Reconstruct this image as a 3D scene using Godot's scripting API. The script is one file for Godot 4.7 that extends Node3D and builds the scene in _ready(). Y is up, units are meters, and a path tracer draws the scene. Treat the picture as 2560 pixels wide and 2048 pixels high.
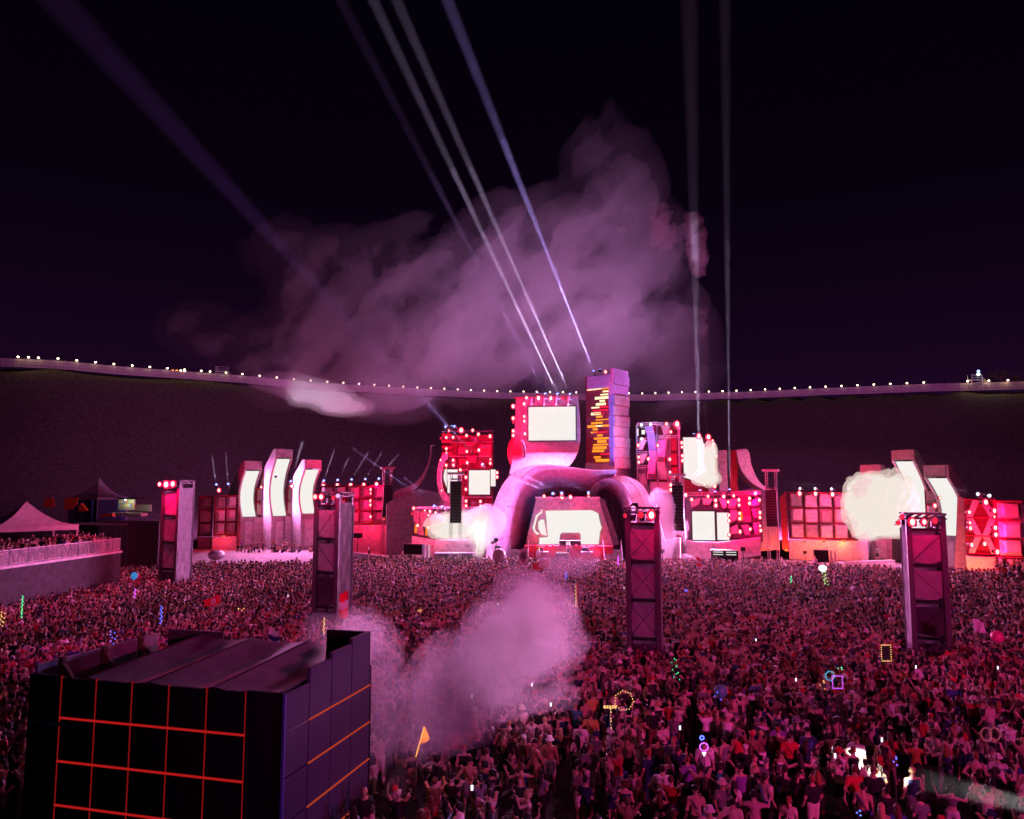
extends Node3D
# Night festival: a big sculpted stage at the bottom of a bowl, its crowd, delay towers and a mixing box.

const FOCAL := 1896.0
const PITCH := 0.1020
const EYE := Vector3(0, 10.5, 0)
const SITE := -0.262
var M := {}
var used := {}
var noises := {}
var unit_box := BoxMesh.new()
var fog_mats := {}


func _ready() -> void:
	seed(7)
	# ---- camera, sky, exposure
	var cam := Camera3D.new()
	cam.name = "camera"
	cam.fov = 56.75
	cam.near = 0.1
	cam.far = 2000.0
	cam.position = EYE
	cam.rotation.x = PITCH
	add_child(cam)
	cam.current = true
	var env := Environment.new()
	var sky_mat := ProceduralSkyMaterial.new()
	sky_mat.sky_top_color = lin(0.0010, 0.0003, 0.0024)
	sky_mat.sky_horizon_color = lin(0.021, 0.0035, 0.027)
	sky_mat.sky_curve = 0.1
	sky_mat.ground_bottom_color = lin(0.002, 0.0005, 0.002)
	sky_mat.ground_horizon_color = lin(0.003, 0.0008, 0.004)
	var sky := Sky.new()
	sky.sky_material = sky_mat
	env.background_mode = Environment.BG_SKY
	env.sky = sky
	env.tonemap_mode = Environment.TONE_MAPPER_LINEAR
	env.tonemap_exposure = 1.0
	env.volumetric_fog_enabled = true
	env.volumetric_fog_density = 0.0
	env.sdfgi_enabled = true
	env.ssao_enabled = true
	env.ssil_enabled = true
	var we := WorldEnvironment.new()
	we.name = "environment"
	we.environment = env
	add_child(we)
	materials()
	# ---- setting and large structure
	terrain()
	ridge()
	stage_centre()
	stage_clusters()
	stage_wings()
	stage_extras()
	delay_towers()
	mixing_box()
	left_platform()
	# ---- lamps, beams, smoke
	red_lamps()
	moving_heads()
	wash_masts()
	# ---- people and what they hold
	people()
	crowd_props()
	smoke()


# ------------------------------------------------------------------ helpers
func lin(r: float, g: float, b: float) -> Color:
	return Color(r, g, b).linear_to_srgb()


func ray(px: float, py: float) -> Vector3:
	var y := (1024.0 - py) / FOCAL
	return Vector3((px - 1280.0) / FOCAL, y * cos(PITCH) + sin(PITCH), -(cos(PITCH) - y * sin(PITCH)))


func pt(px: float, py: float, d: float) -> Vector3:
	var r := ray(px, py)
	return EYE + r * (d / -r.z)


func ground_at(px: float, d: float) -> Vector3:
	var p := pt(px, 1218.0, d)
	return Vector3(p.x, 0, p.z)


func frame(px: float, d: float, yaw: float) -> Transform3D:
	return Transform3D(Basis(Vector3.UP, yaw), ground_at(px, d))


func hit(t: Transform3D, px: float, py: float, w := 0.0) -> Vector3:
	var n := t.basis.z
	var r := ray(px, py)
	var o := t.origin + n * w
	var k := (o - EYE).dot(n) / r.dot(n)
	return t.affine_inverse() * (EYE + r * k)


func mat(key: String, c: Vector3, rough := 0.85, noise := "", scale := 0.5, bump := 0.0) -> StandardMaterial3D:
	if M.has(key):
		return M[key]
	var m := StandardMaterial3D.new()
	m.albedo_color = lin(c.x, c.y, c.z)
	m.roughness = rough
	m.metallic_specular = 0.4
	if noise != "":
		m.albedo_texture = noises[noise]
		m.uv1_triplanar = true
		m.uv1_world_triplanar = true
		m.uv1_scale = Vector3.ONE * scale
		if bump > 0.0:
			m.heightmap_enabled = true
			m.heightmap_texture = noises[noise]
			m.heightmap_scale = bump
	M[key] = m
	return m


func glow(key: String, c: Vector3, energy := 1.0) -> StandardMaterial3D:
	if M.has(key):
		return M[key]
	var m := StandardMaterial3D.new()
	m.albedo_color = Color(0.02, 0.02, 0.02)
	m.emission_enabled = true
	m.emission = lin(c.x, c.y, c.z)
	m.emission_energy_multiplier = energy
	M[key] = m
	return m


func noise_tex(key: String, freq: float, low: float, high: float, octaves := 4, stretch := false, size := 512) -> void:
	var n := FastNoiseLite.new()
	n.seed = key.hash() % 1000
	n.noise_type = FastNoiseLite.TYPE_SIMPLEX_SMOOTH
	n.frequency = freq
	n.fractal_octaves = octaves
	n.fractal_gain = 0.6
	if stretch:
		n.domain_warp_enabled = true
		n.domain_warp_amplitude = 20.0
	var g := Gradient.new()
	g.offsets = PackedFloat32Array([0.15, 0.5, 0.85])
	g.colors = PackedColorArray([lin(low, low, low), lin((low + high) * 0.5, (low + high) * 0.5, (low + high) * 0.5), lin(high, high, high)])
	var t := NoiseTexture2D.new()
	t.noise = n
	t.seamless = true
	t.width = size
	t.height = size
	t.color_ramp = g
	noises[key] = t


func materials() -> void:
	noise_tex("mottle", 0.012, 0.55, 1.0, 5)
	noise_tex("fine", 0.05, 0.5, 1.0, 5)
	noise_tex("grass", 0.09, 0.25, 1.0, 5, true)
	noise_tex("cloth", 0.006, 0.72, 1.0, 3)
	mat("turf", Vector3(0.055, 0.045, 0.035), 0.95, "grass", 0.11, 6.0)
	mat("hill", Vector3(0.24, 0.21, 0.15), 0.95, "grass", 0.012)
	mat("plaza", Vector3(0.42, 0.38, 0.37), 0.9, "mottle", 0.12)
	mat("ply", Vector3(0.36, 0.33, 0.33), 0.8, "mottle", 0.16)
	mat("ply_pale", Vector3(0.6, 0.56, 0.57), 0.8, "mottle", 0.2)
	mat("terrace_board", Vector3(0.07, 0.06, 0.07), 0.85, "mottle", 0.2)
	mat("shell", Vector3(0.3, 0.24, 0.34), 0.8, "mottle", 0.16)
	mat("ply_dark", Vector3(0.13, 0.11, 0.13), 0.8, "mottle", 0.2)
	mat("blue_ply", Vector3(0.2, 0.28, 0.62), 0.75, "mottle", 0.3)
	mat("violet_ply", Vector3(0.4, 0.32, 0.6), 0.75, "mottle", 0.3)
	mat("red_ply", Vector3(0.5, 0.03, 0.07), 0.75, "mottle", 0.3)
	mat("black", Vector3(0.012, 0.011, 0.014), 0.7)
	mat("black_paint", Vector3(0.012, 0.010, 0.018), 0.75, "fine", 0.4)
	mat("grille", Vector3(0.03, 0.027, 0.032), 0.6)
	mat("steel", Vector3(0.45, 0.44, 0.45), 0.4)
	mat("dark_steel", Vector3(0.07, 0.065, 0.075), 0.5)
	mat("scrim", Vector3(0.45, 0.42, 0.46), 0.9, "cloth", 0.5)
	M.scrim.backlight_enabled = true
	M.scrim.backlight = Color(0.8, 0.8, 0.8)
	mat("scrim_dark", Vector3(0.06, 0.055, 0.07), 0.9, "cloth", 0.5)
	mat("tarp", Vector3(0.38, 0.34, 0.38), 0.55, "cloth", 0.4)
	mat("marquee", Vector3(0.75, 0.73, 0.72), 0.7, "cloth", 0.3)
	mat("wood", Vector3(0.32, 0.2, 0.12), 0.8, "fine", 0.3)
	mat("concrete", Vector3(0.2, 0.19, 0.19), 0.9, "mottle", 0.3)
	glow("screen", Vector3(0.88, 0.87, 0.82), 1.0)
	glow("red_lens", Vector3(1.0, 0.01, 0.06), 1.3)
	glow("lamp_core", Vector3(1.0, 0.75, 0.55), 2.2)
	glow("red_lens_small", Vector3(1.0, 0.02, 0.06), 1.0)
	glow("blue_lens", Vector3(0.25, 0.35, 1.0), 3.0)
	glow("white_lens", Vector3(1.0, 0.95, 1.0), 2.0)
	glow("ridge_lens", Vector3(1.0, 0.75, 0.5), 7.0)
	glow("red_line", Vector3(1.0, 0.02, 0.02), 0.2)


func tri(st: SurfaceTool, a: Vector3, b: Vector3, c: Vector3) -> void:
	st.add_vertex(a)
	st.add_vertex(c)
	st.add_vertex(b)


func quad(st: SurfaceTool, a: Vector3, b: Vector3, c: Vector3, d: Vector3) -> void:
	tri(st, a, b, c)
	tri(st, a, c, d)


func new_st(smooth := false) -> SurfaceTool:
	var st := SurfaceTool.new()
	st.begin(Mesh.PRIMITIVE_TRIANGLES)
	st.set_smooth_group(0 if smooth else -1)
	return st


func done(st: SurfaceTool) -> ArrayMesh:
	st.generate_normals()
	return st.commit()


func box(st: SurfaceTool, c: Vector3, s: Vector3, b := Basis.IDENTITY) -> void:
	var x := b.x * s.x * 0.5
	var y := b.y * s.y * 0.5
	var z := b.z * s.z * 0.5
	quad(st, c - x - y + z, c + x - y + z, c + x + y + z, c - x + y + z)
	quad(st, c + x - y - z, c - x - y - z, c - x + y - z, c + x + y - z)
	quad(st, c + x - y + z, c + x - y - z, c + x + y - z, c + x + y + z)
	quad(st, c - x - y - z, c - x - y + z, c - x + y + z, c - x + y - z)
	quad(st, c - x + y + z, c + x + y + z, c + x + y - z, c - x + y - z)
	quad(st, c - x - y - z, c + x - y - z, c + x - y + z, c - x - y + z)


func along(a: Vector3, b: Vector3) -> Basis:
	var z := (b - a).normalized()
	var x := Vector3.UP.cross(z)
	x = Vector3.RIGHT if x.length() < 0.01 else x.normalized()
	return Basis(x, z.cross(x), z)


func bar(st: SurfaceTool, a: Vector3, b: Vector3, w: float, h := -1.0) -> void:
	box(st, (a + b) * 0.5, Vector3(w, h if h > 0.0 else w, a.distance_to(b)), along(a, b))


func tube(st: SurfaceTool, pts: Array, radii: Array, n := 8, closed := true) -> void:
	var rings := []
	for i in pts.size():
		var a: Vector3 = pts[maxi(i - 1, 0)]
		var b: Vector3 = pts[mini(i + 1, pts.size() - 1)]
		var bs := along(a, b)
		var ring := []
		for k in n:
			var t := TAU * k / n
			ring.append(pts[i] + (bs.x * cos(t) + bs.y * sin(t)) * radii[i])
		rings.append(ring)
	for i in pts.size() - 1:
		for k in n:
			var k2 := (k + 1) % n
			quad(st, rings[i][k], rings[i][k2], rings[i + 1][k2], rings[i + 1][k])
	if closed:
		for k in n:
			var k2 := (k + 1) % n
			tri(st, pts[0], rings[0][k2], rings[0][k])
			tri(st, pts[-1], rings[-1][k], rings[-1][k2])


func prism(st: SurfaceTool, poly: PackedVector2Array, t: Transform3D, z0: float, z1: float) -> void:
	# a polygon (counter-clockwise seen from +z) extruded from z0 to z1
	var idx := Geometry2D.triangulate_polygon(poly)
	var area := 0.0
	for i in poly.size():
		area += poly[i].cross(poly[(i + 1) % poly.size()])
	if area < 0:
		poly = poly.duplicate()
		poly.reverse()
		idx = Geometry2D.triangulate_polygon(poly)
	for k in range(0, idx.size(), 3):
		var a := poly[idx[k]]
		var b := poly[idx[k + 1]]
		var c := poly[idx[k + 2]]
		if (b - a).cross(c - a) < 0:
			var s := b
			b = c
			c = s
		tri(st, t * Vector3(a.x, a.y, z1), t * Vector3(b.x, b.y, z1), t * Vector3(c.x, c.y, z1))
		tri(st, t * Vector3(a.x, a.y, z0), t * Vector3(c.x, c.y, z0), t * Vector3(b.x, b.y, z0))
	for i in poly.size():
		var a := poly[i]
		var b := poly[(i + 1) % poly.size()]
		quad(st, t * Vector3(a.x, a.y, z0), t * Vector3(b.x, b.y, z0), t * Vector3(b.x, b.y, z1), t * Vector3(a.x, a.y, z1))


func sheet(st: SurfaceTool, rows: Array, thick := Vector3.ZERO) -> void:
	# rows of points; with thick, a rounded slab of that offset whose rim stays sharp
	var n: int = rows.size() - 1
	if thick != Vector3.ZERO:
		st.set_smooth_group(1)
	for i in n:
		for k in rows[i].size() - 1:
			quad(st, rows[i][k], rows[i][k + 1], rows[i + 1][k + 1], rows[i + 1][k])
	if thick == Vector3.ZERO:
		return
	st.set_smooth_group(2)
	for i in n:
		for k in rows[i].size() - 1:
			quad(st, rows[i][k] + thick, rows[i + 1][k] + thick, rows[i + 1][k + 1] + thick, rows[i][k + 1] + thick)
	st.set_smooth_group(-1)
	for k in rows[0].size() - 1:
		quad(st, rows[0][k] + thick, rows[0][k + 1] + thick, rows[0][k + 1], rows[0][k])
		quad(st, rows[n][k], rows[n][k + 1], rows[n][k + 1] + thick, rows[n][k] + thick)
	for i in n:
		var e: int = rows[i].size() - 1
		quad(st, rows[i][0], rows[i + 1][0], rows[i + 1][0] + thick, rows[i][0] + thick)
		quad(st, rows[i][e] + thick, rows[i + 1][e] + thick, rows[i + 1][e], rows[i][e])


func called(name_: String) -> String:
	var n: int = used.get(name_, -1) + 1
	used[name_] = n
	return name_ if n == 0 else "%s_%03d" % [name_, n]


func tag(o: Node3D, label: String, category: String, group := "", kind := "") -> Node3D:
	if label != "":
		o.set_meta("label", label)
	if category != "":
		o.set_meta("category", category)
	if group != "":
		o.set_meta("group", group)
	if kind != "":
		o.set_meta("kind", kind)
	return o


func thing(name_: String, label: String, category: String, t: Transform3D, group := "") -> Node3D:
	var o := Node3D.new()
	o.name = called(name_)
	add_child(o)
	o.transform = t
	return tag(o, label, category, group)


func put(name_: String, mesh: Variant, m: Material, parent: Node3D = self, t := Transform3D.IDENTITY) -> MeshInstance3D:
	var o := MeshInstance3D.new()
	o.mesh = done(mesh) if mesh is SurfaceTool else mesh
	o.material_override = m
	o.name = called(name_) if parent == self else name_
	o.transform = t
	parent.add_child(o, true)
	return o


func put_box(name_: String, c: Vector3, s: Vector3, m: Material, parent: Node3D = self, b := Basis.IDENTITY) -> MeshInstance3D:
	return put(name_, unit_box, m, parent, Transform3D(b * Basis.from_scale(s), c))


func omni(parent: Node3D, at: Vector3, c: Vector3, energy: float, size := 0.15) -> OmniLight3D:
	var l := OmniLight3D.new()
	l.name = "light"
	l.light_color = lin(c.x, c.y, c.z)
	l.light_energy = energy
	l.light_size = size
	l.omni_range = 80.0
	l.omni_attenuation = 2.0
	l.shadow_enabled = true
	l.position = at
	parent.add_child(l, true)
	return l


func area(parent: Node3D, t: Transform3D, size: Vector2, c: Vector3, energy: float) -> void:
	var l := AreaLight3D.new()
	l.name = "light"
	l.light_color = lin(c.x, c.y, c.z)
	l.light_energy = energy
	l.area_size = size
	l.area_range = 120.0
	l.area_attenuation = 2.0
	l.shadow_enabled = true
	l.transform = t
	parent.add_child(l, true)


func spot(parent: Node3D, from: Vector3, to: Vector3, angle: float, c: Vector3, energy: float, soft := 0.4, size := 0.05) -> void:
	var l := SpotLight3D.new()
	l.name = "light"
	l.light_color = lin(c.x, c.y, c.z)
	l.light_energy = energy
	l.light_size = size
	l.spot_range = 150.0
	l.spot_attenuation = 2.0
	l.spot_angle = angle
	l.spot_angle_attenuation = soft
	l.shadow_enabled = true
	l.transform = Transform3D(along(to, from), from)
	parent.add_child(l, true)


func fog(density: float, c := Vector3(0.92, 0.9, 0.92)) -> FogMaterial:
	var key := "%f %s" % [density, c]
	if not fog_mats.has(key):
		var f := FogMaterial.new()
		f.density = density
		f.albedo = lin(c.x, c.y, c.z)
		fog_mats[key] = f
	return fog_mats[key]


func word(n: int) -> String:
	var small := ["first", "second", "third", "fourth", "fifth", "sixth", "seventh", "eighth", "ninth", "tenth", "eleventh", "twelfth", "thirteenth", "fourteenth", "fifteenth", "sixteenth", "seventeenth", "eighteenth", "nineteenth"]
	if n <= 19:
		return small[n - 1]
	var tens := ["twentieth", "thirtieth", "fortieth", "fiftieth", "sixtieth"]
	var tens_c := ["twenty", "thirty", "forty", "fifty", "sixty"]
	return tens[n / 10 - 2] if n % 10 == 0 else "%s-%s" % [tens_c[n / 10 - 2], small[n % 10 - 1]]


# ------------------------------------------------------------------ ground, hill, ridge
func ridge_d(px: float) -> float:
	px = clampf(px, -700.0, 3300.0)
	return lerpf(290.0, 400.0, smoothstep(0.0, 1280.0, px)) - lerpf(0.0, 85.0, smoothstep(1500.0, 2560.0, px))


func ridge_py(px: float) -> float:
	# the height of the ground under the fence, as a line in the photograph
	var xs := [-700.0, 0.0, 148.0, 297.0, 445.0, 594.0, 760.0, 1033.0, 1229.0, 1603.0, 1852.0, 2078.0, 2339.0, 2480.0, 2560.0, 3300.0]
	var ys := [880.0, 917.0, 923.0, 937.0, 947.0, 957.0, 972.0, 988.0, 997.0, 1003.0, 997.0, 988.0, 979.0, 976.0, 974.0, 950.0]
	for i in xs.size() - 1:
		if px <= xs[i + 1]:
			return lerpf(ys[i], ys[i + 1], clampf((px - xs[i]) / (xs[i + 1] - xs[i]), 0, 1))
	return 950.0


func ridge_point(px: float) -> Vector3:
	return pt(px, ridge_py(px), ridge_d(px))


func land(x: float, z: float) -> float:
	var d := -z
	if d < 140.0:
		return 0.0
	var px := clampf(1280.0 + FOCAL * x / d, -700.0, 3300.0)
	var rd := ridge_d(px)
	var top := pt(px, ridge_py(px), rd).y
	if d > rd:
		return top - minf((d - rd) * 0.12, 12.0)
	return top * pow((d - 140.0) / (rd - 140.0), 2.4) + 1.2 * sin(x * 0.05 + d * 0.03) * sin(d * 0.045) * smoothstep(150.0, 190.0, d) * smoothstep(rd - 5.0, rd - 40.0, d)


func terrain() -> void:
	# trampled field, then the pale dry grass of the slope from where the ground begins to rise
	for part in 2:
		var st := new_st(true)
		var rows := []
		var z := 70.0 if part == 0 else -140.0
		var stop := -141.0 if part == 0 else -560.0
		while z > stop:
			var row := []
			for i in 121:
				var x := (i - 60) * 12.0
				row.append(Vector3(x, land(x, z), z))
			rows.append(row)
			z -= 30.0 if part == 0 else 9.0
		sheet(st, rows)
		var g := put(["ground", "hillside"][part], st, [M.turf, M.hill][part])
		tag(g, ["trampled dark grass field under the crowd", "dark grassy hillside rising behind the stage to the ridge fence"][part], "", "", "structure")


func ridge() -> void:
	# the long panelled fence along the top of the hill, its posts and its floodlights
	var fence := thing("perimeter_fence", "long pale panelled fence along the top of the dark hill", "fence", Transform3D.IDENTITY)
	var px := -60.0
	var points := [ridge_point(px)]
	while px < 2640.0:
		px += 3.6 / ridge_d(px) * FOCAL * 1.35
		points.append(ridge_point(px))
	var up := Vector3.UP
	var pm := mat("fence_panel", Vector3(0.42, 0.38, 0.36), 0.7, "mottle", 0.2)
	for i in points.size() - 1:
		var a: Vector3 = points[i]
		var b: Vector3 = points[i + 1]
		put_box("panel", (a + b) * 0.5 + up * 1.75, Vector3(0.05, 3.3, a.distance_to(b) - 0.14), pm, fence, along(a, b))
		var post := put_box("post", a + up * 1.8 + (EYE - a).normalized() * 0.12, Vector3(0.1, 3.6, 0.1), M.steel, fence)
		if i % 2 == 0:
			var st := new_st()
			bar(st, Vector3(0, 1.4, 0), (EYE - a) * Vector3(1, 0, 1) / a.length() * 1.6 + Vector3(0, -1.9, 0), 0.09)
			put("brace", st, M.steel, post)
	for y in [1.1, 2.3]:
		var st := new_st()
		for i in points.size() - 1:
			bar(st, points[i] + up * y + (EYE - points[i]).normalized() * 0.1, points[i + 1] + up * y + (EYE - points[i + 1]).normalized() * 0.1, 0.07)
		put("rail", st, M.dark_steel, fence)
	# floodlights at even steps
	var lamp := thing("ridge_floodlight", "", "floodlight", Transform3D.IDENTITY, "floodlights along the ridge fence")
	var st := new_st()
	tube(st, [Vector3.ZERO, Vector3(0, 4.0, 0)], [0.07, 0.05], 6)
	put("pole", st, M.steel, lamp)
	put_box("housing", Vector3(0, 4.0, 0), Vector3(0.55, 0.4, 0.3), M.dark_steel, lamp)
	var bulb := SphereMesh.new()
	bulb.radius = 0.42
	bulb.height = 0.7
	bulb.radial_segments = 8
	bulb.rings = 3
	put("lamp_lens", bulb, M.ridge_lens, lamp, Transform3D(Basis.IDENTITY, Vector3(0, 4.0, 0.5)))
	var spots := [43.0, 69.0, 94.0, 143.0, 190.0, 237.0, 283.0, 329.0, 373.0, 417.0, 460.0, 502.0, 524.0, 564.0, 605.0]
	var x := 648.0
	while x < 2350.0:
		spots.append(x)
		x += lerpf(43.0, 33.0, smoothstep(650.0, 1150.0, x)) + lerpf(0.0, 9.0, smoothstep(1600.0, 2300.0, x))
	spots.append_array([2421.0, 2474.0, 2522.0, 2580.0])
	for i in spots.size():
		var p := ridge_point(spots[i])
		var o: Node3D = lamp
		if i > 0:
			o = lamp.duplicate()
			o.name = called("ridge_floodlight")
			add_child(o)
		var to := (EYE - p) * Vector3(1, 0, 1)
		o.transform = Transform3D(Basis(Vector3.UP, atan2(to.x, to.z)), p + to.normalized() * 0.5)
		o.set_meta("label", "warm white floodlight on the ridge fence, %s from the left end" % word(i + 1))
	for i in spots.size():
		if spots[i] > 700 and spots[i] < 2200 and i % 2:
			continue  # the lens alone lights the fence there
		var o: Node3D = get_node("ridge_floodlight" if i == 0 else "ridge_floodlight_%03d" % i)
		omni(o, Vector3(0, 4.0, 1.6), Vector3(1, 0.62, 0.33), 1.6 if spots[i] < 640 else 5.0 if spots[i] > 2400 else 0.2, 0.2)
	watch_tower(556.0, "steel scaffold lookout tower by the ridge fence on the left")
	watch_tower(2436.0, "steel scaffold lookout tower with a white and blue lamp beside the ridge trees")
	var wt: Node3D = get_node("lookout_tower_001")
	var bl := SphereMesh.new()
	bl.radius = 0.7
	bl.height = 1.4
	put("lamp_lens", bl, M.white_lens, wt, Transform3D(Basis.IDENTITY, Vector3(0.3, 6.6, 1.8)))
	omni(wt, Vector3(0.3, 6.6, 2.8), Vector3(0.5, 0.6, 1.0), 8.0, 0.5)
	var wb := SphereMesh.new()
	wb.radius = 0.6
	wb.height = 1.2
	put("blue_lamp_lens", wb, M.blue_lens, wt, Transform3D(Basis.IDENTITY, Vector3(0.4, 7.9, 1.8)))
	# a vehicle with amber lights on the track behind the fence
	var vp := ridge_point(437.0)
	var v := thing("service_truck", "dark service truck with amber roof lights behind the ridge fence", "truck", Transform3D(Basis(Vector3.UP, 0.25), vp + Vector3(0, 0, -4)))
	put_box("cargo_body", Vector3(-1.2, 2.2, 0), Vector3(4.4, 2.4, 2.2), M.dark_steel, v)
	put_box("cab", Vector3(2.2, 1.9, 0), Vector3(1.9, 2.0, 2.1), M.dark_steel, v)
	put_box("windscreen", Vector3(3.16, 2.3, 0), Vector3(0.04, 0.8, 1.8), M.black, v)
	for w in [-2.6, 2.2]:
		var wst := new_st()
		tube(wst, [Vector3(w, 0.5, -1.1), Vector3(w, 0.5, 1.1)], [0.5, 0.5], 12)
		put("wheel", wst, M.black, v)
	for k in 4:
		var e := SphereMesh.new()
		e.radius = 0.45
		e.height = 0.8
		put("amber_lamp", e, [glow("amber", Vector3(1, 0.28, 0.02), 3.0), glow("amber", Vector3(1, 0.28, 0.02), 3.0), M.ridge_lens, M.ridge_lens][k], v, Transform3D(Basis.IDENTITY, Vector3(-2.6 + k * 1.6, 3.9, 0.4)))
	# trees behind the fence at the right
	for k in 4:
		var tx: float = [2478.0, 2503.0, 2545.0, 2590.0][k]
		var p := pt(tx, ridge_py(tx), ridge_d(tx) + 8.0)
		tree(p, [6.8, 8.6, 6.4, 7.2][k], 40 + k, ["small bushy tree lit ochre from below, left of the ridge trees", "taller dark tree behind the fence on the right ridge", "low dark tree over the right end of the ridge fence", "dark tree at the far right end of the ridge"][k])


func watch_tower(px: float, label: String) -> void:
	var p := ridge_point(px)
	var t := thing("lookout_tower", label, "lookout tower", Transform3D(Basis(Vector3.UP, 0.1), p + Vector3(0, 0, 1.0)))
	for x in [-2.3, 2.3]:
		for z in [-1.3, 1.3]:
			put_box("post", Vector3(x, 3.3, z), Vector3(0.14, 6.6, 0.14), M.steel, t)
	for k in 6:
		put_box("rail", Vector3(0, 1.1 + k * 1.05, 1.42), Vector3(4.8, 0.12, 0.08), M.steel, t)
	put_box("deck", Vector3(0, 4.4, 0), Vector3(4.9, 0.16, 2.9), M.steel, t)
	var st := new_st()
	bar(st, Vector3(2.3, 4.4, 1.5), Vector3(6.2, 0.1, 1.5), 0.12)
	bar(st, Vector3(2.3, 5.4, 1.5), Vector3(6.2, 1.1, 1.5), 0.1)
	bar(st, Vector3(-2.3, 0.2, 1.5), Vector3(2.3, 4.3, 1.5), 0.1)
	put("stair", st, M.steel, t)


func tree(p: Vector3, h: float, sd: int, label: String) -> void:
	var r := RandomNumberGenerator.new()
	r.seed = sd
	var o := thing("ridge_tree", label, "tree", Transform3D(Basis.IDENTITY, p), "trees on the right ridge")
	var st := new_st(true)
	tube(st, [Vector3.ZERO, Vector3(0.1, h * 0.3, 0), Vector3(-0.1, h * 0.6, 0.1), Vector3(0.1, h * 0.85, 0)], [0.28, 0.2, 0.12, 0.04], 7)
	for k in 6:
		var a := r.randf() * TAU
		tube(st, [Vector3(0, h * (0.3 + 0.07 * k), 0), Vector3(cos(a) * h * 0.25, h * (0.5 + 0.06 * k), sin(a) * h * 0.25)], [0.09, 0.03], 5)
	put("trunk", st, M.wood, o)
	var lf := new_st()
	for c in 26:
		var a := r.randf() * TAU
		var rr := h * 0.36 * sqrt(r.randf())
		var cc := Vector3(cos(a) * rr, h * r.randf_range(0.38, 0.95), sin(a) * rr)
		for k in 34:
			var q := cc + Vector3(r.randfn(), r.randfn() * 0.7, r.randfn()) * h * 0.06
			var n := Vector3(r.randfn(), r.randfn(), r.randfn()).normalized()
			var u := n.cross(Vector3(0.3, 1, 0.2)).normalized() * r.randf_range(0.12, 0.24)
			var w := n.cross(u).normalized() * 0.12
			quad(lf, q - u, q - w, q + u, q + w)
	put("crown", lf, mat("leaf", Vector3(0.1, 0.08, 0.03), 0.8), o)


# ------------------------------------------------------------------ the stage: shared builders
func facade(name_: String, label: String, category: String, px: float, d: float, yaw: float, group := "") -> Node3D:
	return thing(name_, label, category, frame(px, d, yaw), group)


func at(o: Node3D, px: float, py: float, w := 0.0) -> Vector3:
	var p := hit(o.transform, px, py, w)
	return Vector3(p.x, p.y, w)


# a slab that covers a pixel rectangle of the facade's plane, standing between depths w0 and w1 from it
func slab(name_: String, o: Node3D, x0: float, y0: float, x1: float, y1: float, w0: float, w1: float, m: Material, parent: Node3D = null) -> MeshInstance3D:
	var a := at(o, x0, y1, w1)
	var b := at(o, x1, y0, w1)
	return put_box(name_, Vector3((a.x + b.x) * 0.5, (a.y + b.y) * 0.5, (w0 + w1) * 0.5), Vector3(absf(b.x - a.x), absf(b.y - a.y), w1 - w0), m, parent if parent else o)


func poly_px(name_: String, o: Node3D, pts: Array, w0: float, w1: float, m: Material, parent: Node3D = null) -> MeshInstance3D:
	var p := PackedVector2Array()
	for q in pts:
		var v := at(o, q[0], q[1])
		p.append(Vector2(v.x, v.y))
	var st := new_st()
	prism(st, p, Transform3D.IDENTITY, w0, w1)
	return put(name_, st, m, parent if parent else o)


func screen(o: Node3D, x0: float, y0: float, x1: float, y1: float, w: float, light := Vector3.ZERO, energy := 0.0, name_ := "led_screen") -> Node3D:
	var a := at(o, x0, y1)
	var b := at(o, x1, y0)
	var c := Vector3((a.x + b.x) * 0.5, (a.y + b.y) * 0.5, w)
	var s := Vector2(absf(b.x - a.x), absf(b.y - a.y))
	var e := put_box(name_, c, Vector3(s.x, s.y, 0.12), M.screen, o)
	put_box("bezel", c - Vector3(0, 0, 0.12), Vector3(s.x + 0.3, s.y + 0.3, 0.1), M.black, o)
	# tile joints of the wall
	if energy > 0.0:
		area(o, Transform3D(Basis(Vector3.UP, PI), c + Vector3(0, 0, 0.16)), s * 0.98, light, energy)
	return e


# a faceted tile: a pyramid cut flat, its top shifted by (sx, sy)
func tile_mesh(w: float, h: float, depth: float, sx: float, sy: float, tw: float, th: float) -> ArrayMesh:
	var st := new_st()
	var a := [Vector3(-w, -h, 0) * 0.5, Vector3(w, -h, 0) * 0.5, Vector3(w, h, 0) * 0.5, Vector3(-w, h, 0) * 0.5]
	var b := []
	for v in a:
		b.append(Vector3(v.x * tw + sx * w, v.y * th + sy * h, depth))
	for k in 4:
		var j := (k + 1) % 4
		quad(st, a[k], a[j], b[j], b[k])
	quad(st, b[0], b[1], b[2], b[3])
	return done(st)


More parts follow.
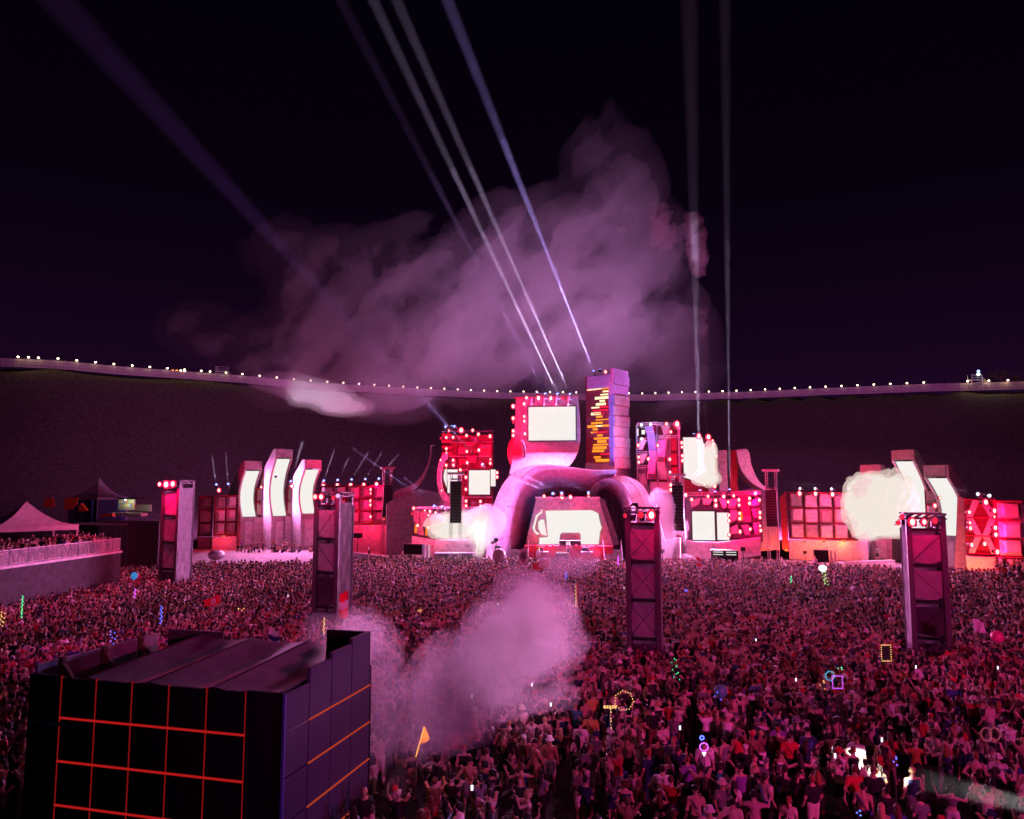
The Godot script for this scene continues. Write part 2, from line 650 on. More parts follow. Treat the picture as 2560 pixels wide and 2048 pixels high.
# a wall of faceted tiles on a dark frame with a plinth below
func tile_wall(label: String, x0: float, y0: float, x1: float, y1: float, d: float, yaw: float, cols: int, rows_: int, foot: float, style := 0, plinth := true) -> Node3D:
	var o := facade("tile_wall", label, "stage wall", (x0 + x1) * 0.5, d, yaw, "tiled stage walls")
	var a := at(o, x0, y1)
	var b := at(o, x1, y0)
	var w := (b.x - a.x) / cols
	var h := (b.y - a.y) / rows_
	put_box("backing", Vector3((a.x + b.x) * 0.5, (a.y + b.y) * 0.5, -0.5), Vector3(b.x - a.x + 0.3, b.y - a.y + 0.3, 0.9), mat("maroon", Vector3(0.22, 0.03, 0.05), 0.8, "mottle", 0.3), o)
	var shapes := []
	match style:
		0: shapes = [tile_mesh(w * 0.88, h * 0.86, w * 0.45, 0.14, 0.1, 0.62, 0.7), tile_mesh(w * 0.88, h * 0.86, w * 0.45, 0.16, -0.08, 0.6, 0.74)]
		1: shapes = [tile_mesh(w * 0.9, h * 0.88, w * 0.35, -0.04, 0.06, 0.72, 0.84), tile_mesh(w * 0.9, h * 0.88, w * 0.35, 0.0, -0.08, 0.62, 0.8), tile_mesh(w * 0.9, h * 0.88, w * 0.35, -0.03, -0.05, 0.75, 0.85), tile_mesh(w * 0.9, h * 0.88, w * 0.35, 0.02, 0.08, 0.58, 0.8)]
	if style == 2:
		# leaning slabs that cross each other
		for lean in [-1.0, 1.0]:
			var st := new_st()
			prism(st, PackedVector2Array([Vector2(-0.48 * lean * w, 0.46 * h), Vector2(-0.02 * lean * w, 0.46 * h), Vector2(0.48 * lean * w, -0.46 * h), Vector2(0.08 * lean * w, -0.46 * h)]), Transform3D.IDENTITY, 0.0, 0.5)
			shapes.append(done(st))
	for r in rows_:
		for c in cols:
			if style == 2:
				put("tile", shapes[(r + c) % 2], M.ply_pale, o, Transform3D(Basis.IDENTITY, Vector3(a.x + (c + 0.5) * w, b.y - (r + 0.5) * h, 0.0)))
				continue
			var s: ArrayMesh = shapes[(r * 3 + c * 2 + r * c) % shapes.size()]
			put("tile", s, M.ply_pale if (r + c) % 3 else M.ply, o, Transform3D(Basis.IDENTITY, Vector3(a.x + (c + 0.5) * w, b.y - (r + 0.5) * h, 0.0)))
	for r in rows_ + 1:
		put_box("rail", Vector3((a.x + b.x) * 0.5, b.y - r * h, 0.06), Vector3(b.x - a.x + 0.3, 0.12, 0.14), M.red_ply, o)
	if plinth:
		put_box("plinth", Vector3((a.x + b.x) * 0.5, (a.y - 0.25) * 0.5, 0.25), Vector3(b.x - a.x + 0.5, maxf(a.y - 0.25, 0.2), 1.6), M.ply_pale, o)
	return o


# ------------------------------------------------------------------ centre: screen tower, LED tower, hood, DJ booth
func stage_centre() -> void:
	# main screen on its curved back wall
	var o := facade("main_screen_wall", "tall curved pink wall carrying the biggest white screen, above the arch", "stage wall", 1380.0, 111.0, -0.14)
	var rows := []
	for k in 15:
		# a sheet that stands, then sweeps forward and down like a ramp
		var t := k / 14.0
		var py := lerpf(992.0, 1186.0, t)
		var out := 4.2 * pow(maxf(0.0, (t - 0.56) / 0.44), 2.0)
		var l := lerpf(1290.0, 1283.0, t)
		var r := 1445.0 + (6.0 * sin(t * PI) if t < 0.62 else 3.0 - 42.0 * pow((t - 0.62) / 0.38, 2.0))
		var row := []
		for j in 7:
			var p := at(o, lerpf(l, r, j / 6.0), py)
			row.append(Vector3(p.x, p.y, out))
		rows.append(row)
	rows.reverse()
	for j in 6:
		var st := new_st(true)
		var strip := []
		for row in rows:
			strip.append([row[j] + Vector3(0.015, 0, 0), row[j + 1] - Vector3(0.015, 0, 0)])
		sheet(st, strip, Vector3(0, 0, -0.35))
		put("wall_panel", st, M.ply, o)
	screen(o, 1322.0, 1017.0, 1439.0, 1102.0, 0.35, Vector3(1, 0.26, 0.88), 2970.0)
	for k in 4:
		var x: float = [1328.0, 1359.5, 1390.0, 1420.5][k]
		slab("fin", o, x - 1.6, 993.0, x + 1.2, 1012.0, 0.0, 0.9, M.ply_pale)
		slab("ledge", o, x, 1010.5, x + 11.0, 1012.5, 0.0, 0.5, M.ply_pale)
	slab("top_beam", o, 1286.0, 990.0, 1445.0, 994.0, -0.6, 0.3, M.red_ply)
	# the big disc low on its left side
	var st := new_st(true)
	var c := at(o, 1289.0, 1131.0)
	tube(st, [c + Vector3(0, 0, 0.1), c + Vector3(0, 0, 0.9)], [2.2, 2.2], 28)
	put("disc", st, M.red_ply, o, Transform3D(Basis.from_scale(Vector3(0.5, 1, 1)), Vector3(c.x * 0.5, 0, 0)))
	var rim := new_st(true)
	var arc := []
	var rad := []
	for k in 13:
		var a := -PI * 0.42 + PI * 0.84 * k / 12.0
		arc.append(c + Vector3(0.75 + cos(a) * 0.75, sin(a) * 1.75, 1.0))
		rad.append(0.16)
	tube(rim, arc, rad, 8)
	put("disc_rim", rim, M.ply_dark, o)
	slab("lower_flank", o, 1283.0, 1088.0, 1308.0, 1175.0, -0.9, -0.4, M.red_ply)

	mat("maroon", Vector3(0.22, 0.03, 0.05), 0.8, "mottle", 0.3)
	# the LED tower with its glowing bars, flared foot and deep right side
	var p := facade("led_tower", "tall violet tower with rows of orange and yellow light bars on its front", "stage tower", 1536.0, 110.0, -0.66)
	var top := at(p, 1520.0, 935.0).y
	var w := 4.7
	var dp := 4.4
	# core: eight side courses, each a little proud of the next
	var y_low := 13.2
	for k in 9:
		var y0 := lerpf(y_low, top, k / 9.0)
		var y1 := lerpf(y_low, top, (k + 1) / 9.0)
		var push := 0.06 if k % 2 else 0.22
		put_box("side_course", Vector3(-w * 0.5 + push * 0.5, (y0 + y1) * 0.5, -dp * 0.5 - 0.1), Vector3(w + push, y1 - y0 - 0.07, dp), M.violet_ply if k > 6 else M.ply, p)
		put_box("course_line", Vector3(0.2, y0, -dp * 0.5 - 0.1), Vector3(0.06, 0.06, dp), M.red_line, p)
		put_box("edge_course", Vector3(-0.28, (y0 + y1) * 0.5, 0.05), Vector3(0.56 + push, y1 - y0 - 0.07, 0.3), M.blue_ply if k < 7 else M.violet_ply, p)
	put_box("front_face", Vector3(-w * 0.5 - 0.3, (y_low + top) * 0.5, -0.04), Vector3(w - 0.6, top - y_low - 0.2, 0.2), M.maroon, p)
	put_box("top_edge", Vector3(-0.15, top + 0.35, -dp * 0.5), Vector3(0.5, 0.9, dp), M.violet_ply, p)
	put_box("brow", Vector3(-w * 0.5, top - 1.1, 0.1), Vector3(w - 0.8, 1.9, 0.25), M.violet_ply, p)
	# foot that flares to the front, in three overlapping lips
	for k in 3:
		var f := new_st(true)
		var prof := []
		for j in 8:
			var t := j / 7.0
			var out := (0.8 + k * 1.1) * t * t
			prof.append([Vector3(-w - 0.1, y_low + 0.9 - k * 0.85 - t * 1.5, 0.1 + out), Vector3(0.25, y_low + 0.9 - k * 0.85 - t * 1.5, 0.1 + out)])
		prof.reverse()
		sheet(f, prof, Vector3(0, 0, -0.3))
		put("flared_lip", f, M.ply_pale, p)
	put_box("base", Vector3(-w * 0.5, y_low * 0.5, -dp * 0.5), Vector3(w, y_low - 0.1, dp), M.ply_dark, p)
	# light bars
	var r := RandomNumberGenerator.new()
	r.seed = 12
	var y_b := y_low + 1.2
	var y_t := top - 2.1
	var n := 24
	for k in n:
		var y := lerpf(y_t, y_b, k / float(n - 1))
		var parts := r.randi_range(1, 2)
		if k == 0 or k == 12:
			parts = 3
		for j in parts:
			var len_: float = r.randf_range(0.8, 2.6) if parts < 3 else 1.5
			var x := r.randf_range(0.5, w - 0.9 - len_) if parts < 3 else 0.55 + j * 1.15
			var kind := r.randf()
			var m: Material = glow("bar_white", Vector3(1, 0.8, 0.45), 1.5) if kind < 0.25 else glow("bar_amber", Vector3(1, 0.3, 0.02), 1.3) if kind < 0.72 else glow("bar_red", Vector3(1, 0.01, 0.06), 0.9)
			put_box("light_bar", Vector3(-x - len_ * 0.5, y, 0.12), Vector3(len_, r.randf_range(0.16, 0.42), 0.12), m, p)
	area(p, Transform3D(Basis(Vector3.UP, PI), Vector3(-w * 0.5, (y_b + y_t) * 0.5, 0.4)), Vector2(w - 1.0, y_t - y_b), Vector3(1, 0.18, 0.06), 90.0)
	put_box("lower_line", Vector3(-w * 0.4, y_low + 0.75, 0.25), Vector3(w * 0.8, 0.07, 0.06), M.red_line, p)

	hood()
	booth()


func curve_px(pts: Array, d0: float, d1: float, n: int) -> Array:
	# a smooth line through pixel points whose depth goes from d0 to d1
	var c := Curve3D.new()
	for i in pts.size():
		var q: Vector3 = pt(pts[i][0], pts[i][1], lerpf(d0, d1, i / float(pts.size() - 1)))
		var a: Array = pts[maxi(i - 1, 0)]
		var b: Array = pts[mini(i + 1, pts.size() - 1)]
		var tan_: Vector3 = (pt(b[0], b[1], d0) - pt(a[0], a[1], d0)) / 6.0
		c.add_point(q, -tan_, tan_)
	var out := []
	for k in n:
		out.append(c.sample_baked(c.get_baked_length() * k / (n - 1.0), true))
	return out


func ribbon(name_: String, o: Node3D, a: Array, b: Array, m: Material, panels: int, thick := Vector3.ZERO) -> void:
	# the surface between two lines, cut into panels along its length
	var n := a.size() - 1
	var each := n / panels
	for k in panels:
		var st := new_st(true)
		var lo := k * each
		var hi := n if k == panels - 1 else (k + 1) * each
		var rows := []
		for i in range(lo, hi + 1):
			var s := 1.0 if i == lo else -1.0 if i == hi else 0.0
			var a_: Vector3 = a[i]
			var b_: Vector3 = b[i]
			if s != 0.0:
				var j: int = i + (1 if s > 0 else -1)
				a_ = a_.lerp(a[j], 0.05)
				b_ = b_.lerp(b[j], 0.05)
			rows.append([a_, a_.lerp(b_, 0.5), b_])
		sheet(st, rows, thick)
		put(name_, st, m, o)


func line_tube(name_: String, o: Node3D, pts: Array, r: float, m: Material) -> void:
	var st := new_st(true)
	var rad := []
	for q in pts:
		rad.append(r)
	tube(st, pts, rad, 6)
	put(name_, st, m, o)


func hood() -> void:
	# the sweeping hood over the booth: an outer lip, an inner edge and a deep shell behind
	var o := thing("stage_hood", "sweeping grey ribbon arch over the booth, rising on the left and flowing right", "stage hood", Transform3D.IDENTITY)
	var outer := curve_px([[1214, 1409], [1219, 1340], [1232, 1270], [1254, 1216], [1286, 1180], [1325, 1164], [1360, 1162], [1420, 1168], [1480, 1175], [1545, 1174]], 100.0, 104.0, 100)
	var inner := curve_px([[1240, 1409], [1250, 1340], [1261, 1285], [1276, 1240], [1300, 1200], [1328, 1174], [1362, 1165], [1420, 1170], [1480, 1177], [1545, 1176]], 101.5, 104.2, 100)
	ribbon("lip_panel", o, inner, outer, M.ply_pale, 10, Vector3(0, 0, -0.25))
	line_tube("edge_light", o, inner.slice(45, 100), 0.045, M.red_line)
	var back := curve_px([[1310, 1395], [1314, 1340], [1320, 1300], [1330, 1268], [1345, 1245], [1362, 1232], [1390, 1226], [1430, 1226], [1470, 1228], [1500, 1234]], 109.0, 109.0, 100)
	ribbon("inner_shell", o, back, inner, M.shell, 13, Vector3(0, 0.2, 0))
	# rear wall that closes the shell
	var rear := new_st()
	var base_l := pt(1310, 1400, 109.2)
	for k in back.size() - 1:
		var lo_a: Vector3 = back[k]
		var lo_b: Vector3 = back[k + 1]
		if k > 5:
			quad(rear, Vector3(lo_a.x, 0, -109.1), Vector3(lo_b.x, 0, -109.1), lo_b, lo_a)
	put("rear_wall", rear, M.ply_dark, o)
	# red tapes that run down the shell
	var tape := []
	for k in 7:
		tape.append(inner[12 + k].lerp(back[14 + k], k / 6.0) + Vector3(0, 0, 0.3))
	line_tube("edge_light", o, tape, 0.035, M.red_line)
	tape = []
	for k in 7:
		tape.append(inner[30 + k].lerp(back[32 + k], k / 6.0) + Vector3(0, -0.2, 0.3))
	line_tube("edge_light", o, tape, 0.035, M.red_line)
	# the outer skin, seen where the ribbon rolls back
	var behind := []
	for q in outer:
		behind.append(Vector3(q.x * 0.97 + 0.6, q.y * 0.97, q.z - 7.0))
	ribbon("outer_skin", o, outer, behind, M.ply, 10)

	# the vault on the right
	var v := thing("stage_vault", "rounded tunnel vault beside the delay tower, right end of the arch", "stage vault", Transform3D.IDENTITY)
	var fr := curve_px([[1462, 1262], [1468, 1240], [1482, 1215], [1503, 1199], [1530, 1196], [1556, 1211], [1574, 1240], [1586, 1280], [1594, 1330], [1601, 1409]], 106.5, 100.0, 90)
	var bk := curve_px([[1485, 1262], [1496, 1225], [1512, 1202], [1540, 1192], [1572, 1193], [1602, 1209], [1622, 1238], [1634, 1275], [1642, 1330], [1665, 1407]], 108.5, 101.5, 90)
	ribbon("vault_panel", v, fr, bk, M.ply_pale, 9, Vector3(0, 0.02, -0.25))
	line_tube("edge_light", v, fr.slice(0, 50), 0.045, M.red_line)
	var deep := []
	for q in fr:
		deep.append(Vector3(lerpf(q.x, 13.0, 0.25), q.y * 0.86, q.z - 6.5))
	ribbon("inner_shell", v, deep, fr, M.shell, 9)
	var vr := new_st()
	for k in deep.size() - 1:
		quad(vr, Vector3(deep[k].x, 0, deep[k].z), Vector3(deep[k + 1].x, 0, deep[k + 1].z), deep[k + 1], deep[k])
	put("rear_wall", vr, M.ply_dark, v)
	var seam := []
	for k in fr.size():
		seam.append(fr[k].lerp(bk[k], 0.55) + Vector3(0.02, 0.03, 0.05))
	line_tube("seam", v, seam.slice(26, 90), 0.03, M.ply_dark)
	# the pale wedge wall right of the vault
	var f := facade("wedge_wall", "pale slanted wedge wall in the smoke right of the vault", "stage wall", 1660.0, 101.0, SITE)
	poly_px("slope", f, [[1640, 1262], [1648, 1300], [1662, 1352], [1669, 1395], [1632, 1400], [1636, 1330]], -1.0, 0.3, M.ply_pale)
	poly_px("box_front", f, [[1664, 1351], [1700, 1345], [1702, 1396], [1668, 1398]], -1.2, 0.0, M.ply_pale)


func booth() -> void:
	var o := facade("dj_booth", "pink trapezoid DJ booth with a wide white screen under the arch", "DJ booth", 1420.0, 104.5, -0.08)
	poly_px("surround", o, [[1341, 1245], [1497, 1245], [1534, 1366], [1312, 1366]], -1.2, -0.4, M.ply)
	poly_px("cheek", o, [[1497, 1245], [1512, 1250], [1550, 1362], [1534, 1366]], -3.0, -0.6, M.ply_dark)
	slab("roof_edge", o, 1338.0, 1242.5, 1500.0, 1246.5, -1.5, 0.3, M.ply_pale)
	# the screen: a wide wall with chamfered right corner, stepped lower edge
	poly_px("led_screen", o, [[1364, 1277], [1480, 1276], [1496, 1284], [1500, 1306], [1505, 1320], [1500, 1330], [1497, 1361], [1452, 1361], [1452, 1337], [1448, 1332], [1405, 1332], [1400, 1337], [1398, 1361], [1348, 1361], [1348, 1345], [1370, 1343]], -0.3, -0.16, M.screen)
	poly_px("side_screen", o, [[1345, 1306], [1352, 1299], [1360, 1300], [1367, 1340], [1352, 1336], [1346, 1322]], -0.3, -0.18, M.screen)
	line_tube("light_loop", o, [at(o, 1354, 1274, 0.1), at(o, 1355, 1280, 0.1), at(o, 1342, 1290, 0.1), at(o, 1338, 1305, 0.1), at(o, 1334, 1320, 0.1), at(o, 1338, 1330, 0.1), at(o, 1346, 1336, 0.1)], 0.16, M.screen)
	area(o, Transform3D(Basis(Vector3.UP, PI), at(o, 1428, 1310, 0.3)), Vector2(7.0, 3.6), Vector3(1, 0.28, 0.85), 1890.0)
	# desk, risers and what stands on them
	slab("stage_front", o, 1310.0, 1366.0, 1532.0, 1409.0, -0.2, 1.6, M.red_ply)
	slab("desk", o, 1398.0, 1352.0, 1452.0, 1366.0, 0.4, 1.3, M.black)
	slab("desk_screen", o, 1415.0, 1355.0, 1426.0, 1361.0, 1.3, 1.36, M.screen)
	for k in 2:
		var x: float = [1345.0, 1456.0][k]
		slab("monitor_stack", o, x, 1369.0, x + 14.0, 1380.0, 1.7, 2.3, M.black)
		slab("table", o, x - 3.0, 1380.0, x + 26.0, 1383.0, 1.7, 2.9, M.ply_pale)
	slab("step_light", o, 1390.0, 1380.5, 1422.0, 1383.0, 1.62, 1.8, M.screen)
	slab("speaker_front", o, 1389.0, 1384.0, 1422.0, 1400.0, 1.62, 2.6, M.black)
	for k in 7:
		var s := SphereMesh.new()
		s.radius = 0.17
		s.height = 0.34
		s.radial_segments = 8
		s.rings = 4
		put("footlight", s, M.red_lens, o, Transform3D(Basis.IDENTITY, at(o, [1340.0, 1350.0, 1366.0, 1382.0, 1440.0, 1468.0, 1490.0][k], 1364.0, 1.7)))
	omni(o, at(o, 1360, 1358, 2.2), Vector3(1, 0.05, 0.1), 12.0)
	omni(o, at(o, 1480, 1358, 2.2), Vector3(1, 0.05, 0.1), 12.0)
	# stairs on both sides
	for k in 2:
		var s := facade("stairs", ["wooden stairs left of the DJ booth", "wooden stairs right of the DJ booth"][k], "stairs", [1298.0, 1530.0][k], 102.0, -0.05, "stairs beside the booth")
		for j in 9:
			put_box("step", Vector3(0, 0.12 + j * 0.24, 1.2 - j * 0.28), Vector3(2.3, 0.24, 0.3), M.ply, s)
		for x in [-1.2, 1.2]:
			var st := new_st()
			bar(st, Vector3(x, 1.1, 1.3), Vector3(x, 3.4, -1.1), 0.08)
			for j in 5:
				bar(st, Vector3(x, 0.1 + j * 0.5, 1.3 - j * 0.6), Vector3(x, 1.1 + j * 0.575, 1.3 - j * 0.6), 0.05)
			put("handrail", st, M.steel, s)


# ------------------------------------------------------------------ the clusters left and right of the arch
func truss(name_: String, o: Node3D, a: Vector3, b: Vector3, s: float, m: Material) -> void:
	var st := new_st()
	var bs := along(a, b)
	var n := maxi(2, int(a.distance_to(b) / (s * 1.3)))
	for u in [-0.5, 0.5]:
		for v in [-0.5, 0.5]:
			bar(st, a + bs.x * u * s + bs.y * v * s, b + bs.x * u * s + bs.y * v * s, 0.07)
	for k in n:
		var p := a.lerp(b, k / float(n))
		var q := a.lerp(b, (k + 1) / float(n))
		for u in [-0.5, 0.5]:
			bar(st, p + bs.x * u * s - bs.y * 0.5 * s, q + bs.x * u * s + bs.y * 0.5 * s, 0.045)
			bar(st, p + bs.y * u * s - bs.x * 0.5 * s, q + bs.y * u * s + bs.x * 0.5 * s, 0.045)
	put(name_, st, m, o)


func stage_clusters() -> void:
	# upper left scaffold with red panels and two screens
	var o := facade("scaffold_block", "red lit scaffold block with two white screens, left of the arch", "scaffold", 1165.0, 112.0, -0.1)
	slab("backing", o, 1105.0, 1088.0, 1232.0, 1290.0, -1.6, -1.0, mat("maroon", Vector3(0.22, 0.03, 0.05), 0.8, "mottle", 0.3))
	for k in 8:
		var x := 1106.0 + k * 18.0
		slab("upright", o, x - 0.8, 1076.0 + absf(k - 3.0) * 1.5, x + 0.8, 1396.0, -0.9, -0.7, M.dark_steel)
	for y in [1078.0, 1106.0, 1141.0, 1175.0, 1243.0, 1268.0]:
		slab("ledger", o, 1104.0, y - 0.8, 1232.0, y + 0.8, -0.75, -0.6, M.steel)
	for q in [[1104, 1084, 1114, 1090], [1117, 1084, 1128, 1090], [1104, 1100, 1114, 1106], [1117, 1100, 1128, 1106], [1104, 1116, 1114, 1121], [1117, 1116, 1128, 1121], [1104, 1131, 1128, 1138], [1146, 1089, 1165, 1095], [1200, 1112, 1227, 1124], [1168, 1107, 1182, 1114], [1200, 1126, 1227, 1140], [1146, 1120, 1164, 1135], [1150, 1148, 1164, 1160], [1170, 1140, 1190, 1156]]:
		slab("red_panel", o, q[0], q[1], q[2], q[3], -0.5, -0.2, M.red_ply)
	for q in [[1177, 1094, 1194, 1104], [1106, 1090, 1113, 1098], [1120, 1090, 1127, 1098], [1204, 1113, 1224, 1121], [1178, 1253, 1193, 1262]]:
		slab("dark_panel", o, q[0], q[1], q[2], q[3], -0.4, -0.1, M.ply_dark)
	screen(o, 1172.5, 1176.0, 1225.0, 1236.5, 0.1, Vector3(1, 0.3, 0.85), 945.0)
	screen(o, 1227.0, 1174.0, 1239.0, 1216.0, 0.1)
	screen(o, 1118.5, 1174.0, 1144.0, 1203.0, 0.1, Vector3(1, 0.3, 0.85), 226.0)
	screen(o, 1119.0, 1203.0, 1127.0, 1233.0, 0.12)
	# half disc at its left edge
	var c := at(o, 1118.0, 1192.0)
	var arc := [Vector2(0, 3.1)]
	for k in 11:
		var a := PI * 0.5 + PI * k / 10.0
		arc.append(Vector2(cos(a) * 0.85, sin(a) * 2.6))
	arc.append(Vector2(0, -3.1))
	for k in 11:
		var a := -PI * 0.5 - PI * k / 10.0
		arc.append(Vector2(cos(a) * 1.5, sin(a) * 3.6))
	var st := new_st()
	prism(st, PackedVector2Array(arc), Transform3D(Basis.IDENTITY, c), -0.2, 0.4)
	put("disc_ring", st, M.ply_pale, o)
	poly_px("disc_screen", o, [[1117, 1171], [1112, 1176], [1109.5, 1188], [1110, 1200], [1117, 1219]], 0.0, 0.2, M.screen)
	slab("skirt", o, 1100.0, 1240.0, 1160.0, 1275.0, -0.6, -0.3, M.ply)

	# low left screen in the smoke, with tiles and orange light bars beside it
	var lo := facade("low_screen_left", "low white screen lost in bright smoke, left of the arch", "LED wall", 1130.0, 106.0, 0.05, "low screens beside the arch")
	slab("backing", lo, 1032.0, 1273.0, 1228.0, 1352.0, -1.2, -0.6, M.ply_dark)
	screen(lo, 1088.0, 1288.0, 1108.0, 1344.0, 0.0)
	screen(lo, 1109.0, 1285.0, 1170.0, 1347.0, 0.15, Vector3(1, 0.3, 0.85), 793.0)
	screen(lo, 1171.0, 1285.0, 1185.0, 1340.0, 0.05)
	for k in 2:
		for q in [[[1034, 1275], [1050, 1278], [1046, 1310], [1034, 1306]], [[1052, 1278], [1068, 1281], [1066, 1318], [1048, 1312]], [[1070, 1283], [1084, 1285], [1086, 1330], [1066, 1322]], [[1036, 1310], [1056, 1315], [1060, 1340], [1034, 1332]]]:
			if k == 0:
				poly_px("tile", lo, q, -0.6, -0.1, M.ply)
	for q in [[1037.0, 1312.0, 1041.0, 1333.0], [1064.0, 1316.0, 1068.0, 1339.0]]:
		slab("light_bar", lo, q[0], q[1], q[2], q[3], 0.0, 0.2, glow("bar_orange", Vector3(1, 0.2, 0.0), 1.5))
	slab("roof_edge", lo, 1032.0, 1268.0, 1130.0, 1272.0, -0.8, 1.0, M.ply_pale)
	poly_px("plinth", lo, [[1030, 1341], [1085, 1350], [1085, 1402], [1030, 1396]], -0.8, 0.4, M.ply_pale)
	slab("plinth", lo, 1085.0, 1350.0, 1205.0, 1402.0, -0.8, 0.6, M.ply_pale)
	slab("apron", lo, 1085.0, 1383.0, 1210.0, 1403.0, 0.6, 3.0, M.ply_dark)

	# upper right scaffold: folded bands of panels, a tall screen
	var r := facade("band_block", "scaffold block of folded blue bands with a tall white screen, right of the arch", "scaffold", 1690.0, 110.0, SITE)
	slab("backing", r, 1640.0, 1066.0, 1700.0, 1400.0, -2.6, -2.0, mat("maroon", Vector3(0.22, 0.03, 0.05), 0.8, "mottle", 0.3))
	slab("backing", r, 1700.0, 1098.0, 1786.0, 1240.0, -2.2, -1.6, mat("maroon", Vector3(0.22, 0.03, 0.05), 0.8, "mottle", 0.3))
	var bands := [
		[[[1614, 1065], [1634, 1065], [1642, 1128], [1622, 1128]], M.blue_ply], [[[1624, 1129], [1643, 1129], [1638, 1183], [1618, 1183]], M.violet_ply],
		[[[1646, 1100], [1667, 1098], [1662, 1142], [1643, 1142]], M.violet_ply], [[[1642, 1156], [1662, 1156], [1670, 1199], [1650, 1199]], M.ply],
		[[[1599, 1102], [1617, 1100], [1606, 1124], [1596, 1125]], M.ply_pale], [[[1600, 1137], [1618, 1135], [1608, 1158], [1597, 1158]], M.ply_pale],
		[[[1595, 1186], [1613, 1186], [1618, 1213], [1601, 1213]], M.ply], [[[1652, 1063], [1673, 1064], [1673, 1080], [1660, 1088]], M.ply],
	]
	for b in bands:
		poly_px("band", r, b[0], -0.9, 0.0, b[1])
	for q in [[1614.5, 1066.5, 1633.5, 1079.5], [1642.5, 1142.5, 1661.0, 1155.5], [1619.0, 1184.0, 1638.0, 1197.0], [1594.5, 1171.0, 1613.0, 1185.0]]:
		slab("open_box", r, q[0], q[1], q[2], q[3], -0.6, -0.1, M.ply_dark)
		slab("box_rim", r, q[0] - 0.8, q[1] - 0.8, q[2] + 0.8, q[1] + 0.3, -0.1, 0.12, M.ply_pale)
		slab("box_rim", r, q[0] - 0.8, q[3] - 0.3, q[2] + 0.8, q[3] + 0.8, -0.1, 0.12, M.ply_pale)
		slab("box_rim", r, q[0] - 0.8, q[1] + 0.3, q[0] + 0.3, q[3] - 0.3, -0.1, 0.12, M.ply_pale)
		slab("box_rim", r, q[2] - 0.3, q[1] + 0.3, q[2] + 0.8, q[3] - 0.3, -0.1, 0.12, M.red_ply)
	slab("small_screen", r, 1604.0, 1075.0, 1612.0, 1086.0, -0.2, 0.0, M.screen)
	slab("light_tube", r, 1593.0, 1072.0, 1596.0, 1090.0, 0.0, 0.15, M.screen)
	for q in [[1598, 1067, 1612, 1070], [1598, 1096, 1612, 1099]]:
		slab("panel", r, q[0], q[1], q[2], q[3], -0.9, -0.5, M.ply_pale)
	for q in [[1592, 1061, 1643, 1058], [1594, 1099, 1616, 1098], [1595, 1132, 1643, 1131], [1596, 1166, 1620, 1166], [1646, 1093, 1700, 1091], [1643, 1060, 1694, 1060]]:
		truss("truss", r, at(r, q[0], q[1], -0.3), at(r, q[2], q[3], -0.3), 0.32, M.steel)
	for x in [1592.5, 1643.0, 1668.0, 1674.5, 1698.0]:
		slab("upright", r, x - 0.7, 1062.0, x + 0.7, 1210.0, -1.6, -1.4, M.steel)
	for q in [[1678, 1097, 1691, 1126], [1679, 1134, 1692, 1162], [1680, 1168, 1693, 1196]]:
		slab("red_panel", r, q[0], q[1], q[2], q[3], -1.6, -1.1, M.red_ply)
	for q in [[1626, 1205, 1645, 1232], [1648, 1205, 1672, 1232]]:
		slab("panel", r, q[0], q[1], q[2], q[3], -1.0, -0.6, M.ply_pale)
	poly_px("led_screen", r, [[1708, 1094], [1755, 1094], [1768, 1140], [1768, 1193], [1752, 1206], [1710, 1194]], 0.0, 0.12, M.screen)
	area(r, Transform3D(Basis(Vector3.UP, PI), at(r, 1736, 1145, 0.3)), Vector2(2.8, 5.5), Vector3(1, 0.3, 0.85), 945.0)
	poly_px("bezel", r, [[1705, 1091], [1757, 1091], [1771, 1139], [1771, 1196], [1752, 1209], [1706, 1197]], -0.2, -0.01, M.black)
	slab("side_wall", r, 1772.0, 1100.0, 1784.0, 1235.0, -1.4, -0.6, M.violet_ply)
	slab("lower_wall", r, 1595.0, 1213.0, 1625.0, 1400.0, -2.6, -2.0, M.ply)

	# low right screen with folded panels and a pale plinth
	var q2 := facade("low_screen_right", "low white screen between folded grey panels, right of the arch", "LED wall", 1790.0, 103.0, SITE, "low screens beside the arch")
	slab("backing", q2, 1716.0, 1240.0, 1904.0, 1352.0, -2.0, -1.4, M.ply_dark)
	screen(q2, 1732.0, 1279.0, 1786.0, 1350.0, 0.0, Vector3(1, 0.3, 0.85), 850.0)
	screen(q2, 1794.0, 1282.0, 1822.0, 1350.0, 0.0, Vector3(1, 0.8, 0.9), 60.0)
	for t in [[[1726, 1252], [1752, 1246], [1748, 1262], [1728, 1272]], [[1756, 1246], [1782, 1248], [1774, 1262], [1758, 1262]], [[1796, 1246], [1814, 1242], [1818, 1268], [1808, 1272]], [[1824, 1248], [1844, 1246], [1838, 1272], [1822, 1270]], [[1876, 1254], [1897, 1243], [1898, 1262], [1876, 1266]], [[1877, 1272], [1900, 1272], [1899, 1294], [1886, 1296]], [[1826, 1276], [1842, 1275], [1846, 1292], [1826, 1312]], [[1826, 1320], [1844, 1312], [1846, 1334], [1828, 1336]], [[1853, 1314], [1872, 1312], [1876, 1336], [1864, 1338]], [[1882, 1310], [1900, 1306], [1902, 1334], [1890, 1338]]]:
		poly_px("folded_panel", q2, t, -1.3, -0.3, M.ply_pale if t[0][0] % 4 == 0 else M.ply)
	poly_px("band", q2, [[1848, 1239], [1869, 1239], [1876, 1290], [1857, 1290]], -1.2, 0.0, M.red_ply)
	slab("open_box", q2, 1858.0, 1291.0, 1877.0, 1304.0, -0.6, 0.0, M.ply_dark)
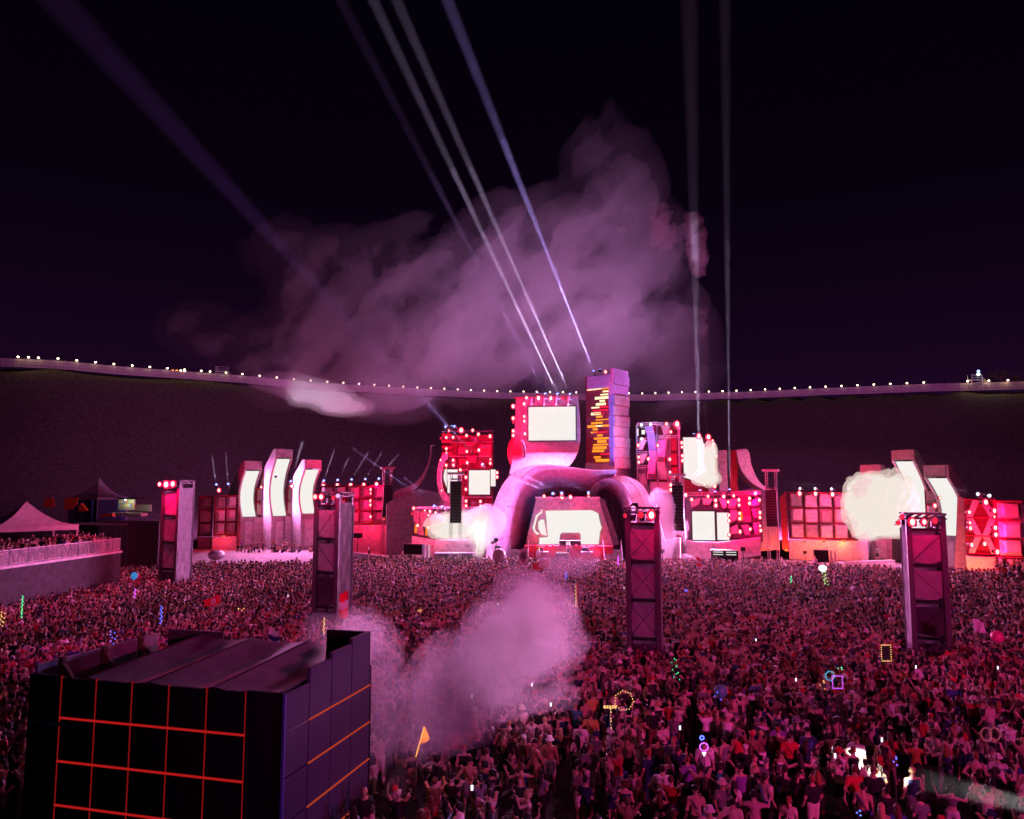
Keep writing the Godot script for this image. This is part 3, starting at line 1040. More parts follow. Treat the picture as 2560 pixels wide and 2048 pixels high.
	for y in [1270.0, 1305.0, 1341.0]:
		truss("truss", q2, at(q2, 1824, y, -0.4), at(q2, 1902, y - 2, -0.4), 0.3, M.dark_steel)
	truss("truss", q2, at(q2, 1706, 1236, 0.2), at(q2, 1900, 1232, 0.2), 0.34, M.ply_pale)
	slab("light_bar", q2, 1851.0, 1280.0, 1856.0, 1302.0, -0.5, -0.2, glow("bar_orange", Vector3(1, 0.2, 0.0), 1.5))
	poly_px("plinth", q2, [[1716, 1352], [1792, 1356], [1792, 1402], [1716, 1400]], -1.6, 0.4, M.ply_pale)
	poly_px("plinth", q2, [[1792, 1356], [1901, 1344], [1902, 1388], [1792, 1404]], -1.6, 0.6, M.ply_pale)

	# curved fins like ramps, right and (in the smoke) left
	ramp_fin([[1795, 1126], [1817, 1126], [1820, 1228], [1799, 1228]], [[1828, 1126], [1842, 1126], [1846, 1229], [1828, 1229]], [[1842, 1125], [1870, 1125], [1878, 1160], [1890, 1190], [1906, 1212], [1932, 1226]], [[1842, 1125], [1848, 1160], [1862, 1188], [1884, 1210], [1912, 1226]], 114.0, "grey ramp fin rising right of the red scaffold, curving to the right wing")
	ramp_fin([], [], [[1089, 1114], [1076, 1114], [1074, 1150], [1062, 1190], [1040, 1222], [1008, 1240], [978, 1246]], [[1076, 1114], [1072, 1150], [1056, 1186], [1030, 1212], [990, 1226]], 122.0, "dim grey ramp fin in smoke, left of the red scaffold")
	var lw := facade("magenta_wall", "plain magenta wall with an arched top under the left ramp fin", "stage wall", 1020.0, 120.0, 0.3)
	poly_px("wall", lw, [[966, 1402], [966, 1262], [985, 1248], [1020, 1236], [1050, 1222], [1100, 1232], [1108, 1402]], -0.5, 0.0, M.ply)
	var rw := facade("violet_wall", "violet wall panels behind the right line array", "stage wall", 1900.0, 108.0, SITE)
	poly_px("wall", rw, [[1846, 1228], [1880, 1222], [1946, 1232], [1952, 1376], [1904, 1380], [1902, 1236]], -1.6, -1.2, M.violet_ply)
	poly_px("side_panel", rw, [[1951, 1245], [1966, 1228], [1973, 1380], [1957, 1374]], -0.9, -0.6, M.red_ply)


func ramp_fin(left: Array, mid: Array, top: Array, under: Array, d: float, label: String) -> void:
	var o := facade("ramp_fin", label, "stage fin", top[0][0], d, 0.0, "ramp shaped fins")
	if left:
		poly_px("panel", o, left, -0.6, 0.0, M.ply_pale)
	if mid:
		poly_px("red_panel", o, mid, -0.6, -0.1, M.red_ply)
	var n := 24
	var a := curve_px(top, d, d, n)
	var b := curve_px(under, d - 0.6, d - 0.6, n)
	var inv := o.transform.affine_inverse()
	for k in n:
		a[k] = inv * a[k]
		b[k] = inv * b[k]
	ribbon("curved_panel", o, b, a, M.ply_pale, 4, Vector3(0, 0, -0.3))
	var back := []
	for k in n:
		back.append(b[k] + Vector3(0, -0.1, -3.0))
	ribbon("curved_skin", o, back, b, M.ply, 4)


# ------------------------------------------------------------------ the wings: tall curved screen fins and tile walls
func screen_fin(label: String, px: float, base_y: float, d: float, top_y: float, s_top: float, s_bot: float, yaw: float, bulge: float, w: float, lean: float) -> void:
	var o := facade("screen_fin", label, "screen fin", px, d, yaw, "curved screen fins")
	var height := at(o, px, top_y).y
	var y1 := at(o, px, s_top).y
	var y0 := at(o, px, s_bot).y
	var front := func(y: float) -> float: return -bulge * sin(PI * clampf((y - y0) / (y1 - y0), 0.0, 1.0)) - lean * clampf((y1 - y) / (y1 - y0), 0.0, 1.0)
	# two cheeks, cut like sails, and the body between them
	for side in [-1.0, 1.0]:
		var prof := PackedVector2Array()
		prof.append(Vector2(0.55 - lean, 0))
		prof.append(Vector2(0.3 - lean, y0))
		for k in 13:
			var y := lerpf(y0, y1, k / 12.0)
			prof.append(Vector2(front.call(y) + 0.3, y))
		prof.append(Vector2(0.3, height))
		prof.append(Vector2(-0.5, height))
		prof.append(Vector2(-6.0, height - 4.6))
		prof.append(Vector2(-9.0, 0))
		var st := new_st()
		var t := Transform3D(Basis(Vector3(0, 0, 1), Vector3.UP, Vector3(-1, 0, 0)), Vector3(side * (w * 0.5 - 0.1), 0, 0))
		prism(st, prof, t, -0.16, 0.16)
		put("cheek", st, M.ply, o)
	put_box("cap", Vector3(0, (y1 + height) * 0.5 + 0.1, 0.1), Vector3(w - 0.55, height - y1 - 0.2, 0.5), M.ply, o)
	put_box("pedestal", Vector3(0, y0 * 0.5, 0.1 - lean), Vector3(w - 0.55, y0 - 0.1, 0.5), M.ply, o)
	put_box("pedestal_panel", Vector3(0, y0 * 0.48, 0.3 - lean), Vector3(w * 0.5, y0 * 0.72, 0.12), M.ply_pale, o)
	put_box("back", Vector3(0, height * 0.4, -5.0), Vector3(w - 0.5, height * 0.8, 0.2), M.ply_dark, o)
	var sc := new_st(true)
	var rows := []
	for k in 15:
		var y := lerpf(y0 + 0.05, y1 - 0.05, k / 14.0)
		rows.append([Vector3(-w * 0.5 + 0.34, y, front.call(y) + 0.12), Vector3(w * 0.5 - 0.34, y, front.call(y) + 0.12)])
	sheet(sc, rows, Vector3(0, 0, -0.1))
	put("led_screen", sc, M.screen, o)
	area(o, Transform3D(Basis(Vector3.UP, PI), Vector3(0, (y0 + y1) * 0.5, 0.25)), Vector2(w * 0.7, (y1 - y0) * 0.9), Vector3(1, 0.3, 0.85), 491.0)


func stage_wings() -> void:
	var yl := 0.72
	screen_fin("shorter curved screen fin, leftmost of three on the left wing", 630.0, 1365.0, 131.0, 1153.0, 1177.0, 1293.0, yl, 1.8, 3.0, 0.9)
	screen_fin("tallest curved screen fin, middle of three on the left wing", 706.0, 1365.0, 130.0, 1123.0, 1147.0, 1291.0, yl, 1.8, 3.0, 0.9)
	screen_fin("curved screen fin of the left wing beside the delay tower", 779.0, 1365.0, 129.0, 1150.0, 1174.0, 1285.0, yl, 1.6, 3.0, 0.9)
	var yr := -0.95
	screen_fin("lower curved screen fin behind the white burst on the right wing", 2181.0, 1392.0, 110.0, 1162.0, 1189.0, 1340.0, yr, 2.2, 3.0, 2.0)
	screen_fin("tallest curved screen fin of the right wing, above the burst", 2264.0, 1400.0, 104.0, 1125.0, 1153.0, 1340.0, yr, 2.4, 3.0, 2.0)
	screen_fin("curved screen fin of the right wing beside the pink panel block", 2345.0, 1440.0, 97.0, 1163.0, 1195.0, 1341.0, yr, 2.2, 3.0, 2.0)
	tile_wall("narrow dim tile wall at the far left of the left wing", 497.0, 1242.0, 531.0, 1340.0, 134.0, 0.5, 1, 3, 1365.0, 0)
	tile_wall("tile wall of six facets left of the first screen fin", 535.0, 1240.0, 592.0, 1338.0, 131.0, 0.35, 2, 3, 1365.0, 0)
	tile_wall("two stacked facets between the first and second left screen fins", 640.0, 1222.0, 668.0, 1290.0, 133.0, 0.3, 1, 2, 1365.0, 0)
	tile_wall("two stacked facets between the second and third left screen fins", 717.0, 1220.0, 752.0, 1287.0, 132.0, 0.3, 1, 2, 1365.0, 0)
	tile_wall("wide red lit tile wall behind the second delay tower", 798.0, 1216.0, 964.0, 1310.0, 127.0, 0.2, 5, 3, 1365.0, 0)
	tile_wall("red tile wall of many facets on the right wing, above the orange plinth", 1976.0, 1233.0, 2156.0, 1345.0, 112.0, -0.3, 5, 3, 1398.0, 1)
	tile_wall("two dim facets between the right screen fins", 2318.0, 1225.0, 2370.0, 1300.0, 104.0, -0.5, 2, 2, 1398.0, 1, false)
	tile_wall("block of crossed pink facets with red lamps, right of the last fin", 2421.0, 1250.0, 2487.0, 1384.0, 90.0, -0.5, 2, 3, 1440.0, 2)
	tile_wall("dark red facet wall at the right edge of the stage", 2497.0, 1255.0, 2552.0, 1392.0, 88.0, -0.6, 1, 3, 1440.0, 0)
	var e := facade("boarded_wall", "pale boarded wall end at the right edge of the picture", "stage wall", 2570.0, 87.0, -0.5)
	for k in 4:
		slab("board", e, 2552.0, 1262.0 + k * 26.0, 2600.0, 1286.5 + k * 26.0, -0.3, 0.0, M.ply_pale)
	var f := facade("red_flank", "smooth red flank wall with orange glow at its foot, beside the crossed facets", "stage wall", 2395.0, 92.0, -0.7)
	poly_px("flank", f, [[2393, 1240], [2420, 1250], [2424, 1440], [2386, 1445]], -0.8, -0.2, M.ply)
	# uplights: orange under the right tile wall, at the flank and by the red fin
	var ups := [[2010.0, 1352.0, 109.8, -0.3, Vector3(0, -0.7, 0.25)], [2060.0, 1352.0, 109.8, -0.3, Vector3(0, -0.7, 0.25)], [2110.0, 1352.0, 109.8, -0.3, Vector3(0, -0.7, 0.25)], [2413.0, 1436.0, 88.0, -0.7, Vector3(0, 0.4, 0)], [2450.0, 1440.0, 87.0, -0.5, Vector3(0, 0.4, 0)], [1966.0, 1376.0, 107.0, SITE, Vector3(0, 0.4, 0)], [1922.0, 1372.0, 107.0, SITE, Vector3(0, 0.4, 0)], [560.0, 1341.0, 128.5, 0.35, Vector3(0, -0.5, 0.3)], [846.0, 1314.0, 125.0, 0.2, Vector3(0, -0.5, 0.3)], [930.0, 1314.0, 125.0, 0.2, Vector3(0, -0.5, 0.3)]]
	for k in ups.size():
		var u: Array = ups[k]
		var p := pt(u[0], u[1], u[2])
		p.y = maxf(p.y, 0.35)
		var orange := k < 7
		var lamp := thing("uplight", "", "uplight", Transform3D(Basis(Vector3.UP, u[3]), p), "wall washing lamps")
		lamp.set_meta("label", ["orange wash lamp under the right tile wall, left one", "orange wash lamp under the right tile wall, middle one", "orange wash lamp under the right tile wall, by the burst", "orange wash lamp at the foot of the red flank wall", "orange wash lamp at the foot of the crossed facets", "orange wash lamp right of the right line array", "orange wash lamp at the foot of the violet wall", "red wash lamp on the left plinth below the first tiles", "red wash lamp on the left plinth behind the delay tower", "red wash lamp on the left plinth near its right end"][k])
		put_box("housing", Vector3(0, -0.1, 0), Vector3(0.4, 0.2, 0.2), M.black, lamp)
		put_box("lamp_lens", Vector3(0, 0.03, 0.02), Vector3(0.36, 0.06, 0.16), glow("uplight_lens", Vector3(1, 0.4, 0.1), 2.0), lamp)
		omni(lamp, Vector3(0, 0.25 if k > 2 and k < 7 else -0.35, 0.25), Vector3(1, 0.11, 0.012) if orange else Vector3(1, 0.02, 0.05), (30.0 if k == 3 or k == 4 else 12.0) if orange else 7.0, 0.1)


# ------------------------------------------------------------------ line arrays, cases, plaza, rails
func line_array(label: String, px: float, top: float, bot: float, d: float, yaw: float, mast_top: float, mast_bot: bool) -> void:
	var o := facade("line_array", label, "line array", px, d, yaw, "hanging line arrays")
	var y1 := at(o, px, top).y
	var y0 := at(o, px, bot).y
	var n := 14
	var w := 1.45
	for k in n:
		var t := (k + 0.5) / n
		var y := lerpf(y1, y0, t)
		var tilt := 0.03 + 0.5 * pow(t, 3.0)
		var b := Basis(Vector3.RIGHT, tilt)
		var z := -0.9 * pow(t, 3.0)
		var c := put_box("cabinet", Vector3(0, y, z), Vector3(w, (y1 - y0) / n - 0.015, 0.9), M.grille, o, b)
		put_box("mouth", Vector3(0, 0, 0.505), Vector3(0.8, 0.72, 0.02), M.black, c)
	put_box("lifting_frame", Vector3(0, y1 + 0.25, -0.2), Vector3(1.3, 0.18, 1.5), M.dark_steel, o)
	var ym := at(o, px, mast_top).y
	for x in [-0.6, 0.6]:
		truss("mast", o, Vector3(x, 0.0 if mast_bot else y1, -1.1), Vector3(x, ym, -1.1), 0.3, M.steel)
	put_box("head_beam", Vector3(0, ym, -0.6), Vector3(2.2, 0.3, 1.6), M.ply_pale, o)
	var st := new_st()
	for x in [-0.45, 0.45]:
		bar(st, Vector3(x, y1 + 0.3, -0.2), Vector3(x, ym, -0.4), 0.05)
	put("chain", st, M.dark_steel, o)


func stage_extras() -> void:
	line_array("black line array hanging before the low screen left of the arch", 1140.0, 1203.0, 1305.0, 100.0, 0.1, 1184.0, true)
	line_array("black line array hanging in the smoke right of the arch", 1694.0, 1213.0, 1325.0, 99.0, SITE, 1187.0, true)
	line_array("black line array before the violet wall of the right wing", 1927.0, 1225.0, 1314.0, 104.0, -0.4, 1176.0, true)
	line_array("black line array at the right end of the left tile wall", 970.0, 1213.0, 1291.0, 121.0, 0.3, 1170.0, true)
	# pale plaza in front of the left wing
	var st := new_st()
	var rows := []
	for k in 2:
		rows.append([Vector3(-74, 0.004, [-103.5, -133.0][k]), Vector3(-30, 0.004, [-104.5, -132.0][k]), Vector3(-16.0, 0.004, [-112.0, -128.0][k])])
	sheet(st, rows)
	tag(put("plaza", st, M.plaza), "pale paved apron before the left wing", "", "", "structure")
	st = new_st()
	sheet(st, [[Vector3(-18, 0.004, -98), Vector3(22, 0.004, -95.0), Vector3(60, 0.004, -83.0)], [Vector3(-18, 0.004, -112), Vector3(20, 0.004, -118), Vector3(60, 0.004, -105)]])
	tag(put("stage_apron", st, mat("apron", Vector3(0.3, 0.27, 0.27), 0.9, "mottle", 0.15)), "worn ground strip along the foot of the stage", "", "", "structure")
	# low pale walls that edge the pit
	for q in [[870.0, 1365.0, 1000.0, 1392.0, 112.0, 102.0, "low pale ramp wall between the left wing and the pit"], [2104.0, 1411.0, 2226.0, 1400.0, 97.0, 99.0, "low pale wall with white rim before the right burst"]]:
		var a := ground_at(q[0], q[4])
		var b := ground_at(q[2], q[5])
		var o := thing("pit_wall", q[6], "low wall", Transform3D(along(a, b), (a + b) * 0.5), "low walls of the pit")
		put_box("wall", Vector3(0, 0.55, 0), Vector3(0.3, 1.1, a.distance_to(b)), M.ply_pale, o)
		put_box("coping", Vector3(0, 1.14, 0), Vector3(0.42, 0.08, a.distance_to(b)), M.marquee, o)
	# equipment cases and monitors at the pit
	var gear := [
		[1037.0, 1361.0, 1386.0, 98.5, 2.5, "long black equipment case with side racks left of the pit", 0],
		[1807.0, 1376.0, 1403.0, 97.0, 3.3, "black equipment case with two white strips right of the vault", 1],
		[2046.0, 1376.0, 1406.0, 97.5, 1.7, "black speaker case on the right apron", 0],
		[1246.0, 1366.0, 1377.0, 99.5, 0.8, "small black monitor on a stand left of the stairs", 2],
		[1653.0, 1374.0, 1382.0, 98.0, 0.5, "small black speaker on a pole before the wedge wall", 2],
		[1233.0, 1353.0, 1359.0, 100.0, 0.5, "tiny black box on a tall stand beside the arch foot", 2],
		[897.0, 1334.0, 1345.0, 121.0, 1.2, "dark keyboard desk on the left wing", 2],
		[2006.0, 1378.0, 1384.0, 108.0, 0.4, "black lamp on a round foot before the orange plinth", 2],
		[1853.0, 1368.0, 1378.0, 101.0, 0.6, "black lamp pair on a bracket by the right plinth", 2],
		[1290.0, 1394.0, 1410.0, 97.0, 0.7, "black flight case at the foot of the left stairs", 0],
	]
	for g in gear:
		var t := frame(g[0], g[3], SITE)
		var y0 := maxf(0.0, hit(t, g[0], g[2]).y)
		var y1 := hit(t, g[0], g[1]).y
		var o := thing("equipment", g[5], "stage equipment", t, "black equipment along the pit")
		put_box("case", Vector3(0, (y0 + y1) * 0.5, 0), Vector3(g[4], y1 - y0, 0.9), M.black, o)
		put_box("lid", Vector3(0, y1 + 0.03, 0), Vector3(g[4] + 0.06, 0.05, 0.94), M.dark_steel, o)
		if g[6] == 1:
			for k in 4:
				put_box("white_strip", Vector3(-0.8 + (k % 2) * 1.6, y1 - 0.2 - (k / 2) * 0.3, 0.47), Vector3(1.2, 0.1, 0.03), M.screen, o)
		if g[6] == 2:
			put_box("stand", Vector3(0, y0 * 0.5, 0), Vector3(0.08, y0, 0.08), M.black, o)
			put_box("foot", Vector3(0, 0.04, 0), Vector3(0.7, 0.06, 0.5), M.black, o)
		if g[6] == 0:
			for k in 2:
				put_box("rack", Vector3(g[4] * 0.5 + 0.3 + k * 0.5, y1 * 0.5, 0.1), Vector3(0.1, y1, 0.8), M.steel, o)
	# crowd barrier along the stage front
	var br := []
	for q in [[860.0, 103.0], [1010.0, 99.5], [1240.0, 97.5], [1420.0, 96.0], [1640.0, 95.0], [1900.0, 94.0], [2160.0, 92.0], [2300.0, 89.0]]:
		br.append(ground_at(q[0], q[1]))
	for i in br.size() - 1:
		barrier(br[i], br[i + 1], "steel crowd barrier along the pit, %s section from the left" % word(i + 1), "pit barriers")


func barrier(a: Vector3, b: Vector3, label: String, group: String) -> void:
	var o := thing("crowd_barrier", label, "barrier", Transform3D(along(a, b), (a + b) * 0.5), group)
	var n := a.distance_to(b)
	var st := new_st()
	for y in [0.15, 0.6, 1.1]:
		box(st, Vector3(0, y, 0), Vector3(0.05, 0.05, n))
	for k in int(n / 1.2) + 1:
		box(st, Vector3(0, 0.55, -n * 0.5 + k * 1.2), Vector3(0.04, 1.1, 0.04))
	put("frame", st, M.steel, o)
	put_box("step_plate", Vector3(0, 0.03, 0), Vector3(0.9, 0.03, n), M.dark_steel, o)


# ------------------------------------------------------------------ delay towers
func delay_tower(label: String, px: float, d: float, yaw: float, top_y: float, wf: float, dp: float, side: float, lit: Array, crossed := false) -> Node3D:
	var o := facade("delay_tower", label, "delay tower", px, d, yaw, "delay towers in the crowd")
	var h := at(o, px, top_y).y
	var hs := h - 0.75
	for x in [-0.5, 0.5]:
		for z in [-0.5, 0.5]:
			put_box("post", Vector3(x * wf, h * 0.5, z * dp), Vector3(0.28, h, 0.28), M.dark_steel, o)
	var levels := 4
	for k in levels + 1:
		var y := hs * (1.0 - k / float(levels)) + 0.12 * (1 if k == levels else 0)
		put_box("crossbar", Vector3(0, y, dp * 0.5), Vector3(wf, 0.16, 0.14), M.black_paint, o)
		put_box("crossbar", Vector3(side * wf * 0.5, y, 0), Vector3(0.14, 0.16, dp), M.black_paint, o)
	for k in levels:
		var yt := hs * (1.0 - k / float(levels)) - 0.3
		var yb := hs * (1.0 - (k + 1) / float(levels)) + 0.25
		var st := new_st()
		if not crossed and k % 2:
			bar(st, Vector3(wf * 0.42, yb, dp * 0.5 + 0.06), Vector3(-wf * 0.42, yt, dp * 0.5 + 0.06), 0.025)
		else:
			bar(st, Vector3(-wf * 0.42, yb, dp * 0.5 + 0.06), Vector3(wf * 0.42, yt, dp * 0.5 + 0.06), 0.03)
		if crossed:
			bar(st, Vector3(wf * 0.42, yb, dp * 0.5 + 0.12), Vector3(-wf * 0.42, yt, dp * 0.5 + 0.12), 0.03)
		put("brace", st, M.black, o)
		# fabric panel of this level, sagging a little between its ropes
		var f := new_st(true)
		var rows := []
		for i in 7:
			var row := []
			for j in 7:
				var u := j / 6.0
				var v := i / 6.0
				row.append(Vector3((u - 0.5) * wf * 0.82, lerpf(yb, yt, v) - 0.14 * sin(PI * u) * (1.0 - v), dp * 0.5 - 0.06 + 0.06 * sin(u * 9.0 + k * 2.0 + v * 4.0) * sin(PI * u) * sin(PI * v) - 0.1 * sin(PI * u) * sin(PI * v)))
			rows.append(row)
		sheet(f, rows)
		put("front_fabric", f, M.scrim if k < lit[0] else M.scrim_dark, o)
		if k < lit[0]:
			put_box("shelf_box", Vector3(lit[1], yb + 0.55, 0.1), Vector3(wf * 0.55, 0.8, dp * 0.5), M.red_ply, o)
	# long side cloth with diagonal creases
	var sc := new_st(true)
	var rs := []
	for i in 29:
		var row := []
		for j in 9:
			var u := j / 8.0
			var y := lerpf(0.0, hs + 0.2, i / 28.0)
			var cr := 0.05 * sin((u * dp * 1.2 + y * 0.9) * 3.0) + 0.04 * sin((u * dp - y * 0.7) * 4.1 + 1.0)
			row.append(Vector3(side * (wf * 0.5 + 0.14 + cr * sin(PI * u)), y, (0.5 - u) * dp * 0.94))
		rs.append(row)
	if side < 0:
		rs.reverse()
	sheet(sc, rs)
	put("side_cloth", sc, M.scrim, o)
	put_box("edge_strip", Vector3(side * (wf * 0.5 + 0.1), hs * 0.5, -dp * 0.5 - 0.12), Vector3(0.22, hs, 0.05), M.scrim, o)
	# far faces closed with dark cloth
	put_box("rear_fabric", Vector3(0, hs * 0.5, -dp * 0.5 + 0.1), Vector3(wf * 0.9, hs, 0.03), M.scrim, o)
	put_box("far_fabric", Vector3(-side * wf * 0.5, hs * 0.5, 0), Vector3(0.03, hs, dp * 0.9), M.scrim, o)
	# truss head
	for z in [-0.5, 0.5]:
		truss("head_truss", o, Vector3(-wf * 0.62, h, z * dp), Vector3(wf * 0.62, h, z * dp), 0.28, M.dark_steel)
	for x in [-0.5, 0.5]:
		truss("head_truss", o, Vector3(x * wf, h + 0.02, -dp * 0.62), Vector3(x * wf, h + 0.02, dp * 0.62), 0.26, M.dark_steel)
	for k in 3:
		put_box("fixture", Vector3((k - 1) * wf * 0.3, h - 0.42, dp * 0.2), Vector3(0.3, 0.35, 0.3), M.dark_steel, o)
	return o


func delay_towers() -> void:
	delay_tower("leftmost delay tower, its front glowing red below three lamps", 446.0, 76.0, SITE, 1206.0, 1.75, 1.95, 1.0, [3, 0.0])
	delay_tower("delay tower with a dark red front, before the left wing", 836.0, 54.0, SITE, 1237.0, 1.65, 1.85, 1.0, [2, 0.0])
	delay_tower("delay tower right of the arch, pink panels with crossed braces", 1605.0, 44.0, -0.2, 1276.0, 1.62, 1.6, 1.0, [3, 0.1], true)
	delay_tower("rightmost delay tower with a wide side cloth, nearest the right burst", 2302.0, 44.5, SITE - 0.05, 1290.0, 1.75, 1.5, -1.0, [2, 0.0])


# ------------------------------------------------------------------ the black mixing box at lower left
func mixing_box() -> void:
	var t := Transform3D(Basis(Vector3.UP, -0.2604), Vector3(-5.854, 0, -20.185))
	# local axes: -x runs along the front to the left, -z runs away along the right side
	var o := thing("mixing_box", "big black mixing box with glowing red line grid, lower left", "mixing booth", t)
	var w := 8.17
	var dp := 5.05
	var h := 5.2
	var cell := 1.183
	# front face: a grid of black boards with red lines between them
	var x0 := -1.152
	put_box("corner_board", Vector3(-0.58, h * 0.5, -0.06), Vector3(1.14, h, 0.1), M.black_paint, o)
	put_box("corner_board", Vector3(-(w + 7.12) * 0.5, h * 0.5, -0.06), Vector3(w - 7.12, h, 0.1), M.black_paint, o)
	for r in 5:
		for c in 5:
			var y1 := h - 0.02 if r == 0 else h - 1.125 - (r - 1) * 1.165
			var y0 := maxf(0.0, h - 1.125 - r * 1.165)
			if y1 - y0 > 0.1:
				put_box("front_board", Vector3(x0 - (c + 0.5) * cell, (y0 + y1) * 0.5, -0.06), Vector3(cell - 0.05, y1 - y0 - 0.05, 0.1), M.black_paint, o)
	for c in 6:
		put_box("red_line", Vector3(x0 - c * cell, h * 0.5, -0.03), Vector3(0.03, h, 0.05), M.red_line, o)
	for r in 3:
		put_box("red_line", Vector3(x0 - 2.5 * cell, h - 1.125 - r * 1.165, -0.02), Vector3(5 * cell, 0.055, 0.06), glow("red_line_bright", Vector3(1, 0.02, 0.02), 0.42), o)
	# right side: blue violet boards with orange lines
	var bl := mat("indigo_board", Vector3(0.09, 0.07, 0.15), 0.8, "fine", 0.5)
	var zs := [0.0, 1.26, 2.5, 3.76, dp]
	for c in 4:
		var rows := [0.0, 0.8, 1.93, 3.06, 4.2, h + (0.0 if c == 0 else 0.22 + c * 0.16)]
		for r in 5:
			if rows[r + 1] - rows[r] > 0.1:
				put_box("side_board", Vector3(-0.05, (rows[r] + rows[r + 1]) * 0.5, -(zs[c] + zs[c + 1]) * 0.5), Vector3(0.1, rows[r + 1] - rows[r] - 0.04, zs[c + 1] - zs[c] - 0.05), bl, o)
	for r in 4:
		put_box("orange_line", Vector3(0.012, [1.93, 3.06, 4.2, 0.8][r], -(1.26 + dp) * 0.5), Vector3(0.04, 0.035, dp - 1.26), glow("orange_line", Vector3(1, 0.1, 0.02), 0.4), o)
	put_box("corner_trim", Vector3(0.0, h * 0.5, 0.0), Vector3(0.07, h, 0.07), mat("indigo_trim", Vector3(0.1, 0.1, 0.4), 0.6), o)
	# parapets, inner walls and the sagging roof
	put_box("far_parapet", Vector3(-0.75, h + 0.05, -dp + 0.08), Vector3(1.5, 1.25, 0.1), M.black_paint, o)
	put_box("far_wall", Vector3(-w * 0.5, h * 0.5 - 0.2, -dp - 0.05), Vector3(w, h - 0.4, 0.1), M.black_paint, o)
	put_box("left_wall", Vector3(-w + 0.05, h * 0.5 + 0.1, -dp * 0.5 - 0.08), Vector3(0.1, h + 0.25, dp - 0.14), M.ply_pale, o)
	put_box("far_left_wall", Vector3(-w + 1.5, h * 0.5 + 0.2, -dp - 0.17), Vector3(2.2, h + 0.3, 0.1), M.ply_dark, o)
	put_box("deck", Vector3(-w + 1.0, h - 1.3, -dp * 0.5), Vector3(1.9, 0.1, dp), M.ply_dark, o)
	for k in 3:
		var z := -0.9 - k * 1.6
		put_box("stud", Vector3(-w + 0.2, h - 0.55, z), Vector3(0.14, 1.7, 0.14), M.wood, o)
		var st := new_st()
		bar(st, Vector3(-w + 0.25, h + 0.05, z), Vector3(-w + 1.3, h - 1.2, z - 0.1), 0.12)
		put("brace", st, M.wood, o)
	var bays := [-6.2, -4.2, -2.15, -0.15]
	for b in 3:
		var st := new_st(true)
		var rows := []
		for i in 13:
			var row := []
			for j in 13:
				var u := j / 12.0
				var v := i / 12.0
				var hang := 0.2 * sin(PI * u) * (0.55 + 0.45 * sin(PI * v))
				var ripple := 0.012 * sin(v * 22.0 + u * 3.0) * sin(PI * u)
				row.append(Vector3(lerpf(bays[b], bays[b + 1], u), h + 0.02 + 0.27 * v - hang + ripple, lerpf(-0.05, -dp + 0.1, v)))
			rows.append(row)
		sheet(st, rows)
		put("roof_sheet", st, M.tarp, o)
	for k in 4:
		var st := new_st()
		bar(st, Vector3(bays[k], h + 0.0, -0.05), Vector3(bays[k], h + 0.29, -dp + 0.1), 0.06)
		put("roof_ridge", st, M.dark_steel, o)
	# railing and boards right of the box
	var rail := thing("side_railing", "dark steel railing in the smoke at the right foot of the mixing box", "railing", Transform3D(Basis(Vector3.UP, SITE), Vector3(-4.7, 0, -22.5)))
	var st := new_st(true)
	tube(st, [Vector3(0, 0, 0), Vector3(0, 1.25, 0), Vector3(1.6, 1.2, 0.3), Vector3(2.6, 1.1, 0.8), Vector3(2.75, 0, 1.0)], [0.03, 0.03, 0.03, 0.03, 0.03], 6)
	put("top_rail", st, M.dark_steel, rail)
	for k in 5:
		put_box("upright", Vector3(0.4 + k * 0.5, 0.6, 0.06 + k * 0.14), Vector3(0.03, 1.2, 0.03), M.dark_steel, rail)
	for k in 2:
		var bp := thing("blue_board", ["slanted blue board leaning at the bottom, left one", "slanted blue board leaning at the bottom, right one"][k], "board", Transform3D(Basis(Vector3.UP, 0.5), Vector3([-3.45, -2.55][k], 0, -19.6)), "blue boards")
		var b2 := new_st()
		prism(b2, PackedVector2Array([Vector2(-0.7, 0), Vector2(0.5, 0), Vector2(0.5, 1.55), Vector2(0.42, 1.6)]), Transform3D.IDENTITY, -0.03, 0.03)
		put("board", b2, M.blue_ply, bp)
		put_box("foot", Vector3(0.1, 0.05, 0), Vector3(0.8, 0.06, 0.5), M.dark_steel, bp)


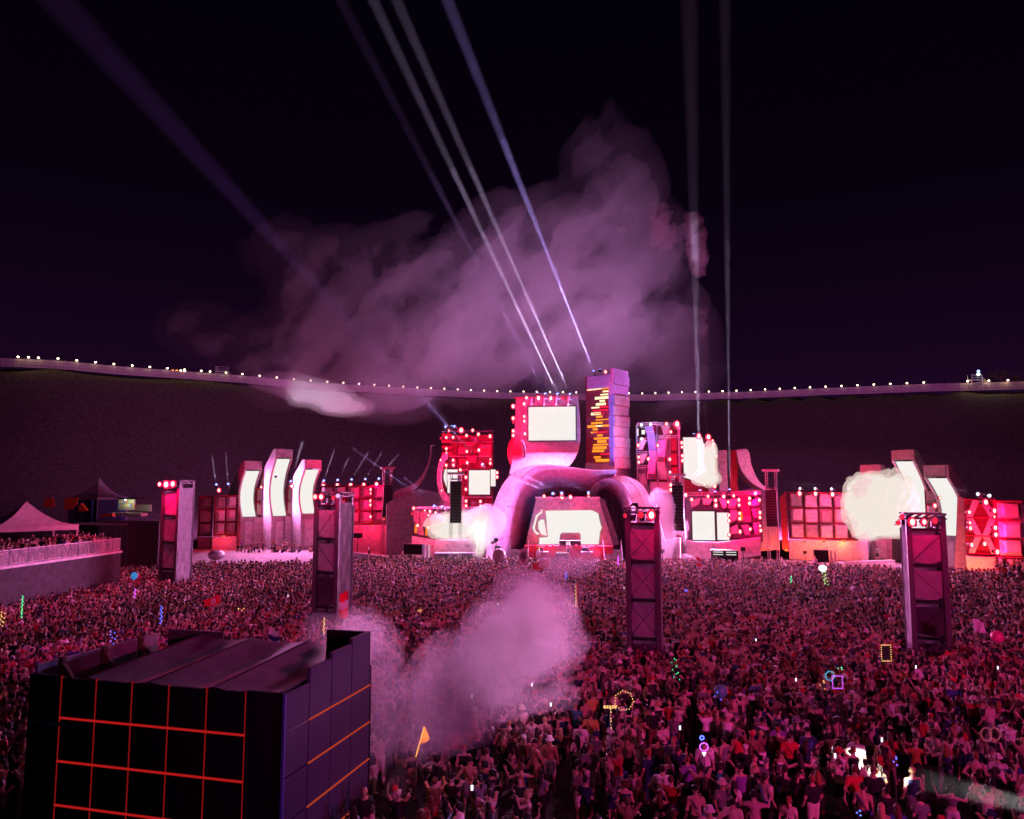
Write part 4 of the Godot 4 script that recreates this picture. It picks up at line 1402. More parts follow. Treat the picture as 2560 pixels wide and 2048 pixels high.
# ------------------------------------------------------------------ raised terrace and marquees at the left
func marquee(label: String, px: float, d: float, yaw: float, apex: float, eave: float, half: float, walls: bool, base := 0.0) -> void:
	var t := frame(px, d, yaw)
	t.origin.y = base
	var o := thing("marquee", label, "marquee", t, "peaked marquees")
	var ye := hit(t, px, eave).y
	var ya := hit(t, px, apex).y
	var corners := [Vector3(-half, ye, half), Vector3(half, ye, half), Vector3(half, ye, -half), Vector3(-half, ye, -half)]
	for k in 4:
		var st := new_st(true)
		var a: Vector3 = corners[k]
		var b: Vector3 = corners[(k + 1) % 4]
		var rows := []
		for i in 11:
			var v := i / 10.0
			var y := lerpf(ye, ya, pow(v, 1.9))
			var p := a.lerp(Vector3(0, ye, 0), v)
			var q := b.lerp(Vector3(0, ye, 0), v)
			rows.append([Vector3(p.x, y, p.z), Vector3((p.x + q.x) * 0.5, y - 0.15 * (1.0 - v), (p.z + q.z) * 0.5), Vector3(q.x, y, q.z)])
		sheet(st, rows)
		put("roof_slope", st, M.marquee, o)
		put_box("valance", (a + b) * 0.5 - Vector3(0, 0.22, 0), Vector3(0.06, 0.5, a.distance_to(b)), M.marquee, o, along(a, b))
		put_box("leg", Vector3(a.x * 0.98, ye * 0.5, a.z * 0.98), Vector3(0.16, ye, 0.16), M.steel, o)
		if walls:
			put_box("wall", (a + b) * 0.5 * Vector3(0.97, 0, 0.97) + Vector3(0, ye * 0.5, 0), Vector3(0.04, ye - 0.2, a.distance_to(b) * (0.3 if k == 0 else 0.9)), mat("blue_cloth", Vector3(0.1, 0.12, 0.3), 0.8), o, along(a, b))
	if not walls:
		for s in [[0, 1.0], [1, -1.0]]:
			var c: Vector3 = corners[s[0]]
			var st := new_st(true)
			tube(st, [Vector3(c.x * 0.95, ye - 0.3, c.z), Vector3(c.x * 0.96, ye * 0.6, c.z), Vector3(c.x * 0.97, ye * 0.3, c.z), Vector3(c.x * 0.96, 0.1, c.z)], [0.55, 0.3, 0.14, 0.2], 7)
			put("tied_curtain", st, M.marquee, o)


func left_platform() -> void:
	# terrace edge from (0,1430) to (308,1366) in the photograph, with people on top
	var a := ground_at(-70.0, 56.0)
	var b := ground_at(308.0, 74.0)
	a.y = pt(0.0, 1425.0, 58.0).y
	b.y = a.y
	var top := a.y
	var o := thing("viewing_terrace", "raised viewing terrace with a bright white rim at the left", "terrace", Transform3D(along(a, b), Vector3((a.x + b.x) * 0.5, 0, (a.z + b.z) * 0.5)))
	var n := a.distance_to(b)
	# local +z runs from a to b, local -x or +x points away from the crowd
	var away := -1.0 if (o.transform.basis.x.z > 0) else 1.0
	put_box("deck", Vector3(away * 7.0, top * 0.5 - 0.02, 0), Vector3(14.0, top, n), M.ply_dark, o)
	put_box("front_wall", Vector3(-away * 0.06, top * 0.5 - 0.05, 0), Vector3(0.1, top - 0.1, n), M.terrace_board, o)
	put_box("rim", Vector3(-away * 0.14, top + 0.02, 0), Vector3(0.28, 0.2, n), M.marquee, o)
	var panels := 9
	for k in panels:
		var z := -n * 0.5 + (k + 0.5) * n / panels
		var st := new_st()
		var l := n / panels - 0.12
		box(st, Vector3(0, top + 1.3, z), Vector3(0.06, 0.06, l))
		box(st, Vector3(0, top + 0.2, z), Vector3(0.05, 0.05, l))
		for j in 17:
			box(st, Vector3(0, top + 0.75, z - l * 0.5 + l * j / 16.0), Vector3(0.03, 1.1, 0.03))
		put("railing", st, mat("galvanised", Vector3(0.65, 0.63, 0.64), 0.5), o)
		put_box("post", Vector3(0.02, top + 0.7, z - n / panels * 0.5), Vector3(0.09, 1.4, 0.09), M.ply_dark, o)
	set_meta_terrace(o, a, b, top, away)
	marquee("white peaked marquee on the terrace at the left edge", 68.0, 74.0, -0.75, 1253.0, 1313.0, 3.6, false, 0.0)
	marquee("dim peaked marquee with blue curtains on the slope behind", 246.0, 150.0, -0.3, 1193.0, 1243.0, 3.7, true, 2.2)
	# backstage things beyond the terrace
	var wall := facade("container_wall", "long dark container wall behind the terrace", "container", 300.0, 88.0, SITE)
	slab("side", wall, 182.0, 1312.0, 244.0, 1400.0, -0.3, 0.0, M.black)
	slab("side", wall, 244.0, 1303.0, 398.0, 1420.0, -0.6, -0.3, M.ply_dark)
	slab("top_rim", wall, 182.0, 1309.0, 312.0, 1312.5, -0.4, 0.1, M.ply)
	for k in 9:
		slab("rib", wall, 250.0 + k * 16.0, 1306.0, 252.0 + k * 16.0, 1415.0, -0.3, -0.22, M.ply_dark)
	var stall := facade("lit_stall", "small stall with bright coloured posters and shelves, beside the dim marquee", "stall", 318.0, 120.0, -0.1)
	slab("back_wall", stall, 294.0, 1247.0, 338.0, 1275.0, -1.6, -1.4, M.ply)
	slab("roof", stall, 292.0, 1244.0, 340.0, 1248.0, -1.6, 0.8, M.black)
	slab("floor", stall, 262.0, 1283.0, 352.0, 1291.0, -1.5, 0.4, M.ply_pale)
	var rr := RandomNumberGenerator.new()
	rr.seed = 5
	for k in 14:
		var x := 297.0 + (k % 7) * 5.6
		var y := 1250.0 + (k / 7) * 10.0
		slab("poster", stall, x, y, x + 4.6, y + 8.0, -1.38, -1.34, mat("poster%d" % (k % 5), [Vector3(0.7, 0.6, 0.2), Vector3(0.6, 0.6, 0.62), Vector3(0.2, 0.35, 0.7), Vector3(0.65, 0.3, 0.1), Vector3(0.3, 0.5, 0.3)][k % 5], 0.7), stall)
	var lb := SphereMesh.new()
	lb.radius = 0.16
	lb.height = 0.3
	put("lamp_lens", lb, M.white_lens, stall, Transform3D(Basis.IDENTITY, at(stall, 313, 1249.5, -0.6)))
	omni(stall, at(stall, 313, 1254, 0.1), Vector3(0.9, 0.85, 0.6), 3.0, 0.1)
	var pile := facade("poster_screen", "low pale screen of pictures right of the lit stall", "screen", 358.0, 112.0, -0.2)
	slab("panel", pile, 339.0, 1262.0, 377.0, 1279.0, -0.2, 0.0, mat("picture", Vector3(0.75, 0.7, 0.62), 0.7, "fine", 0.9))
	slab("frame", pile, 338.0, 1279.0, 378.0, 1281.0, -0.2, 0.1, M.black)
	omni(pile, at(pile, 358, 1262, 2.2), Vector3(1, 0.9, 0.7), 1.0, 0.1)
	for k in 4:
		var x: float = [120.0, 177.0, 208.0, 262.0][k]
		var f := facade("banner", ["small red banner with a round hole, leftmost in the dark", "red banner with a dark scrawl left of the dim marquee", "low red tent flap before the dim marquee", "red inflatable sofa before the lit stall"][k], "banner", x, 110.0, 0.0)
		match k:
			0: poly_px("cloth", f, [[108, 1268], [111, 1246], [130, 1244], [135, 1254], [135, 1266], [128, 1270]], -0.1, 0.0, mat("banner_red", Vector3(0.6, 0.06, 0.02), 0.8))
			1: poly_px("cloth", f, [[159, 1274], [162, 1244], [195, 1244], [192, 1262], [182, 1274]], -0.1, 0.0, M.banner_red)
			2: poly_px("cloth", f, [[192, 1278], [202, 1258], [217, 1276], [206, 1279]], -0.5, 0.0, M.banner_red)
			3: poly_px("cloth", f, [[247, 1293], [255, 1285], [279, 1284], [282, 1292]], -0.8, 0.0, M.banner_red)
		put_box("pole", Vector3(-0.9, 0.9, -0.2), Vector3(0.06, 1.8, 0.06), M.dark_steel, f)


var terrace := {}


func set_meta_terrace(o: Node3D, a: Vector3, b: Vector3, top: float, away: float) -> void:
	terrace = {"t": o.transform, "len": a.distance_to(b), "top": top, "away": away}


# ------------------------------------------------------------------ red stage lamps
func lamp_group(where: String, d: float, energy: float, spots: Array) -> void:
	var order := spots.duplicate()
	order.sort_custom(func(a, b): return a[1] < b[1] if a[1] != b[1] else a[0] < b[0])
	for i in order.size():
		var q: Array = order[i]
		var size: float = q[2] if q.size() > 2 else 1.0
		var p := pt(q[0], q[1], d)
		var o := thing("stage_lamp", "red stage lamp on %s, %s from the top" % [where, word(i + 1)], "stage lamp", Transform3D(Basis.IDENTITY, p), "glowing red stage lamps")
		var r := 0.2 * size
		var can := new_st(true)
		tube(can, [Vector3(0, 0, -0.5 * size), Vector3(0, 0, -0.02)], [r * 0.8, r * 1.1], 10)
		put("housing", can, M.black, o)
		put_box("yoke", Vector3(0, -r * 1.25, -0.25), Vector3(r * 2.4, 0.05, 0.08), M.dark_steel, o)
		put("lamp_lens", lens_mesh, M.red_lens if size >= 0.7 else M.red_lens_small, o, Transform3D(Basis.from_scale(Vector3(r * 1.35, r * 1.6, r * 0.4)), Vector3.ZERO))
		if size >= 0.7:
			put("lamp_core", lens_mesh, M.lamp_core, o, Transform3D(Basis.from_scale(Vector3(r * 0.75, r * 1.0, r * 0.25)), Vector3(0, 0, r * 0.4)))
			omni(o, Vector3(0, 0, 0.45), Vector3(1.0, 0.0, 0.09), energy * size * size, 0.12)


var lens_mesh: SphereMesh


func red_lamps() -> void:
	lens_mesh = SphereMesh.new()
	lens_mesh.radius = 1.0
	lens_mesh.height = 2.0
	lens_mesh.radial_segments = 8
	lens_mesh.rings = 3
	var e := 7.0
	lamp_group("the left wing roof", 128.0, e * 1.6, [[547.5, 1226, 1.4], [653, 1218, 0.9], [729.5, 1215, 1.4], [808.7, 1212.7, 1.4], [843.5, 1212.7, 1.4], [877, 1212.7, 1.5], [909.6, 1212, 1.4], [941.4, 1210.6, 1.5]])
	lamp_group("the wide left tile wall", 125.0, e, [[926.6, 1224], [926.6, 1234, 0.7], [926, 1252], [926, 1263], [958.6, 1259.6], [926.5, 1292], [959, 1287], [959, 1298, 0.8]])
	lamp_group("the low left screen", 104.5, e, [[1034, 1271], [1030, 1285, 0.6], [1062, 1276.5, 0.7], [1075, 1278.6], [1057, 1290, 0.6], [1071, 1288, 0.7], [1044, 1314], [1071, 1319], [1089, 1282, 0.8], [1086, 1330]])
	lamp_group("the left scaffold block", 110.6, e, [[1121.5, 1077, 0.8], [1153, 1076, 1.6], [1181.7, 1076], [1196, 1086, 1.1], [1225, 1091, 1.2], [1166.5, 1089], [1116, 1094], [1132.7, 1093.5], [1102, 1095.6, 0.6], [1116, 1122], [1116, 1132, 0.7], [1167, 1129], [1197, 1125.4, 1.1], [1102, 1150.5, 0.8], [1133, 1151], [1133.6, 1163], [1115.6, 1163.5], [1168, 1157], [1226, 1148.4, 0.7], [1226, 1158.7], [1151, 1175], [1164.4, 1193.6], [1164.4, 1223.6], [1165, 1253], [1165, 1265], [1201, 1254], [1201, 1264.7, 0.7], [1242.7, 1182], [1242.7, 1193], [1103.6, 1227, 0.7], [1157, 1277]])
	lamp_group("the main screen wall", 109.6, e * 1.5, [[1293, 997.5, 0.6], [1316, 995, 1.1], [1346, 995.5, 1.5], [1377, 996, 1.3], [1310, 1010, 1.2], [1282.7, 1016, 1.3], [1310.8, 1041.7], [1310.8, 1053.5], [1282.7, 1046, 1.2], [1283, 1056, 0.6], [1311.6, 1075, 0.5], [1312, 1085, 1.1], [1283, 1077.7, 1.1], [1283, 1089, 1.1], [1406, 996.5, 0.6]])
	lamp_group("the LED tower roof", 108.5, e, [[1513.6, 930, 1.1]])
	lamp_group("the DJ booth roof", 103.2, e, [[1360, 1241], [1405, 1243, 1.4], [1426, 1243, 1.2], [1472, 1240]])
	lamp_group("the right band block", 108.2, e, [[1666, 1060, 1.1], [1692.4, 1060.4, 1.8], [1677, 1080], [1595.7, 1113.6, 1.1], [1644, 1114], [1596.5, 1143], [1620.5, 1147.5, 1.1], [1597, 1156], [1674, 1148.6, 1.1], [1675, 1181, 0.9], [1675.5, 1193, 0.6], [1676.8, 1212.8, 1.2], [1747, 1091, 1.5], [1771, 1092.7, 1.6], [1781.7, 1101.6, 0.7], [1783, 1111.5, 1.3], [1791, 1140.7, 0.9], [1785.3, 1173.6], [1786.7, 1216, 1.2], [1760.6, 1211], [1703.7, 1107], [1704.7, 1118, 0.8], [1705.8, 1139.7], [1706, 1152]])
	lamp_group("the low right screen", 101.6, e, [[1677, 1225, 1.2], [1714, 1238, 1.2], [1728.7, 1249], [1770, 1241], [1788.8, 1251.5, 1.1], [1789.5, 1264, 1.2], [1809, 1241.5, 1.2], [1820.4, 1255], [1834, 1239.5], [1847, 1250, 1.1], [1848, 1263], [1873.5, 1246, 1.1], [1873.5, 1258.5, 1.1], [1888, 1233.7, 1.3], [1898, 1250.5, 1.1], [1899.5, 1281.6, 1.1], [1899.8, 1294], [1900, 1315, 0.8], [1901.5, 1326.7, 1.1], [1848.7, 1283.6], [1849, 1297, 1.1], [1850, 1329.4, 1.1], [1875.4, 1323], [1822, 1288], [1823, 1302], [1823, 1337]])
	lamp_group("the right wing roof", 110.0, e * 1.6, [[1998.8, 1234, 1.5], [2038.5, 1234.6, 1.4], [2080.6, 1236, 1.5], [2121, 1235.5, 1.2]])
	lamp_group("the right tile wall end", 108.5, e, [[2147, 1289.7], [2147.3, 1302, 0.8], [2148.7, 1339]])
	lamp_group("the crossed facet block", 88.0, e, [[2337, 1264.5, 1.1], [2350, 1244.8, 0.8], [2463.8, 1255.8, 1.4], [2423, 1281], [2424.6, 1307, 0.8], [2426, 1321, 1.1], [2429, 1362.5, 1.1], [2461, 1360, 1.1], [2485.5, 1277, 1.2], [2485.8, 1292, 0.7], [2487.8, 1319.6, 1.2], [2489, 1337, 1.2], [2492.7, 1380, 1.3], [2424.6, 1453, 0.8], [2443.5, 1464.5, 1.2]])
	lamp_group("the leftmost delay tower", 74.2, 16.0, [[399, 1211, 0.9], [416, 1211.5, 1.4], [432.5, 1210, 1.2]])
	lamp_group("the dark red delay tower", 52.2, 7.0, [[788, 1242, 0.7], [803, 1242.5, 0.8], [833, 1245, 0.5]])
	lamp_group("the pink braced delay tower", 42.3, 8.0, [[1563, 1289.5, 0.4], [1602, 1287.5, 0.6], [1628, 1288, 1.0]])
	lamp_group("the rightmost delay tower", 42.6, 8.0, [[2247, 1307, 0.5], [2256, 1293, 0.5], [2280, 1305.5, 0.9], [2310, 1305, 0.7], [2338, 1302, 0.6]])


# ------------------------------------------------------------------ moving heads and their beams
func beam(label: String, from: Vector3, to: Vector3, half_deg: float, c: Vector3, energy: float, density: float, blue := true, near := 4.0) -> void:
	var dir := (to - from).normalized()
	var o := thing("moving_head", label, "moving head lamp", Transform3D(Basis.IDENTITY, from), "moving heads that throw beams")
	var bs := along(Vector3.ZERO, dir)
	var h := new_st(true)
	tube(h, [-dir * 0.55, -dir * 0.3, -dir * 0.03], [0.1, 0.2, 0.17], 10)
	put("head", h, M.black, o)
	put_box("yoke_base", -dir * 0.35 - Vector3(0, 0.35, 0), Vector3(0.4, 0.2, 0.3), M.black, o)
	put("lamp_lens", lens_mesh, M.blue_lens if blue else M.white_lens, o, Transform3D(bs * Basis.from_scale(Vector3(0.2, 0.2, 0.1)), Vector3.ZERO))
	spot(o, dir * 0.16, dir * 10.0, half_deg, c, energy, 0.5, 0.04)
	var n := from.distance_to(to)
	var r := tan(deg_to_rad(half_deg * 1.04))
	var b := Node3D.new()
	b.name = called("light_beam")
	add_child(b)
	b.position = from
	tag(b, label.replace("moving head", "smoky light beam of the moving head"), "light beam", "light beams", "stuff")
	# the smoke in the beam thins out away from the stage
	var cuts := [0.2, 14.0, 34.0, n] if n > 50.0 else [0.2, n]
	for k in cuts.size() - 1:
		var st := new_st(true)
		var l0: float = cuts[k] + 0.01
		var l1: float = cuts[k + 1] - 0.01
		tube(st, [dir * l0, dir * (l0 + l1) * 0.5, dir * l1], [0.03 + l0 * r, 0.03 + (l0 + l1) * 0.5 * r, 0.03 + l1 * r], 14)
		put("beam_smoke", st, fog(density * ([near, sqrt(near), 1.0][k] if cuts.size() > 2 else 1.0)), b)


func moving_heads() -> void:
	var v := Vector3(0.45, 0.34, 1.0)
	var w := Vector3(0.75, 0.6, 1.0)
	# big sky beams
	var d := 108.0
	beam("moving head on the LED tower roof", pt(1484, 927, d), pt(1095, -60, 84.0), 0.95, v, 130000.0, 0.006)
	beam("right moving head over the main screen", pt(1425, 985, d), pt(965, -60, 84.0), 0.8, w, 90000.0, 0.006)
	beam("middle moving head over the main screen", pt(1394, 984.5, d), pt(905, -60, 84.0), 0.8, w, 90000.0, 0.006)
	beam("left moving head over the main screen", pt(1363, 984, d), pt(820, -60, 84.0), 0.8, v, 22000.0, 0.006)
	beam("left moving head on the left scaffold roof", pt(1114, 1067, d), pt(-40, -200, 62.0), 1.4, Vector3(0.24, 0.14, 1.0), 13000.0, 0.005, true, 0.8)
	beam("right moving head on the left scaffold roof", pt(1136, 1066, d), pt(960, 890, 98.0), 0.6, w, 4000.0, 0.03)
	beam("moving head above the square left screen", pt(1206, 1161, 107.0), pt(1040, 975, 90.0), 0.5, v, 22000.0, 0.05)
	beam("left moving head on the low left screen", pt(1085, 1265, 103.0), pt(880, 1120, 90.0), 0.45, v, 12000.0, 0.05)
	beam("right moving head on the low left screen", pt(1105, 1267, 103.0), pt(1010, 1195, 97.0), 0.6, v, 15000.0, 0.05)
	beam("left moving head on the DJ booth roof", pt(1382, 1234, 102.0), pt(1270, 1190, 92.0), 0.9, v, 13000.0, 0.05)
	beam("middle moving head on the DJ booth roof", pt(1404, 1233, 102.0), pt(1310, 1188, 92.0), 0.9, v, 13000.0, 0.05)
	beam("right moving head on the DJ booth roof", pt(1471, 1232, 102.0), pt(1395, 1195, 94.0), 0.8, v, 6000.0, 0.05)
	beam("left moving head behind the low right screen", pt(1750, 1226, 104.0), pt(1722, -60, 96.0), 1.1, w, 26000.0, 0.005)
	beam("middle moving head behind the low right screen", pt(1788, 1229, 104.0), pt(1730, 780, 101.0), 0.9, v, 2500.0, 0.008)
	beam("right moving head behind the low right screen", pt(1824, 1224, 104.0), pt(1812, -60, 96.0), 0.75, w, 30000.0, 0.005)
	# the same roofs throw wide violet light up into the smoke
	for k in 4:
		var q: Array = [[1345.0, 986.0, 1330.0, 560.0, "violet flood on the roof of the main screen wall"], [1500.0, 927.0, 1480.0, 420.0, "violet flood on the roof of the LED tower"], [1130.0, 1068.0, 900.0, 760.0, "violet flood on the left scaffold roof"], [1735.0, 1088.0, 1640.0, 700.0, "violet flood on the roof over the tall right screen"]][k]
		var p := pt(q[0], q[1], 110.0)
		var o := thing("violet_flood", q[4], "flood lamp", Transform3D(Basis.IDENTITY, p), "violet floods on the stage roofs")
		put_box("housing", Vector3(0, 0, 0), Vector3(0.5, 0.3, 0.4), M.black, o)
		put("lamp_lens", lens_mesh, M.blue_lens, o, Transform3D(Basis.from_scale(Vector3(0.2, 0.08, 0.16)), Vector3(0, 0.17, 0)))
		spot(o, Vector3(0, 0.35, 0), pt(q[2], q[3], 134.0) - p, 58.0, Vector3(0.85, 0.32, 0.85), [1500.0, 1200.0, 1200.0, 800.0][k], 0.8, 0.2)
	# floods on stands behind the stage wash the hillside
	for k in 3:
		var p := Vector3([-42.0, 4.0, 50.0][k], 5.0, -147.0)
		var o := thing("rear_flood", "violet flood on a stand behind the stage, %s of three" % ["left one", "middle one", "right one"][k], "flood lamp", Transform3D(Basis.IDENTITY, p), "violet floods behind the stage")
		put_box("housing", Vector3.ZERO, Vector3(0.5, 0.4, 0.3), M.black, o)
		put_box("stand", Vector3(0, -2.6, 0), Vector3(0.1, 4.8, 0.1), M.black, o)
		put("lamp_lens", lens_mesh, glow("violet_lens", Vector3(0.5, 0.3, 1), 1.0), o, Transform3D(Basis.from_scale(Vector3(0.2, 0.16, 0.06)), Vector3(0, 0, -0.16)))
		spot(o, Vector3(0, 0, -0.35), Vector3([-60.0, 0.0, 70.0][k], 30, -120), 60.0, Vector3(0.8, 0.14, 0.72), [11000.0, 14000.0, 13000.0][k], 0.9, 0.2)
	# short beams over the wings
	var li := [[540.7, 1211.5, 530, 1140], [570.3, 1210, 564, 1130], [727, 1203, 756, 1105], [809.6, 1201.7, 835, 1125], [844.3, 1200, 872, 1145], [879, 1198.7, 920, 1130], [913.2, 1197.8, 955, 1130], [946.7, 1197, 995, 1135]]
	for i in li.size():
		beam("moving head on the left wing roof, %s from the left" % word(i + 1), pt(li[i][0], li[i][1], 127.0), pt(li[i][2], li[i][3], 121.0), 1.3, w, 1300.0, 0.05, i != 99)
	var ri := [[2000, 1221.6, 1925, 1206], [2038, 1221.6, 1970, 1205], [2079, 1222.5, 2010, 1206], [2122, 1222, 2070, 1207], [2445, 1235.5, 2350, 1214], [2474, 1239.5, 2440, 1230]]
	for i in ri.size():
		var dd := 108.0 if i < 4 else 88.0
		beam("moving head on the right wing roof, %s from the left" % word(i + 1), pt(ri[i][0], ri[i][1], dd), pt(ri[i][2], ri[i][3], dd - 3.0), 1.0, w, 1000.0, 0.05, false)
	for k in 3:
		var q: Array = [[1603.5, 1062.5], [1626.5, 1061.0], [1604.5, 1097.5]][k]
		var o := thing("white_lamp", "small white lamp on the band block truss, %s from the top" % word(k + 1), "stage lamp", Transform3D(Basis.IDENTITY, pt(q[0], q[1], 108.3)), "white lamps of the band block")
		put_box("housing", Vector3(0, 0, -0.3), Vector3(0.4, 0.4, 0.4), M.black, o)
		put("lamp_lens", lens_mesh, M.white_lens, o, Transform3D(Basis.from_scale(Vector3(0.22, 0.22, 0.12)), Vector3.ZERO))
		omni(o, Vector3(0.4, -0.3, 0.5), Vector3(0.35, 0.4, 1.0), 7.0, 0.1)
	# violet wash on the LED tower and hood
	for k in 2:
		var p: Vector3 = [pt(1640, 1330, 92.0), pt(1240, 1350, 93.0)][k]
		var o := thing("violet_wash_lamp", ["violet wash lamp aimed at the LED tower, by the right stairs", "violet wash lamp aimed at the hood, by the left stairs"][k], "wash lamp", Transform3D(Basis.IDENTITY, p))
		put_box("housing", Vector3(0, 0, 0), Vector3(0.5, 0.4, 0.5), M.black, o)
		var st := new_st()
		bar(st, Vector3(0, -0.2, 0), Vector3(0, -p.y, 0), 0.1)
		put("stand", st, M.black, o)
		put("lamp_lens", lens_mesh, glow("violet_lens", Vector3(0.5, 0.3, 1), 1.0), o, Transform3D(Basis.from_scale(Vector3(0.2, 0.1, 0.2)), Vector3(0, 0.25, 0)))
		spot(o, Vector3(0, 0.5, 0), [pt(1530, 1010, 109.0), pt(1400, 1230, 106.0)][k] - p, 26.0, Vector3(0.4, 0.3, 1.0), [900.0, 130.0][k], 0.8, 0.15)


func wash_masts() -> void:
	# the lights that stand on the camera's side of the crowd, just outside the frame
	var masts := [[Vector3(22, 13, 8), Vector3(9, 0, -60), Vector3(1.0, 0.05, 0.42), 560.0, "lighting mast with magenta floods at the right, behind the crowd"], [Vector3(-36, 13, -27), Vector3(-12, 0, -52), Vector3(1.0, 0.03, 0.34), 300.0, "lighting mast with red floods at the left, behind the crowd"]]
	for m in masts:
		var p: Vector3 = m[0]
		var o := thing("lighting_mast", m[4], "lighting mast", Transform3D(Basis.IDENTITY, p * Vector3(1, 0, 1)), "lighting masts")
		truss("mast", o, Vector3.ZERO, Vector3(0, p.y, 0), 0.4, M.dark_steel)
		put_box("crossbar", Vector3(0, p.y, 0), Vector3(3.4, 0.2, 0.2), M.dark_steel, o)
		for k in 3:
			var c := Vector3((k - 1) * 1.2, p.y + 0.3, -0.1)
			put_box("flood_lamp", c, Vector3(0.7, 0.45, 0.3), M.black, o)
			var lens: Vector3 = m[2]
			put_box("lamp_lens", c - Vector3(0, 0, 0.17), Vector3(0.6, 0.36, 0.03), glow("flood%.2f" % lens.z, lens, 1.5), o)
			spot(o, c - Vector3(0, 0, 0.35), (m[1] - o.position) + Vector3((k - 1) * 26.0, 0, 0), 19.0, m[2], m[3], 0.6, 0.2)
	# pink wash heads on two of the delay towers, aimed at the drifting smoke
	for k in 2:
		var q: Array = [[Vector3(6.9, 9.3, -43.4), pt(1310, 1610, 31.0), "pink wash head under the truss of the braced tower", 900.0, 13.0], [Vector3(-12.0, 9.9, -52.6), pt(905, 1670, 29.5), "pink wash head under the truss of the dark red tower", 1100.0, 7.0]][k]
		var wp: Vector3 = q[0]
		var wo := thing("wash_head", q[2], "wash lamp", Transform3D(along(q[1], wp), wp), "pink wash heads on the delay towers")
		put_box("housing", Vector3(0, 0, 0.2), Vector3(0.35, 0.35, 0.4), M.black, wo)
		put("lamp_lens", lens_mesh, glow("pink_lens", Vector3(1, 0.35, 0.8), 1.5), wo, Transform3D(Basis.from_scale(Vector3(0.16, 0.16, 0.06)), Vector3.ZERO))
		spot(wo, Vector3(0, 0, -0.1), Vector3(0, 0, -5), q[4], Vector3(1, 0.3, 0.75), q[3], 0.7, 0.15)
	# a violet flood on the right for the box side, and the white follow spot
	var o2 := thing("follow_spot", "white follow spot on a stand at the lower right, its beam on the crowd", "follow spot", Transform3D(Basis.IDENTITY, Vector3(11.6, 0, -12.6)))
	put_box("stand", Vector3(0, 2.1, 0), Vector3(0.12, 4.2, 0.12), M.black, o2)
	put_box("body", Vector3(0.15, 4.5, 0.5), Vector3(0.4, 0.45, 1.0), M.black, o2)
	put("lamp_lens", lens_mesh, M.white_lens, o2, Transform3D(Basis.from_scale(Vector3(0.18, 0.18, 0.1)), Vector3(0, 4.6, -0.1)))
	var target := pt(2330, 1955, 22.4)
	spot(o2, Vector3(0, 4.6, -0.3), target - o2.position, 2.0, Vector3(1, 0.98, 0.95), 2400.0, 0.6, 0.04)
	spot(o2, Vector3(-0.3, 5.0, 0.2), Vector3(-4.8, 3, -22) - o2.position, 24.0, Vector3(0.42, 0.22, 1.0), 55.0, 0.6, 0.1)
	var from := o2.position + Vector3(0, 4.6, -0.2)
	var dir := (target - from).normalized()
	var bm := Node3D.new()
	bm.name = called("light_beam")
	add_child(bm)
	bm.position = from
	tag(bm, "pale smoky beam crossing the lower right corner", "light beam", "light beams", "stuff")
	var cuts := [0.3, 5.0, 8.0, 10.5]
	for k in 3:
		var st := new_st(true)
		tube(st, [dir * (cuts[k] + 0.01), dir * (cuts[k + 1] - 0.01)], [0.03 + cuts[k] * 0.04, 0.03 + cuts[k + 1] * 0.04], 14)
		put("beam_smoke", st, fog([0.02, 0.012, 0.004][k]), bm)
	# a second, pink head on the same stand points level through the smoke
	put_box("pink_head", Vector3(-0.35, 4.6, 0.1), Vector3(0.35, 0.4, 0.5), M.black, o2)
	put("lamp_lens", lens_mesh, M.pink_lens, o2, Transform3D(Basis.from_scale(Vector3(0.15, 0.15, 0.06)), Vector3(-0.4, 4.6, -0.2)))
	spot(o2, Vector3(-0.42, 4.65, -0.32), pt(1250, 1550, 31.0) - o2.position, 12.0, Vector3(1, 0.36, 0.85), 800.0, 0.8, 0.1)
	# a white head on the left wing roof lights the pale streak over it
	var sh := thing("moving_head", "white moving head on the left wing roof aimed into the pale smoke streak", "moving head lamp", Transform3D(Basis.IDENTITY, pt(690, 1190, 128.0)), "moving heads that throw beams")
	put_box("head", Vector3(0, -0.1, 0), Vector3(0.4, 0.4, 0.4), M.black, sh)
	put("lamp_lens", lens_mesh, M.white_lens, sh, Transform3D(Basis.from_scale(Vector3(0.18, 0.1, 0.18)), Vector3(0, 0.12, 0)))
	spot(sh, Vector3(0, 0.25, 0), pt(835, 1000, 110.5) - sh.position, 19.0, Vector3(0.9, 0.85, 1.0), 1700.0, 0.7, 0.1)


